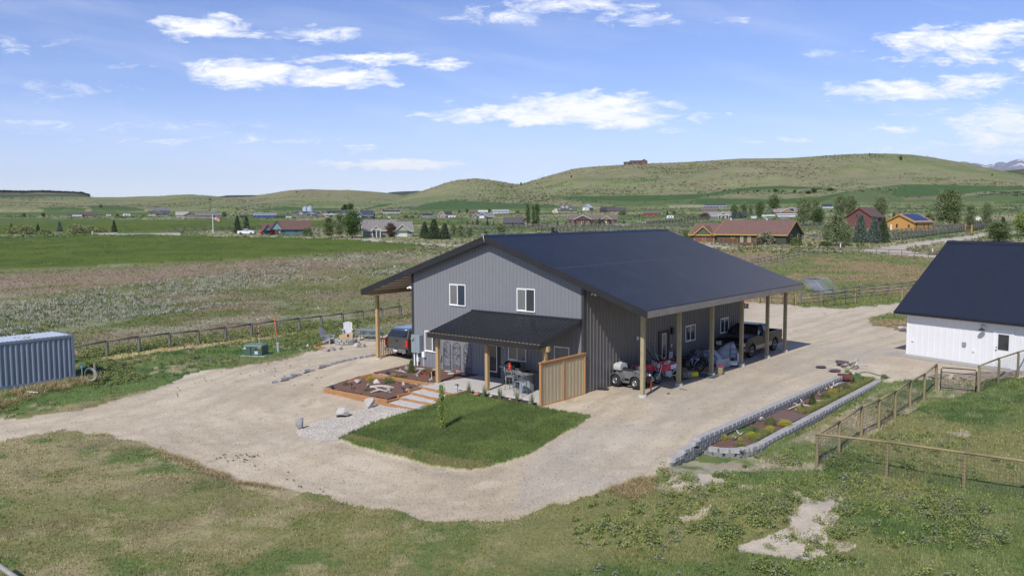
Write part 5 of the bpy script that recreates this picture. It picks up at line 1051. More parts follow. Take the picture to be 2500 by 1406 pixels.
# ---- tarp covered machines
M('tarp', (.56, .60, .66), .55, 0, .12, 2., bump=2.5, bscale=3.)
def tarp(loc, rz, prof, w, label, seed):
    o = thing('tarp_cover', label, 'tarpaulin', loc, rz, 'pale tarps over stored machines'); rr = random.Random(seed); m = MB(); rings = []
    for y, hgt, ww in prof:
        rings.append([Vector((ww*x+rr.uniform(-.03, .03), y+rr.uniform(-.04, .04), max(0.02, hgt*z+rr.uniform(-.02, .02)))) for x, z in ((-1, 0), (-.85, .45), (-.45, .85), (0, 1), (.45, .85), (.85, .45), (1, 0))])
    m.sm = True; m.loft(rings); m.build('sheet', MATS['tarp'], o); return o
tarp(bw(8.5, 10.9, 0), YAW+radians(80), [(-1.0, .55, .35), (-.5, .95, .45), (0, .75, .5), (.6, .80, .5), (1.0, .35, .4)], .5, 'pale tarp draped over low machine behind the bicycles', 3)
tarp(bw(9.2, 12.15, 0), YAW+radians(80), [(-.9, .45, .3), (-.5, 1.25, .35), (-.1, 1.15, .55), (.5, .75, .7), (1.0, .25, .6)], .5, 'tall peaked pale tarp right before the black pickup', 4)
# ---- hand truck and small engine
o = thing('hand_truck', 'black upright hand truck leaning on the peaked tarp', 'hand truck', bw(9.95, 11.55, 0), YAW+.3); o.rotation_euler = (-.18, 0, YAW+.5)
m = MB(); m.tube([(-.18, 0, .05), (-.18, 0, 1.1), (-.1, 0, 1.22), (.1, 0, 1.22), (.18, 0, 1.1), (.18, 0, .05)], .018); [m.tube([(-.18, 0, z), (.18, 0, z)], .012) for z in (.3, .6, .9)]; m.build('frame', MATS['black'], o); m = MB(); m.bx(-.2, .2, -.25, 0, .02, .04); m.build('toe_plate', MATS['steel'], o)
for s in (-1, 1): m = MB(); m.torus((s*.24, .08, .12), (1, 0, 0), .09, .03, 14, 6); m.build('wheel', MATS['tyre'], o)
o = thing('push_mower', 'small black and white lawn machine with handle beside the lattice crates', 'mower', bw(10.25, 10.9, 0), YAW+.4); m = MB(); m.loft([[Vector((x*k, y*k, z)) for x, y in ((-.25, -.32), (.25, -.32), (.28, .25), (-.28, .25))] for k, z in ((1, .1), (1, .22), (.6, .32))]); m.build('deck', MATS['mx_white'], o); m = MB(); m.cyl((0, 0, .3), (0, 0, .48), .13, .1, 12); m.build('engine', MATS['black'], o); m = MB(); m.tube([(-.2, .2, .25), (-.2, .8, .85), (.2, .8, .85), (.2, .2, .25)], .013); m.build('handle', MATS['black'], o)
for x in (-.28, .28):
    for y in (-.25, .25): m = MB(); m.torus((x, y, .1), (1, 0, 0), .07, .03, 12, 6); m.build('wheel', MATS['tyre'], o)
# ---- lattice crate panels
M('lattice', (.5, .51, .51), .6)
for i, (aa, b_) in enumerate(((10.05, 9.55), (10.15, 10.15))):
    o = thing('lattice_panel', ['grey plastic lattice panel standing beside the third post', 'grey plastic lattice panel standing farther along beside the mower'][i], 'lattice panel', bw(aa, b_, .02), YAW+radians(80), 'grey lattice panels'); m = MB()
    for k in range(8): m.bx(-.32+k*.09, -.29+k*.09, -.012, .012, .0, .50)
    for k in range(6): m.bx(-.32, .34, -.022, -.013, .02+k*.09, .05+k*.09)
    m.build('lattice', MATS['lattice'], o)
# ---- bucket, planks, jug, boxes
M('tan_plastic', (.50, .43, .27), .5); M('yellow', (.55, .52, .03), .5)
o = thing('bucket_stack', 'stack of beige buckets with red top beside the third carport post', 'bucket', bw(10.85, 7.95, 0), 0); m = MB(); [m.lathe((0, 0, .03+.11*k), [(.13, 0), (.15, .10), (.165, .10), (.165, .14)], 18) for k in range(3)]; m.build('bucket', MATS['tan_plastic'], o); m = MB(); m.cyl((0, 0, .47), (0, 0, .50), .14, .14, 16); m.build('lid', MATS['mx_red'], o)
o = thing('yellow_jug', 'bright yellow green plastic drum lying behind the dirt bike', 'drum', bw(10.1, 6.15, .17), YAW+1.1); m = MB(); m.lathe((0, 0, 0), [(.10, -.30), (.16, -.27), (.16, .25), (.08, .30)], 16, 'x'); m.build('body', MATS['yellow'], o)
o = thing('duffel_bag', 'rolled grey brown canvas bag next to the yellow drum', 'bag', bw(9.95, 5.55, .22), YAW+.9); m = MB(); m.lathe((0, 0, 0), [(.12, -.32), (.21, -.28), (.23, 0), (.21, .28), (.12, .32)], 14, 'x'); m.build('roll', M('canvas', (.20, .17, .14), .9, 0, .2, 5.), o); m = MB(); m.torus((0, 0, 0), (1, 0, 0), .23, .015, 16, 5); m.build('strap', MATS['black'], o)
M('cardboard', (.30, .19, .10), .85, 0, .15)
for i, (aa, b_, z, w, d, h_, mt, lb) in enumerate([(8.35, 6.85, 0, .6, .45, .45, 'cardboard', 'brown cardboard box by the side door'), (8.4, 6.95, .455, .5, .32, .12, 'plate', 'white flat carton on top of brown box'), (9.0, 6.9, 0, .5, .5, .28, 'cardboard', 'low brown carton before the stack'), (9.6, 8.6, 0, 1.0, .22, .16, 'cardboard', 'long low brown wooden crate under the bicycles')]):
    o = thing('carton', lb, 'box', bw(aa, b_, z), YAW+.1*i); m = MB(); m.bx(-w/2, w/2, -d/2, d/2, 0, h_); m.build('box', MATS[mt], o, bevel=.006); m = MB(); m.bx(-w/2-.002, w/2+.002, -.02, .02, h_*.9, h_+.003); m.build('tape', MATS['tan_plastic'], o)
o = thing('round_basket', 'black round tub between cartons and the dirt bikes', 'tub', bw(8.95, 6.2, 0), 0); m = MB(); m.lathe((0, 0, 0), [(.18, 0), (.26, .3), (.28, .33), (.24, .30), (.2, .1)], 18); m.build('tub', MATS['black'], o)
# skis / tools leaning by the side door
for i, (p, q, mt, lb) in enumerate([((8.9, 5.35, .02), (8.05, 5.0, 1.9), 'steel', 'silver long handled tool leaning left of the side door'), ((8.8, 5.5, .02), (7.95, 4.75, 1.55), 'black', 'black long handled tool leaning farthest left of the side door'), ((9.1, 6.9, .1), (8.0, 5.5, 1.3), 'post_wood', 'wooden long handled rake sloping across the side door')]):
    P, Q = bw(*p), bw(*q); o = thing('garden_tool', lb, 'tool', P, 0, 'long tools leaning by the side door'); m = MB(); m.tube([(0, 0, 0), Q-P], .022 if i else .03, 6); m.build('handle', MATS[mt], o); m = MB(); m.bar((0, 0, 0), (Q-P)*.12, .12, .03); m.build('blade', MATS['steel'], o)
M('mat_green', (.08, .11, .10), .8, 0, .3, 4.)
o = tag(MB().box((0, 0, .02), (1.7, .9, .03)).build('ground_sheet', MATS['mat_green'], None, bw(10.2, 7.0, .0), YAW+.1), 'dark green sheet flat on the gravel behind the yellow drum', 'ground sheet')
o = tag(MB().rock((0, 0, 0), (1.1, .35, .16), 77, 3).build('rubber_mat', MATS['tyre'], None, bw(8.05, .35, .05), YAW+.3), 'flat dark grey folded mat on gravel left of the quad bike', 'mat')
o = tag(MB().rock((0, 0, 0), (.28, .16, .06), 78, 3).build('cloth_rag', MATS['mat_green'], None, G(1631, 961)+Vector((0, 0, .03)), .5), 'small dark green rag on open gravel before the first post', 'rag')
o = tag(MB().tube([(0, 0, .01), (.05, .2, .03), (.1, .4, .02)], .02).build('stick', MATS['old_wood'], None, G(1676, 952), 1.), 'thin brown stick on gravel beside the second post', 'stick')
# ================================================================== white workshop at the right
M('white_clad', (.74, .74, .745), .5, 0, .03, 1.)
M('roof_dark', (.020, .026, .044), .5, .1, .12, .7, spec=.4)
SHY = radians(-58)
def wloc(o): pass
sp = wld(2213, 864.5, 0); SH = thing('workshop', 'white board and batten workshop with steep black metal roof at right edge', 'building', sp, SHY)
LW, DW, HW, PH = 13.0, 10.0, 2.72, 5.0   # long side along +x, depth along +y
EO, EZ, RZ_ = .50, 2.74, 7.05
m = MB(); m.prism([(0, 0, -.1), (0, DW, -.1), (0, DW, HW), (0, DW/2, RZ_-.25), (0, 0, HW)], (LW, 0, 0))
k = .22
while k < LW: m.bx(k-.018, k+.018, -.022, 0.002, -.08, HW-.02); k += .405
k = .3
while k < DW:
    zt = HW+(RZ_-.3-HW)*(1-abs(k-DW/2)/(DW/2)); m.bx(-.022, .002, k-.018, k+.018, -.08, zt-.05); k += .405
m.build('wall', MATS['white_clad'], SH)
m = MB(); m.bx(-.025, .10, -.028, -.002, -.08, HW-.02); m.build('corner_trim', MATS['white_trim'], SH)
sl3 = (RZ_-EZ)/(DW/2+EO)
for s in (0, 1):
    m = MB(); y0 = -EO if s == 0 else DW+EO
    m.prism([(-.62, y0, EZ), (-.62, DW/2, RZ_), (-.62, DW/2, RZ_-.10), (-.62, y0, EZ-.10)], (LW+1.2, 0, 0))
    if s == 0:
        k = -.5
        while k < LW+.5: m.prism([(k-.03, y0, EZ+.001), (k-.012, y0, EZ+.025), (k+.012, y0, EZ+.025), (k+.03, y0, EZ+.001)], (0, DW/2-y0, RZ_-EZ)); k += .2286
    m.build('roof', MATS['roof_dark'], SH)
m = MB(); m.bx(-.64, LW+.6, -EO-.03, -EO-.002, EZ-.16, EZ-.02); m.build('eave_fascia', MATS['fascia'], SH)
m = MB(); m.prism([(-.65, -EO, EZ-.02), (-.65, DW/2, RZ_-.02), (-.65, DW/2, RZ_-.2), (-.65, -EO, EZ-.2)], (.026, 0, 0)); m.build('rake_fascia', MATS['fascia'], SH)
m = MB(); m.prism([(-.63, DW/2-.2, RZ_-.2*sl3+.04), (-.63, DW/2, RZ_+.05), (-.63, DW/2+.2, RZ_-.2*sl3+.04)], (LW+1.2, 0, 0)); m.build('ridge_cap', MATS['roof_dark'], SH)
m = MB(); m.bx(-.6, LW+.55, -EO+.01, -.03, EZ-.20, EZ-.17); m.build('soffit', MATS['white_trim'], SH)
# door at the right, light, boxes
DX = 5.62
m = MB(); m.bx(DX-.1, DX-.0, -.05, -.002, 0, 2.2); m.bx(DX+.95, DX+1.05, -.05, -.002, 0, 2.2); m.bx(DX, DX+.95, -.05, -.002, 2.1, 2.2); m.build('door_frame', MATS['white_trim'], SH)
m = MB(); m.bx(DX, DX+.95, .0-.03, -.002, .05, 2.1)
for x0 in (DX+.12, DX+.52): m.bx(x0, x0+.30, -.045, -.03, .2, .9)
d = m.build('door', MATS['white_clad'], SH); m = MB(); m.bx(DX+.17, DX+.78, -.045, -.031, 1.05, 1.95); m.build('pane', MATS['glass'], d); m = MB(); m.box((DX+.08, -.06, 1.02), (.05, .06, .06)); m.box((DX+.08, -.05, 1.18), (.05, .03, .05)); m.build('handle', MATS['black'], d)
m = MB(); m.tube([(4.95, -.02, 2.35), (4.95, -.15, 2.45), (4.95, -.28, 2.40), (4.95, -.30, 2.28)], .016); m.lathe((4.95, -.30, 2.10), [(.19, 0), (.17, .03), (.08, .10), (.04, .16)], 16); m.build('wall_lamp', MATS['black'], SH)
m = MB(); m.box((3.78, -.06, 1.12), (.22, .09, .22)); m.build('breaker_box', MATS['meter'], SH)
m = MB(); m.box((.42, -.05, .98), (.12, .06, .18)); m.build('outlet', MATS['white_trim'], SH); m = MB(); m.box((4.35, -.05, .82), (.12, .06, .18)); m.build('outlet', MATS['white_trim'], SH)
M('slab_old', (.34, .33, .30), .9, 0, .15, 3.)
m = MB(); m.bx(-.9, LW, -1.0, -.03, -.08, .03); o = m.build('paving_slab', MATS['slab_old'], SH)
o = tag(MB().rock((0, 0, .22), (.75, .5, .5), 31, 3).build('sack', MATS['tarp'], None, G(2203, 808), .3), 'pale blue grey plastic sack beside the workshop corner', 'sack')
# ---- retaining walls of blocks
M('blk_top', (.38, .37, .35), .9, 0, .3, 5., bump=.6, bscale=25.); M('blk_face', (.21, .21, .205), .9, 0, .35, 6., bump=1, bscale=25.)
def blockwall(name, label, pts, courses, zt, bl=.42, depth=.28, hh=.15, group=None):
    """pts: polyline in house frame; zt(s): top height; courses down"""
    o = thing(name, label, 'retaining wall', bw(*pts[0], 0)*1.0, 0, group); c0 = o.location; P = [bw(*p) for p in pts]
    seg = [(P[i], P[i+1]) for i in range(len(P)-1)]; tot = sum((b-a).length for a, b in seg)
    def pos(s):
        for a, b in seg:
            L = (b-a).length
            if s <= L or (a, b) == seg[-1]: d = (b-a)/L; return a+d*s, d
            s -= L
    for c in range(courses):
        m = MB(); mt = MB(); s = (bl/2 if c % 2 == 0 else 0)+.02
        while s < tot-.05:
            p, d = pos(s); z = zt(s/tot)-c*(hh+.002); nrm = Vector((-d.y, d.x, 0))
            if z is not None and z-hh > -2:
                g = zs(p.x, p.y)
                if z > g-.16:
                    rr = random.Random(int(s*100)+c); ww = bl-.015; ct = p-c0+Vector((0, 0, z-hh/2))
                    ang = atan2(d.y, d.x); R = Euler((0, 0, ang)).to_matrix(); f = .045+rr.uniform(-.008, .008); hd = depth/2
                    loop = [(-ww/2, hd), (-ww/2, -hd), (-ww/2*.72, -hd-f), (ww/2*.72, -hd-f), (ww/2, -hd), (ww/2, hd)]
                    m.loft([[ct+R @ Vector((x, y, zz)) for x, y in loop] for zz in (-hh/2, hh/2)])
            s += bl
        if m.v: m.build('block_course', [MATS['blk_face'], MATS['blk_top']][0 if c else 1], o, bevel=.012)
    return o
# upper wall, the terrace edge of the gravel: faces the garden bed (+a side)
def uz(t): b = -7.7+t*20.1; return float(np.interp(b, [-7.7, -6.9, -6.8, -5.9, -5.7, 14], [-.34, -.34, -.19, -.19, .03, .03]))
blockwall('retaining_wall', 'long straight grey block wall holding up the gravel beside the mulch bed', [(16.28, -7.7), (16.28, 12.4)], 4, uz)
def lz(t): return float(np.interp(t, [0, .12, .2, 1], [-.42, -.40, -.36, -.20]))
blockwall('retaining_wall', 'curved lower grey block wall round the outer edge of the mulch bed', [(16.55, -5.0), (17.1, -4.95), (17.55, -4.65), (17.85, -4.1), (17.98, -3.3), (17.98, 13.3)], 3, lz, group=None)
# bed surface between the walls
vs = []; NB, NA = 90, 12
for i in range(NB+1):
    for j in range(NA+1):
        b = -4.75+i/NB*18.0; a = 16.4+j/NA*1.48; p = bw(a, b); sl = float(np.interp(b, [-6, -4, 13], [-.50, -.46, -.28]))
        vs.append((p.x, p.y, sl+random.uniform(0, .035)))
m = MB(); m.quadmesh(vs, [(i*(NA+1)+j, i*(NA+1)+j+1, (i+1)*(NA+1)+j+1, (i+1)*(NA+1)+j) for i in range(NB) for j in range(NA)]); o = m.build('mulch_bed', MATS['mulch'], smooth=True); o['kind'] = 'structure'
def bedz(b): return float(np.interp(b, [-6, -4, 13], [-.48, -.44, -.26]))
def bed(px, py):
    z = -.4
    for _ in range(4): p = wld(px, py, z); z = bedz(wb(p.x, p.y)[1])
    return wld(px, py, z)
M('fabric', (.165, .105, .085), .8, 0, .1, 3.)
pp = [bed(1862, 1020), bed(1905, 1002), bed(1972, 1015), bed(1925, 1036)]
m = MB(); m.quadmesh([p+Vector((0, 0, .05)) for p in pp]+[p+Vector((0, 0, .02)) for p in pp], [(0, 1, 2, 3), (4, 7, 6, 5), (0, 4, 5, 1), (1, 5, 6, 2), (2, 6, 7, 3), (3, 7, 4, 0)]); tag(m.build('weed_fabric', MATS['fabric']), 'smooth brown sheet of weed fabric in the middle of the walled bed', 'ground sheet')
def bedrock(px, py, w, h, mat, label):
    p = bed(px, py); s = hypot(p.x, p.y)/F; ri[0] += 1
    return tag(MB().rock((0, 0, h*s*.42), (w*s, w*s*.7, h*s*1.2), ri[0]*5, 3, .25).build('rock', MATS[mat], None, p, ri[0]), label, 'rock', 'rocks in the walled bed')
bedrock(1858, 1028, 17, 13, 'rock_white', 'pale boulder at the wall near the lower end of walled bed'); bedrock(1842, 1029, 14, 10, 'rock_grey', 'grey rock touching the pale boulder at the wall'); bedrock(2053, 953, 16, 10, M('rock_tan', (.42, .34, .20), .9, 0, .2).name, 'tan rock in the walled bed beside green shrub'); bedrock(2013, 950, 20, 8, 'rock_grey', 'long flat grey rock at the upper wall'); bedrock(2022, 946, 13, 7, 'rock_white', 'pale rock lying on long grey rock'); bedrock(1942, 1004, 11, 10, 'rock_grey', 'dark grey rock beside driftwood'); bedrock(1999, 985, 12, 7, 'rock_red', 'pinkish rock behind the cone shaped shrub'); bedrock(1840, 1120, 1, 1, 'rock_grey', 'x') if 0 else None
bedrock(2082, 920, 14, 13, 'rock_white', 'upright pale rock at the far end of upper wall')
o, c = drift('d', [(1924, 999, -.3), (1940, 992, -.28), (1955, 986, -.22), (1968, 983, -.3)], 'branching pale driftwood in the middle of the walled bed', [.03, .05, .06, .04]); branch(o, c, [(1955, 985, -.2), (1958, 979, -.05), (1954, 973, .05)], .04); branch(o, c, [(1958, 988, -.28), (1972, 990, -.3), (1982, 993, -.33)], .045); branch(o, c, [(1948, 988, -.25), (1940, 984, -.2), (1937, 985, -.2)], .03)
o, c = drift('d', [(1992, 977, -.3), (2005, 978, -.28), (2018, 978, -.3)], 'straight pale driftwood stick behind the cone shrub', .04)
o, c = drift('d', [(2028, 946, -.2), (2045, 937, -.1), (2066, 933, -.15)], 'long grey driftwood plank leaning by the rocks', [.07, .09, .05]); branch(o, c, [(2036, 942, -.1), (2034, 934, .05), (2040, 932, .05)], .04)
o, c = drift('d', [(2075, 940, -.25), (2090, 943, -.2), (2094, 939, -.22)], 'curved pale driftwood right of the shrub', [.05, .06, .03])
o, c = drift('d', [(1798, 1057, -.4), (1808, 1060, -.35), (1818, 1053, -.35)], 'small bleached driftwood near the lower end of bed', [.02, .05, .02]); branch(o, c, [(1804, 1058, -.36), (1798, 1051, -.3), (1802, 1049, -.28)], .03)
o, c = drift('d', [(1789, 1072, -.42), (1793, 1068, -.3), (1800, 1067, -.38)], 'tiny forked driftwood at the curved wall', [.02, .05, .03]); branch(o, c, [(1793, 1068, -.3), (1790, 1064, -.22), (1788, 1063, -.2)], .02)
o, c = drift('d', [(1992, 966, -.3), (1998, 960, -.15), (2001, 955, -.0)], 'short upright pale driftwood by the flat rocks', [.03, .05, .02]); branch(o, c, [(1998, 960, -.15), (2003, 963, -.2), (2005, 966, -.28)], .03)
# rusty pipe, bags, firewood, hose
M('rust', (.125, .045, .035), .8, 0, .25, 5.); M('bag', (.10, .075, .08), .45, 0, .3, 5., bump=1, bscale=8.)
p = bed(2060, 930); o = thing('rusty_pipe', 'rusty brown drum pipe lying on its side at the end of walled bed', 'pipe', p+Vector((0, 0, .20)), YAW+.35); m = MB(); m.lathe((0, 0, 0), [(.14, -.30), (.215, -.33), (.215, .32), (.23, .33), (.17, .34), (.16, -.25)], 20, 'x'); m.build('pipe', MATS['rust'], o)
p = bed(2077, 924); o = thing('red_lantern', 'small red and black lantern between the pipe and conifer', 'lantern', p, 0); m = MB(); m.cyl((0, 0, 0), (0, 0, .1), .09); m.cyl((0, 0, .26), (0, 0, .32), .09, .05); m.build('case', MATS['black'], o); m = MB(); m.cyl((0, 0, .1), (0, 0, .26), .06); m.build('lamp_glass', MATS['tail'], o)
for x, y, w, h, lb in ((2008, 898, 34, 8, 'flat brown plastic mulch bag farthest left on the gravel'), (2037, 908, 32, 9, 'flat purple brown mulch bag nearest the upper wall'), (2052, 892, 44, 16, 'plump brown mulch bag below the firewood heap'), (2062, 897, 22, 9, 'small pale brown bag against the plump one')):
    p = G(x, y); s = hypot(p.x, p.y)/F; m = MB(); m.sm = True; n = 10; vs = []
    W2, D2, H2 = w*s, w*s*.62, h*s*.9
    m2 = MB().rock((0, 0, 0), (W2, D2, H2), int(x), 3, .05); o = m2.build('mulch_bag', MATS['bag'], None, p+Vector((0, 0, H2*.42)), radians(8), smooth=True); tag(o, lb, 'bag', 'mulch bags on the gravel')
for i, (pts, r, lb) in enumerate(([[(2068, 897, 0.05), (2095, 893, .1), (2118, 893, .1)], .05, 'long thin driftwood pole sticking out of the heap'], [[(2075, 892, .1), (2084, 884, .4), (2091, 878, .6)], .13, 'thick grey root standing up on the heap'], [[(2070, 888, .15), (2078, 884, .3), (2088, 887, .2)], .10, 'grey knotted root in the middle of the heap'], [[(2083, 896, .05), (2092, 888, .25), (2095, 880, .35)], .10, 'grey root at the right end of the heap'])):
    o, c = drift('d', [tuple(k) for k in pts], lb, [r*.8, r, r*.6]); o['group'] = 'driftwood roots heaped at the end of the walled bed'
o = thing('garden_hose', 'thin green garden hose lying beyond the walled bed', 'hose', G(2098, 914), 0); c = o.location.copy(); m = MB(); m.tube([G(x, y)-c+Vector((0, 0, .04)) for x, y in ((2092, 915), (2100, 911), (2112, 909), (2125, 911), (2140, 916), (2158, 920), (2173, 923))], .022, 5); m.build('hose', M('hosegreen', (.02, .13, .07), .4), o)
# ---- post and rail garden fence with mesh (right foreground)
M('rail_wood', (.27, .215, .11), .8, 0, .2, 3., stretch=(4, 4, .6), dirt=((.16, .14, .09), 3., .5, 2.)); M('wire', (.12, .12, .11), .5, .5, .1)
def postpt(x, y): return G(x, y)
fenceA = [(2284.5, 950.7), (2256, 975), (2221.7, 994), (2185, 1022), (2145.5, 1046), (2102.7, 1065.6), (2048, 1105.5), (1994, 1140)]
fenceB = [(1994, 1140), (2163.6, 1162), (2352, 1193)]
def meshfence(label, pts, hgt, skip_first=False, wires=9, vstep=.11, ext=None, mesh=True):
    P = [G(*p) for p in pts]
    if ext: d = (P[-1]-P[-2]); [P.append(P[-1]+d*1.0) for _ in range(ext)]; P = [Vector((p.x, p.y, zs(p.x, p.y))) for p in P]
    o = thing('wire_fence', label, 'fence', P[0], 0); c = P[0]
    for i, p in enumerate(P):
        if skip_first and i == 0: continue
        m = MB(); m.cyl(p-c+Vector((0, 0, -.2)), p-c+Vector((0, 0, hgt-.06)), .068, .062, 9); m.build('post', MATS['rail_wood'], o)
    for i in range(len(P)-1):
        a, b = P[i]-c, P[i+1]-c; u = Vector((0, 0, hgt)); m = MB(); m.tube([a+u-(b-a)*(.03 if i == 0 else 0), (a+b)/2+u, b+u+(b-a)*(.03 if i == len(P)-2 else 0)], .052, 8); m.build('rail', MATS['rail_wood'], o)
        if mesh:
            m = MB(); L = (b-a).length; off = Vector(((b-a).y, -(b-a).x, 0)).normalized()*.07
            for k in range(wires): z = .08+k*(hgt-.2)/(wires-1); m.bar(a+off+Vector((0, 0, z)), b+off+Vector((0, 0, z)), .006)
            n = int(L/vstep)
            for k in range(n+1): q = a+(b-a)*k/n+off; m.bar(q+Vector((0, 0, .05)), q+Vector((0, 0, hgt-.1)), .005)
            m.build('wire_mesh', MATS['wire'], o)
    return o
meshfence('wood post and rail fence with wire mesh running back toward the gate', fenceA, 1.32)
meshfence('wood post and rail fence with wire mesh crossing the near right field', fenceB, 1.32, True, ext=2)
meshfence('wood post and rail fence in front of workshop right of the gate', [(2388.5, 956.7), (2437, 936), (2484, 919)], 1.36, ext=1)
# gate
g0, g1 = G(2296, 953), G(2382, 957); o = thing('garden_gate', 'dark tubular metal gate with wire mesh between two fences', 'gate', g0, 0); d = g1-g0; d.z = 0
m = MB(); q = lambda t, z: d*t+Vector((0, 0, z)); m.tube([q(0, .1), q(0, 1.1), q(.03, 1.22), q(.97, 1.22), q(1, 1.1), q(1, .1)], .028, 8); m.tube([q(0, .98), q(1, .98)], .022, 6); m.tube([q(0, .16), q(1, .16)], .024, 6); m.build('frame', MATS['black'], o)
m = MB(); [m.bar(q(0, .16+k*.09), q(1, .16+k*.09), .005) for k in range(1, 9)]; [m.bar(q(k/22, .16), q(k/22, .98), .005) for k in range(1, 22)]; m.build('wire_mesh', MATS['wire'], o)
# dirt heap near gate and low rocks
o = tag(MB().rock((0, 0, .05), (4.2, 2.2, .7), 3, 4, .3).build('dirt_heap', M('dirt', (.30, .245, .19), .95, 0, .2, 3., bump=1, bscale=8.), None, G(2415, 930)+Vector((.4, 1., 0)), .3), 'low heap of brown soil behind the gate', 'soil heap')
o = tag(MB().rock((0, 0, .05), (1.6, 1.0, .35), 4, 4, .3).build('dirt_heap', MATS['dirt'], None, G(2325, 935)+Vector((0, 1.6, 0)), .3), 'small soil mound seen through the gate bars', 'soil heap')
# ---- paddock fences behind the yard: three dark rails
def railfence(label, pts, hgt=1.2, rails=(1.15, .78, .42), pw=.07, mat='old_grey', world=None, group=None, cross=False, name='rail_fence', rr=.035):
    P = world or [G(*p) for p in pts]; o = thing(name, label, 'fence', P[0], 0, group); c = P[0]
    for p in P:
        m = MB()
        if cross:
            for s in (-1, 1): m.tube([p-c+Vector((-.35*s, -.35*s, 0)), p-c+Vector((.22*s, .22*s, hgt+.15))], rr*1.4, 5)
        else: m.cyl(p-c+Vector((0, 0, -.2)), p-c+Vector((0, 0, hgt)), pw, pw*.9, 7)
        m.build('post', MATS[mat], o)
    for i in range(len(P)-1):
        for z in rails: m = MB(); m.tube([P[i]-c+Vector((0, 0, z)), P[i+1]-c+Vector((0, 0, z))], rr, 6); m.build('rail', MATS[mat], o)
    return o
M('old_grey', (.16, .15, .13), .85, 0, .25, 2.); M('jack_grey', (.19, .18, .165), .9, 0, .25, 1.)
def subdiv(pts, n):
    P = [G(*p) for p in pts]; L = [0]
    for a, b in zip(P[:-1], P[1:]): L.append(L[-1]+(b-a).length)
    out = []
    for k in range(n+1):
        s = L[-1]*k/n; i = max(j for j in range(len(L)-1) if L[j] <= s+1e-6); t = (s-L[i])/(L[i+1]-L[i]); q = P[i]*(1-t)+P[i+1]*t; out.append(Vector((q.x, q.y, zs(q.x, q.y))))
    return out
railfence('dark three rail pasture fence behind the gravel yard at right', None, 1.25, rr=.05, pw=.10, world=subdiv([(1955, 742), (1985, 740), (2090, 727), (2235, 712)], 8))
# long single rail fence at left
L1 = [(110, 885), (190, 870), (282.8, 866), (369.8, 855), (448, 846), (525.8, 827), (596.5, 827), (664, 817), (728.5, 812.8), (789, 800), (846.7, 795), (901, 785), (951.7, 779.5), (999, 774), (1050, 768)]
LW_ = []
for i in range(15): b = -13.3+i*2.17+(-1.0); p = bw(-23.2, b); LW_.append(Vector((p.x, p.y, zs(p.x, p.y))))
railfence('long weathered single rail fence along the left meadow', None, .95, rails=(.97,), world=LW_, rr=.065, pw=.11)
# tube gates and metal panels at the yard entrance
def tubegate(label, a, b, hgt, group='dark tubular field gates'):
    A, B_ = G(*a), G(*b); o = thing('field_gate', label, 'gate', A, 0, group); d = B_-A; q = lambda t, z: d*t+Vector((0, 0, z)); m = MB(); m.tube([q(0, .1), q(0, hgt), q(1, hgt), q(1, .1)], .03, 6); [m.tube([q(0, z), q(1, z)], .02, 5) for z in (.15, hgt*.6)]; m.build('frame', MATS['black'], o)
    m = MB(); [m.tube([q(t, .15), q(t, hgt)], .018, 5) for t in (.33, .66)]; m.build('brace', MATS['black'], o); return o
tubegate('dark tube gate standing in weeds beyond the yard', (2011, 751), (2091, 742), 1.25); tubegate('wide dark tube gate behind the far carport posts', (1857, 742), (1939, 747), 1.15)
for x, y, h_, lb in ((2088, 742, 1.45, 'tall round wood gate post beside the tube gate'), (2202, 736, 1.2, 'pale wood post nearest the workshop roof'), (1852, 740, 1.2, 'pale wood post left of the wide tube gate'), (1942, 746, 1.2, 'pale wood post right of the wide tube gate')):
    o = thing('fence_post', lb, 'post', G(x, y), 0, 'single gate posts beyond the yard'); m = MB(); m.cyl((0, 0, -.1), (0, 0, h_), .11, .10, 10); m.build('post', MATS['rail_wood'], o); m = MB(); m.cyl((0, 0, h_), (0, 0, h_+.02), .105, .09, 10); m.build('top', MATS['old_grey'], o)
# leaning metal panels
pm_dark = M('chainlink', (.16, .175, .19), .7, 0, .2, 6.)
o = thing('fence_panel_stack', 'slanted stack of silver chain link panels leaning past the carport', 'panel stack', G(1990, 713), radians(-10))
for i in range(8):
    m = MB(); y = -.12-i*.03; x0 = -1.5+i*.20; m.tube([(x0+1.1, -.6+y, 0), (x0-.2, .9+y, 1.55), (x0+1.6, .9+y, 1.55), (x0+2.9, -.6+y, 0), (x0+1.1, -.6+y, 0)], .022, 5); m.build('panel_frame', MATS['galv'], o)
m = MB(); m.quadmesh([(0.05, -.57, 0.02), (1.75, -.57, 0.02), (.45, .93, 1.54), (-1.25, .93, 1.54), (0.05, -.55, 0.0), (1.75, -.55, 0.0), (.45, .95, 1.52), (-1.25, .95, 1.52)], [(0, 1, 2, 3), (7, 6, 5, 4), (0, 4, 5, 1), (1, 5, 6, 2), (2, 6, 7, 3), (3, 7, 4, 0)]); m.build('mesh_panel', MATS['conc'] if 0 else pm_dark, o)
# red topped flower pots behind the carport
o = thing('flower_pot', 'black pot with orange red flowers behind the carport', 'plant pot', G(1821, 752), 0); m = MB(); m.lathe((0, 0, 0), [(.2, 0), (.28, .4), (.24, .38)], 14); m.build('pot', MATS['black'], o); m = MB(); [m.rock((random.uniform(-.2, .2), random.uniform(-.2, .2), random.uniform(.42, .6)), (.12, .12, .1), k, 1) for k in range(9)]; m.build('flowers', MATS['orange'], o)
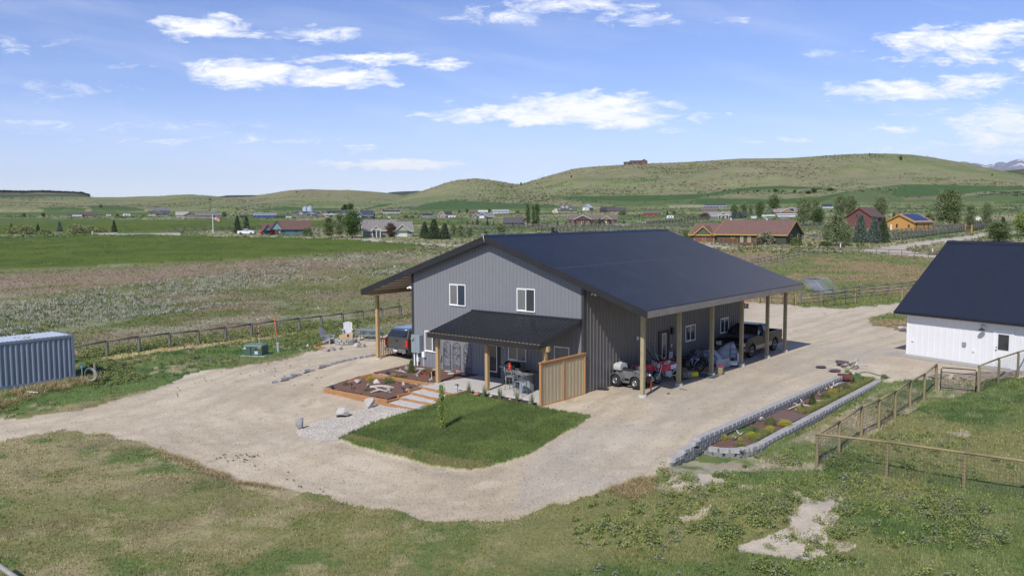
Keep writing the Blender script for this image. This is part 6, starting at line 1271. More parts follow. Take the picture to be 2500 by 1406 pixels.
# foreground rail at the lower left corner, hose post by the container
P0, P1 = wld(-60, 1340, -.05), wld(72, 1432, -.05); o = thing('corner_rail', 'weathered grey fence rail crossing the lower left corner', 'fence rail', P0, 0); m = MB(); m.tube([(0, 0, 0), (P1-P0)*.5, P1-P0], .065, 10); m.build('rail', M('bleached', (.30, .29, .27), .85, 0, .25, 4.), o)
m = MB(); m.cyl((P1-P0)+Vector((.0, 0, -1.2)), (P1-P0)+Vector((0, 0, -.04)), .09, .09, 10); m.build('post', MATS['bleached'], o)
hp = G(231, 937); o = thing('hose_post', 'wood post by the container holding a coiled grey hose', 'post', hp, 0); m = MB(); m.cyl((0, .1, -.1), (0, .1, 1.12), .075, .07, 9); m.build('post', MATS['old_wood'], o)
t = thing('coiled_hose', 'pale grey hose coiled on the wood post by container', 'hose', hp, 0); m = MB(); [m.torus((-.22+.02*k, -.04-.02*k, .52+.01*k), (.15, 1, .05), .30+.012*k, .016, 26, 5, 1) for k in range(6)]; m.build('coil', M('hosegrey', (.30, .31, .31), .6), t)
o = thing('yard_hydrant', 'slim blue green yard hydrant beside the container corner', 'hydrant', G(201, 924), 0); m = MB(); m.cyl((0, 0, 0), (0, 0, .62), .025); m.build('pipe', MATS['pedestal'], o); m = MB(); m.box((0, 0, .68), (.12, .1, .14)); m.tube([(.03, 0, .7), (.14, 0, .68), (.16, 0, .6)], .02); m.build('head', M('teal', (.08, .25, .28), .5), o)
o = tag(MB().bar((0, 0, .03), (.8, -.25, .04), .05).build('white_stick', MATS['white_trim'], None, G(62, 957)), 'white stick lying in dry straw before the container', 'stick')
# ================================================================== buildings of the valley
PALM = {}
def pm(col, rough=.75, var=.12, name='siding', **k):
    key = name+'_%02x%02x%02x' % tuple(int(min(c, 1)*255) for c in col); return M(key, col, rough, 0, var, 1.5, **k)
def shingle(c): return pm(c, .9, .22, 'shingle', var2=.25)
SL = (.085, .088, .10); DK = (.04, .042, .05); BR = (.155, .095, .075)
def house(name, label, px, py, yaw=0., blocks=(), gables=(), wins=(), doors=(), garages=(), chim=(), solar=(), porch=None, cat='house', group=None, scale=None, trim=None):
    """all sizes in photo pixels at the house's distance; x from the left, y away from the viewer, origin at px,py (foot, left corner)"""
    p = G(px, py); s = hypot(p.x, p.y)/F if scale is None else scale; faz = atan2(p.x, p.y)
    o = thing(name, label, cat, p, -faz+yaw, group); tm = pm(trim or (.6, .6, .58), .6, .03, 'trim')
    for (x0, x1, y0, y1, wh, rh, ax, wc, rc) in blocks:
        x0, x1, y0, y1, wh, rh = [v*s for v in (x0, x1, y0, y1, wh, rh)]; ov = .45
        m = MB()
        if ax == 'x': ym = (y0+y1)/2; m.prism([(x0, y0, -1), (x0, y1, -1), (x0, y1, wh), (x0, ym, rh-.15), (x0, y0, wh)], (x1-x0, 0, 0))
        elif ax == 'y': xm = (x0+x1)/2; m.prism([(x0, y0, -1), (x1, y0, -1), (x1, y0, wh), (xm, y0, rh-.15), (x0, y0, wh)], (0, y1-y0, 0))
        elif ax == 'l': m.prism([(x0, y0, -1), (x0, y1, -1), (x0, y1, rh-.1), (x0, y0, wh)], (x1-x0, 0, 0))
        m.build('wall', pm(wc), o)
        m = MB()
        if ax == 'x':
            k = (rh-wh)/(ym-y0)
            for ya in (y0-ov, y1+ov): zb = wh-ov*k; m.prism([(x0-ov, ya, zb), (x0-ov, ym, rh), (x0-ov, ym, rh-.22), (x0-ov, ya, zb-.2)], (x1-x0+2*ov, 0, 0))
        elif ax == 'y':
            k = (rh-wh)/(xm-x0)
            for xa in (x0-ov, x1+ov): zb = wh-ov*k; m.prism([(xa, y0-ov, zb), (xm, y0-ov, rh), (xm, y0-ov, rh-.22), (xa, y0-ov, zb-.2)], (0, y1-y0+2*ov, 0))
        else: m.prism([(x0-ov, y0-ov, wh), (x0-ov, y1+.1, rh), (x0-ov, y1+.1, rh-.18), (x0-ov, y0-ov, wh-.18)], (x1-x0+2*ov, 0, 0))
        m.build('roof', shingle(rc), o)
        if trim is not None:
            m = MB()
            if ax == 'x':
                for xx in (x0-ov-.05, x1+ov): m.prism([(xx, y0-ov, wh-ov*k), (xx, ym, rh), (xx, y1+ov, wh-ov*k), (xx, y1+ov, wh-ov*k-.25), (xx, ym, rh-.28), (xx, y0-ov, wh-ov*k-.25)], (.05, 0, 0))
                m.bx(x0-ov, x1+ov, y0-ov-.06, y0-ov-.005, wh-ov*k-.24, wh-ov*k-.02)
            elif ax == 'y': m.prism([(x0-ov, y0-ov-.06, wh-ov*k), (xm, y0-ov-.06, rh), (x1+ov, y0-ov-.06, wh-ov*k), (x1+ov, y0-ov-.06, wh-ov*k-.28), (xm, y0-ov-.06, rh-.32), (x0-ov, y0-ov-.06, wh-ov*k-.28)], (0, .055, 0))
            m.build('trim', tm, o)
    for (x0, x1, y0, y1, wh, rh, wc, rc) in gables:
        x0, x1, y0, y1, wh, rh = [v*s for v in (x0, x1, y0, y1, wh, rh)]; xm = (x0+x1)/2; ov = .3; k = (rh-wh)/(xm-x0)
        m = MB(); m.prism([(x0, y0, wh-.3), (x1, y0, wh-.3), (x1, y0, wh), (xm, y0, rh-.12), (x0, y0, wh)], (0, y1-y0, 0)); g = m.build('gable', pm(wc), o)
        m = MB(); [m.prism([(xa, y0-ov, wh-ov*k), (xm, y0-ov, rh), (xm, y0-ov, rh-.16), (xa, y0-ov, wh-ov*k-.16)], (0, y1-y0+ov, 0)) for xa in (x0-ov, x1+ov)]; m.build('roof', shingle(rc), g)
        m = MB(); m.prism([(x0-ov, y0-ov-.05, wh-ov*k), (xm, y0-ov-.05, rh), (x1+ov, y0-ov-.05, wh-ov*k), (x1+ov, y0-ov-.05, wh-ov*k-.22), (xm, y0-ov-.05, rh-.26), (x0-ov, y0-ov-.05, wh-ov*k-.22)], (0, .045, 0)); m.build('trim', tm, g)
    def opening(kind, x, y, z, w, h, mat, face='f', fr=True):
        x, y, z, w, h = [v*s for v in (x, y, z, w, h)]; m = MB(); g = MB(); t = min(.14, w*.16)
        if face == 'f': m.bx(x-w/2, x+w/2, y-.06, y-.003, z, z+h); g.bx(x-w/2+t, x+w/2-t, y-.075, y-.062, z+t, z+h-t)
        else: m.bx(x+.003, x+.06, y-w/2, y+w/2, z, z+h); g.bx(x+.062, x+.075, y-w/2+t, y+w/2-t, z+t, z+h-t)
        f = m.build(kind, tm, o); g.build('pane' if kind != 'garage_door' else 'door_panel', mat, f)
    for w_ in wins: opening('window', *w_[:5], MATS['glass'], *(w_[5:]))
    for d_ in doors: opening('door', *d_[:5], pm(d_[5]), *(d_[6:]))
    for d_ in garages: opening('garage_door', *d_[:5], pm(d_[5]), *(d_[6:]))
    for (x, y, z0, z1, w, c) in chim: x, y, z0, z1, w = [v*s for v in (x, y, z0, z1, w)]; MB().bx(x-w/2, x+w/2, y-w/2, y+w/2, z0, z1).build('chimney', pm(c), o)
    for (x0, x1, y0, y1, z0, z1) in solar: x0, x1, y0, y1, z0, z1 = [v*s for v in (x0, x1, y0, y1, z0, z1)]; MB().prism([(x0, y0, z0+.12), (x1, y0, z0+.12), (x1, y1, z1+.12), (x0, y1, z1+.12)], (0, 0, .06)).build('solar_panel', M('solar', (.015, .03, .10), .15, .2, .1), o)
    if porch:
        x0, x1, y0, z, n, c = porch; x0, x1, y0, z = [v*s for v in (x0, x1, y0, z)]
        for k in range(n): xx = x0+(x1-x0)*k/(n-1); MB().bx(xx-.12, xx+.12, y0-.12, y0+.12, -.2, z).build('porch_post', pm(c, .7, .05, 'trim'), o)
        MB().bx(x0-.3, x1+.3, y0-.25, y0+.25, z, z+.3).build('porch_beam', pm(c, .7, .05, 'trim'), o)
    return o
def simple(label, x0, x1, py, wh, rh, wc, rc, dep=None, ax='x', yaw=0., nw=2, garage=None, cat='house', name='far_house', trim=None, gab=None):
    w = x1-x0; dep = dep or w*.45; wn = [(w*(k+.7)/(nw+.4), 0, wh*.35, max(1.6, wh*.30), wh*.42) for k in range(nw)] if nw else []
    return house(name, label, x0, py, yaw, [(0, w, 0, dep, wh, rh, ax, wc, rc)], wins=wn, garages=[(garage[0], 0, 0, garage[1], wh*.75, garage[2])] if garage else (), gables=[(gab[0], gab[1], -1.5, dep*.5, wh, gab[2], gab[3], rc)] if gab else (), cat=cat, trim=trim)
WH = (.62, .62, .60); CR = (.55, .50, .38); BL = (.035, .085, .30); GN = (.05, .058, .045); YT = (.50, .33, .06)
# the dark green ranch house with yellow trim, middle right
house('ranch_house', 'dark green ranch house with brown shingle roof and yellow trim', 1686, 592, radians(-27), [(0, 74, 0, 78, 22, 46, 'x', GN, (.165, .095, .078)), (70, 236, -6, 88, 24, 53, 'x', GN, (.165, .095, .078))],
  gables=[(14, 58, -5, 34, 22, 40, (.085, .092, .075), (.165, .095, .078))], wins=[(110, -6, 11, 8, 9), (236, 24, 6, 14, 15, 's'), (236, 68, 6, 12, 15, 's')], doors=[(132, -6, 0, 8, 18, (.25, .3, .3)), (150, -6, 0, 8, 18, (.25, .3, .3))], garages=[(21, 0, 0, 24, 23, (.16, .075, .07)), (49, 0, 0, 24, 23, (.16, .075, .07))], trim=YT, chim=[(75, 60, 45, 58, 3, (.6, .6, .6)), (160, 70, 45, 57, 4, (.5, .5, .5))])
dk = G(1765, 594); s_ = hypot(dk.x, dk.y)/F; o = thing('porch_deck', 'reddish railed wooden deck along the dark green ranch house', 'deck', G(1762, 596), -atan2(dk.x, dk.y)+radians(-27)); m = MB(); m.bx(0, 92*s_, -14*s_, 6*s_, 3*s_, 4.5*s_); m.build('floor', pm((.17, .06, .04)), o)
for k in range(9):
    if k == 5: continue
    m = MB(); x = k*11.4*s_; m.bx(x-.06, x+.06, -14*s_, -13*s_, 0, 14*s_); m.build('post', pm((.33, .11, .05)), o)
for x0, x1 in ((0, 4*11.4), (6*11.4, 92)): m = MB(); m.bx(x0*s_, x1*s_, -14.2*s_, -13.4*s_, 13*s_, 14*s_); m.bx(x0*s_, x1*s_, -14*s_, -13.6*s_, 8*s_, 8.6*s_); m.build('rail', pm((.33, .11, .05)), o)
m = MB(); m.bx(49*s_, 64*s_, -20*s_, -14*s_, 0, 1.6*s_); m.bx(50*s_, 63*s_, -17*s_, -14*s_, 1.6*s_, 3*s_); m.build('steps', pm((.15, .06, .05)), o)
# orange cabin with solar roof
house('cabin', 'orange wood cabin with large solar panels on its roof', 2162, 562, radians(-35), [(0, 70, 0, 66, 20, 36, 'y', (.50, .27, .075), (.30, .22, .19))], wins=[(28, 0, 5, 6, 10), (57, 0, 6, 6, 8), (70, 8, 4, 5, 12, 's'), (70, 34, 7, 4, 7, 's'), (70, 50, 5, 5, 9, 's')], doors=[(14, 0, 0, 6, 14, (.7, .7, .65))], trim=(.50, .24, .05), cat='cabin', solar=())
cb = G(2162, 562); s2 = hypot(cb.x, cb.y)/F; par = [x for x in COL.objects if x.name == 'cabin'][0]
m = MB(); k_ = 16/35; m.prism([((38)*s2, 6*s2, (36-3*k_)*s2+.12), ((66)*s2, 6*s2, (36-31*k_)*s2+.12), ((66)*s2, 58*s2, (36-31*k_)*s2+.12), ((38)*s2, 58*s2, (36-3*k_)*s2+.12)], (0, 0, .08)); m.build('solar_panel', M('solar', (.015, .03, .10), .15, .2, .1), par)
# brown roofed blue house, green grey house, brown ranch and the rest
house('house', 'blue house with brown gabled roof and red pickup before it', 655, 573, radians(-3), [(28, 95, 0, 34, 16, 33, 'x', (.075, .15, .21), (.13, .075, .065)), (-12, 22, 8, 30, 14, 26, 'x', (.075, .15, .21), (.13, .075, .065))], gables=[(6, 32, -6, 20, 14, 32, (.18, .28, .34), (.13, .075, .065)), (-10, 8, 0, 20, 12, 24, (.075, .15, .21), (.13, .075, .065))], wins=[(64, 0, 5, 7, 8), (0, 8, 4, 4, 7)], doors=[(19, -6, 0, 5, 12, (.12, .07, .06))], trim=(.14, .08, .07))
house('house', 'sage green ranch house with grey shingle roof and white garage', 888, 580, radians(6), [(0, 78, 6, 52, 20, 42, 'x', (.26, .30, .20), (.22, .20, .185)), (70, 116, -4, 50, 18, 38, 'x', (.26, .30, .20), (.22, .20, .185))], gables=[(20, 38, -8, 26, 18, 29, (.30, .33, .24), (.22, .20, .185)), (76, 108, -10, 20, 18, 32, (.33, .38, .26), (.22, .20, .185))], wins=[(25, 6, 8, 8, 8), (52, 6, 8, 6, 8), (132-20, -4, 7, 6, 10)], doors=[(34, 6, 0, 6, 15, (.5, .5, .45))], garages=[(92, -4.5, 0, 26, 17, (.66, .64, .58))], trim=(.6, .6, .56), chim=[(8, 22, 30, 42, 1.6, (.3, .35, .42)), (70, 30, 38, 44, 1.2, (.6, .6, .6))], porch=(20, 39, -7, 18, 3, WH))
house('ranch_house', 'long brown ranch house with twin brown garage doors', 1390, 546, radians(2), [(0, 115, 0, 34, 11, 20, 'x', (.13, .065, .05), (.155, .125, .11))], gables=[(12, 52, -4, 16, 11, 21, (.10, .05, .045), (.155, .125, .11)), (78, 100, -4, 16, 11, 19, (.30, .18, .10), (.155, .125, .11))], garages=[(23, -1, 0, 14, 9, (.17, .075, .055)), (40, -1, 0, 14, 9, (.17, .075, .055))], wins=[(8, 0, 4, 4, 4), (104, 0, 4, 5, 4), (64, 0, 4, 5, 4)], doors=[(88, 0, 0, 6, 9, (.5, .45, .35))])
house('house', 'taupe house with dark grey hip roof behind tall poplars', 1231, 552, radians(-4), [(0, 46, 0, 30, 10, 22, 'x', (.25, .20, .15), (.085, .08, .085)), (40, 66, 4, 26, 9, 20, 'y', (.25, .20, .15), (.085, .08, .085))], wins=[(10, 0, 2, 4, 6), (30, 0, 2, 6, 6)], garages=[(53, 4, 0, 12, 7, (.35, .30, .24))])
house('house', 'dark red lap sided house with brown roof behind the spruces', 2066, 556, radians(-25), [(0, 60, 0, 60, 26, 46, 'y', (.145, .055, .050), (.125, .075, .068))], wins=[(24, 0, 22, 8, 10)], garages=[(30, 0, 0, 22, 14, (.2, .07, .06))], trim=(.18, .06, .05))
far = [('pale tan low house with dark green roof at far left', 166, 193, 530, 4.5, 9, (.5, .38, .27), (.07, .09, .08), None), ('tan house with brown roof beside the pale tan house', 197, 231, 529.5, 5, 11, (.30, .30, .20), (.11, .08, .075), None),
 ('dark blue grey sheds under a low dark roof left of the long taupe house', 535, 552, 529, 4, 7, (.15, .15, .15), (.08, .08, .09), None), ('small dark shed right of the long taupe house', 587, 597, 531, 3, 5, (.1, .1, .09), DK, None),
 ('long taupe house with grey roof and white trim', 478, 533, 531.5, 7, 11.5, (.24, .19, .17), (.16, .15, .15), None), ('blue house with white door and grey roof', 620, 669, 532, 7, 12, BL, (.19, .20, .22), None), ('dark green low shed right of the blue house', 675, 692, 532, 3, 5.5, (.04, .07, .05), (.03, .05, .04), None),
 ('white house with dark roofs alone on the green slope', 935, 975, 521.5, 4.5, 8, WH, DK, None), ('white gabled house with long dark roof at the left of the camper row', 1031, 1056, 531, 5, 10, WH, DK, None), ('brown low roofed house among shrubs below the hill', 1146, 1166, 521, 3.5, 7, (.15, .09, .07), BR, None), ('low house with white roofs right of the brown one', 1168, 1190, 519.5, 3, 6, (.3, .3, .3), (.5, .5, .52), None),
 ('long pale blue grey house with light roof', 1203, 1242, 521.5, 6, 9.5, (.50, .54, .56), (.30, .32, .35), None), ('red barn like house with solar roof', 1572, 1604, 527.5, 7, 12.5, (.38, .045, .03), (.12, .10, .10), None), ('small teal house with dark roof high on the right', 2008, 2032, 508.5, 6, 10, (.35, .50, .50), DK, None),
 ('dark blue small house with dark roof behind blue spruces', 1800, 1820, 533, 8, 15, (.04, .06, .09), DK, None), ('low taupe roofed house below the white porch house', 1713, 1750, 518, 6, 11, (.22, .17, .15), (.14, .12, .11), None)]
for lb, x0, x1, py, wh, rh, wc, rc, gb in far: simple(lb, x0, x1, py, wh, rh, wc, rc, nw=2 if x1-x0 < 35 else 4, trim=(.55, .55, .53) if wc in (BL, WH) or x1-x0 > 40 else None, cat='shed' if 'shed' in lb else 'house')
house('far_house', 'pale green farmhouse with slate roofs and timber gable', 363, 527.5, 0, [(0, 44, 0, 20, 7, 12, 'x', (.40, .44, .30), SL), (10, 42, 6, 26, 12, 16.5, 'x', (.40, .44, .30), (.13, .15, .18))], gables=[(14, 26, -2, 10, 6, 12, (.25, .15, .08), SL)], wins=[(6, 0, 2, 3, 3.5), (36, 0, 2, 4, 3.5), (20, 0, 1, 6, 4)], porch=(15, 40, -1.5, 5, 4, (.2, .13, .08)))
house('far_house', 'beige house with grey roof and grey shed in front', 430, 531, 0, [(0, 26, 4, 24, 6, 13, 'x', (.46, .43, .36), (.34, .33, .29)), (18, 42, 0, 14, 6, 11, 'y', (.2, .18, .17), (.12, .12, .13))], wins=[(8, 4, 2, 3, 3)])
house('far_house', 'cream farmhouse with dark roof on the slope below the hill', 617, 509.5, 0, [(0, 24, 0, 14, 6, 10, 'x', CR, DK)], gables=[(2, 9, -1, 6, 6, 10, CR, DK), (12, 22, -1, 6, 6, 10, CR, DK)], wins=[(5, -1, 2, 2.4, 3), (12, 0, 2, 2, 3), (17, -1, 2, 3, 3)])
house('far_house', 'grey gabled house with slate roof below the grain silos', 718, 529.5, 0, [(0, 50, 0, 20, 7, 13, 'x', (.26, .25, .24), (.06, .062, .085)), (48, 60, 2, 18, 6, 12, 'x', (.24, .23, .22), (.06, .062, .085))], gables=[(9, 21, -2, 9, 7, 13, (.45, .40, .34), SL), (30, 48, -3, 9, 7, 13.5, (.28, .27, .26), SL)], wins=[(5, 0, 2, 4, 3.5), (39, -3, 2, 5, 3)], doors=[(15, -2, 0, 4, 5, (.15, .08, .05))], trim=(.6, .6, .58))
house('far_house', 'long white house with dark slate roof right of the silos', 788, 525, 0, [(0, 42, 0, 16, 6, 10, 'x', (.60, .60, .58), DK), (38, 58, 2, 14, 6, 10, 'x', (.5, .5, .5), (.07, .08, .10))], gables=[(1, 9, -2, 8, 6, 9.5, (.25, .25, .27), DK)], wins=[(14, 0, 2, 4, 3), (26, 0, 2, 4, 3), (36, 0, 2, 3, 3)])
house('far_house', 'dark navy house with steep dark metal roof and garage gable', 864, 533, radians(-10), [(0, 16, 6, 24, 9, 16, 'x', (.035, .055, .09), (.045, .055, .075)), (14, 45, 0, 24, 8, 19, 'x', (.03, .05, .085), (.045, .055, .08))], gables=[(6, 22, -3, 12, 8, 16, (.08, .11, .16), (.045, .055, .075))], wins=[(36, 0, 2, 5, 4)], garages=[(14, -3, 0, 9, 6, (.3, .3, .3))], trim=(.5, .5, .5))
house('far_house', 'white trimmed gable house with tan red front and dark roof', 1068, 532.5, 0, [(0, 20, 0, 22, 8, 16, 'y', (.40, .25, .20), DK), (18, 34, 2, 18, 8, 15, 'x', (.08, .075, .08), DK)], wins=[(5, 0, 1, 4, 6), (11, 0, 1, 4, 6), (16, 0, 1, 3, 6)], trim=(.65, .65, .63))
house('far_house', 'grey garage house with white door and dark walls', 1154, 533.5, 0, [(0, 16, 2, 18, 6, 13, 'y', (.16, .17, .19), (.13, .14, .16)), (12, 34, 0, 20, 7, 14, 'y', (.13, .15, .18), (.17, .18, .20)), (30, 49, 3, 20, 6, 13, 'x', (.045, .05, .06), (.16, .17, .19))], garages=[(22, 0, 0, 12, 7, (.66, .66, .68))], doors=[(5, 2, 0, 4, 5, (.4, .05, .03))], trim=(.6, .6, .6))
house('far_house', 'large cream house with dormers and slate roofs', 1348, 520, 0, [(0, 18, 6, 20, 7, 13, 'y', CR, (.35, .34, .32)), (14, 60, 0, 18, 6, 9.5, 'x', (.36, .27, .19), (.10, .10, .12)), (16, 48, 6, 22, 13, 19, 'x', CR, (.10, .10, .12))], gables=[(20, 30, 2, 12, 13, 18, CR, (.12, .12, .14)), (31, 40, 2, 12, 13, 18, CR, (.12, .12, .14))], wins=[(6, 6, 2, 4, 3), (25, 2, 10, 3, 3), (35.5, 2, 10, 3, 3), (24, 0, 1, 5, 3), (46, 0, 1, 6, 3)])
house('metal_barn', 'blue grey metal barn with pale roof and two light doors', 1421, 514.5, radians(-15), [(0, 19, 0, 34, 8, 15, 'y', (.22, .28, .36), (.50, .52, .55))], garages=[(5, 0, 0, 6, 7, (.68, .68, .70)), (13, 0, 0, 6, 7, (.55, .45, .33))], cat='barn')
house('far_house', 'brown house with two dark roofs at foot of the big hill', 1465, 519, 0, [(18, 62, 0, 18, 5, 12, 'x', (.24, .13, .08), (.07, .065, .07)), (0, 22, 4, 20, 5, 9, 'x', (.08, .05, .05), DK), (2, 34, 12, 28, 8, 14, 'x', (.05, .05, .05), DK)], wins=[(28, 0, 1, 4, 2.5), (42, 0, 1, 4, 2.5)], chim=[(36, 8, 10, 14, 2, (.1, .1, .1))])
house('far_house', 'long white porched house with dark roof high at right', 1714, 508.5, 0, [(7, 55, 0, 16, 4, 10, 'x', (.5, .52, .54), (.055, .06, .075)), (0, 60, 2, 12, 3.5, 5.5, 'x', (.5, .52, .54), (.1, .1, .12))], porch=(2, 56, -2.5, 4.5, 8, (.7, .7, .7)))
house('far_house', 'grey roofed house with white trimmed brown gable and porch', 1731, 533.5, 0, [(0, 53, 0, 22, 7, 15, 'x', (.20, .24, .24), (.23, .22, .21))], gables=[(22, 45, -5, 12, 7, 16, (.28, .16, .10), (.23, .22, .21))], wins=[(12, 0, 2, 5, 3.5), (28, -4, 1, 5, 4), (38, -4, 1, 5, 4)], trim=(.62, .65, .68), porch=(22, 45, -5, 7, 4, WH))
house('far_house', 'tan roofed house with wood gable and solar panels', 1890, 528.5, radians(4), [(0, 53, 0, 24, 11, 17, 'x', (.25, .16, .10), (.27, .22, .19))], gables=[(14, 42, -3, 14, 10, 18, (.36, .19, .09), (.27, .22, .19))], solar=[(31, 44, 0, 9, 13, 17)], wins=[(6, 0, 3, 3, 4), (48, 0, 3, 3, 4)])
house('white_trailer', 'long white cargo trailer in front of the tan roofed house', 1899, 529.5, 0, [(0, 39, -8, -3, 7, 7.6, 'x', (.62, .63, .66), (.6, .6, .62))], cat='trailer')
for lb, x0, x1, py, h_, c in (('small grey box shed right of the long white trailer', 1905, 1923, 534, 6, (.33, .33, .31)), ('small cream shed among the trees', 1862, 1873, 533, 6, (.55, .5, .4)), ('white roofed shed beside the cream shed', 1874, 1888, 533, 6.5, (.3, .28, .25)), ('tiny white box shed above the ranch house roof', 1836, 1844, 534, 4, (.7, .7, .7)), ('small white shed by the tan house at far left', 178, 195, 530.5, 3, (.65, .65, .66))):
    simple(lb, x0, x1, py, h_, h_+2, c, (.4, .4, .42), nw=1, cat='shed', name='shed')
# lodge on the hill crest, far brown lodges: they stand on the hills
def hillpt(px, py, d):
    az = math.atan((px-1250)/F); y = cos(az)*d; return Vector((sin(az)*d, y, H+(521.5-.0042*(px-1250)-py)/F*y))
def on_hill(name, label, px, py, d, blocks, cat='house', **k):
    global G; g0 = G; G = lambda *a: hillpt(px, py, d)
    o = house(name, label, px, py, blocks=blocks, cat=cat, **k); G = g0; return o
LB = (.13, .05, .03); LR = (.075, .06, .06)
on_hill('lodge', 'dark brown timber lodge on the crest of the big hill', 1522, 404, 1545, [(0, 16, 0, 12, 4, 7.5, 'x', LB, LR), (14, 44, 0, 14, 6, 10.5, 'x', LB, LR), (40, 56, -2, 12, 8, 13, 'y', LB, (.035, .035, .05))], 'lodge', wins=[(22, 0, 1, 3, 4), (32, 0, 1, 3, 4), (47, -2, 2, 4, 4)], doors=[(8, 0, 0, 3, 4, (.3, .1, .05))])
on_hill('lodge', 'brown lodge with orange wall on the far left mesa slope', 73, 493.5, 2330, [(0, 14, 0, 8, 2.5, 4.5, 'x', (.07, .045, .05), LR), (12, 22, -1, 8, 3, 6, 'y', (.30, .09, .03), LR)], 'lodge')
on_hill('lodge', 'rust brown lodge on the saddle before the wooded ridge', 980, 477.5, 1870, [(0, 9, 0, 6, 2.5, 4, 'x', (.24, .09, .04), LR), (10, 26, 0, 6, 2, 3.5, 'x', (.16, .07, .05), LR)], 'lodge')
# grain silos
for i, (x, y, w, h_, lb) in enumerate(((745, 517.5, 12, 13, 'left silver grain silo with conical roof'), (757, 517.5, 14, 14.5, 'right silver grain silo, slightly larger'))):
    p = G(x, y); s = hypot(p.x, p.y)/F; o = thing('grain_silo', lb, 'silo', p, 0, 'pair of steel grain silos'); r = w*s/2; m = MB(); m.lathe((0, 0, 0), [(r, 0), (r*1.01, h_*s*.2), (r, h_*s*.4), (r*1.01, h_*s*.6), (r, h_*s*.78)], 20); m.build('drum', M('silo', (.50, .58, .66), .35, .4, .1, 1.), o); m = MB(); m.cyl((0, 0, h_*s*.78), (0, 0, h_*s), r*1.03, r*.12, 20); m.build('roof', MATS['silo'], o)
# dome tent
p = G(2388, 541); s = hypot(p.x, p.y)/F; o = thing('round_tent', 'pale cream round tent among the aspens at right', 'tent', p); m = MB(); m.lathe((0, 0, 0), [(8*s, 0), (8*s, 4*s), (6.5*s, 7*s), (3.5*s, 9.4*s), (.5*s, 10.5*s)], 20); m.build('canvas', pm((.55, .52, .42)), o); m = MB(); m.bx(-1.5*s, 1.5*s, -8.1*s, -7.5*s, 0, 4*s); m.build('door', pm((.2, .2, .18)), o)
# vehicles of the valley
def place_scaled(o, px, py, wpx, length=5.8, rz=None):
    p = G(px, py); s = hypot(p.x, p.y)/F; k = wpx*s/length; o.location = p; o.scale = (k, k, k); return p
w1 = pickup('white crew cab pickup parked on grass by two spruces', (0, 0, 0), radians(95), 'paint_white', small=True); p = G(602, 573); k_ = 40*hypot(p.x, p.y)/F/5.8; w1.location = p; w1.scale = (k_,)*3; w1.rotation_euler = (0, 0, radians(88))
w2 = pickup('bright red pickup parked before the blue house', (0, 0, 0), 0, 'paint_red', small=True); p = G(654, 572.5); k_ = 38*hypot(p.x, p.y)/F/5.8; w2.location = p; w2.scale = (k_,)*3; w2.rotation_euler = (0, 0, radians(-82))
for kk in (w1, w2): kk['group'] = 'pickups parked by the far houses'
def small_vehicle(name, label, cat, px, py, wpx, hpx, col, kind='trailer', rz=0, group=None):
    p = G(px, py); s = hypot(p.x, p.y)/F; L, h_ = wpx*s, hpx*s; o = thing(name, label, cat, p, -atan2(p.x, p.y)+rz, group); Pm = pm(col, .4, .05, 'paint'); d = min(L*.4, 2.4)
    if kind == 'trailer':
        m = MB(); m.loft([[Vector((x, -d/2, z)) for x, z in ((-L/2, h_*.2), (L/2, h_*.2), (L/2, h_*.95), (-L/2+L*.08, h_), (-L/2, h_*.7))], [Vector((x, d/2, z)) for x, z in ((-L/2, h_*.2), (L/2, h_*.2), (L/2, h_*.95), (-L/2+L*.08, h_), (-L/2, h_*.7))]]); m.build('body', Pm, o)
        m = MB(); m.bx(-L*.25, -L*.05, -d/2-.04, -d/2-.002, h_*.5, h_*.78); m.bx(L*.12, L*.30, -d/2-.04, -d/2-.002, h_*.5, h_*.78); m.bx(-L*.4, L*.45, -d/2-.03, -d/2-.004, h_*.26, h_*.34); m.build('window_band', MATS['glass'], o)
    else:
        m = MB(); m.loft([[Vector((x, y, z)) for x, z in ((-L/2, h_*.25), (L/2, h_*.25), (L/2, h_*.55), (L*.40, h_*.62), (-L*.42, h_*.62), (-L/2, h_*.55))] for y in (-d/2, d/2)]); m.build('body', Pm, o)
        m = MB(); m.loft([[Vector((x, y, h_*.6)) for x, y in ((-L*.25, -d/2), (L*.33, -d/2), (L*.33, d/2), (-L*.25, d/2))], [Vector((x, y, h_)) for x, y in ((-L*.13, -d*.38), (L*.24, -d*.38), (L*.24, d*.38), (-L*.13, d*.38))]]); m.build('cabin', MATS['auto_glass'], o)
    for x in ((-.3, .3) if kind != 'trailer' else (.0, .12)):
        for y in (-1, 1): m = MB(); r = h_*.2 if kind != 'trailer' else h_*.13; m.cyl((x*L, y*d/2, r), (x*L, y*(d/2-.25), r), r, r, 12); m.build('wheel', MATS['tyre'], o)
    return o
TG2 = 'white trailers parked across the valley'
for a in (('travel_trailer', 'white box trailer beside an orange machine at far left', 'trailer', 265, 528.5, 9, 4.5, (.68, .68, .7)), ('travel_trailer', 'larger white camper trailer standing alone at far left', 'trailer', 309, 529, 15, 6.5, (.7, .7, .72)), ('travel_trailer', 'white utility trailer between dark shed and grey gabled house', 'trailer', 705, 533.5, 12, 5, (.66, .68, .7)), ('travel_trailer', 'white camper with stripes beside the gable house', 'trailer', 1103, 532.8, 18, 6.5, (.68, .68, .7)), ('travel_trailer', 'white camper standing alone right of the red house', 'trailer', 1636, 535, 16, 8.5, (.7, .72, .76)), ('travel_trailer', 'tiny white trailer on open grass left of the long white gabled house', 'trailer', 950, 534, 6, 5, (.7, .7, .7))): small_vehicle(*a, group=TG2)
CG2 = 'small cars and machines by the far houses'
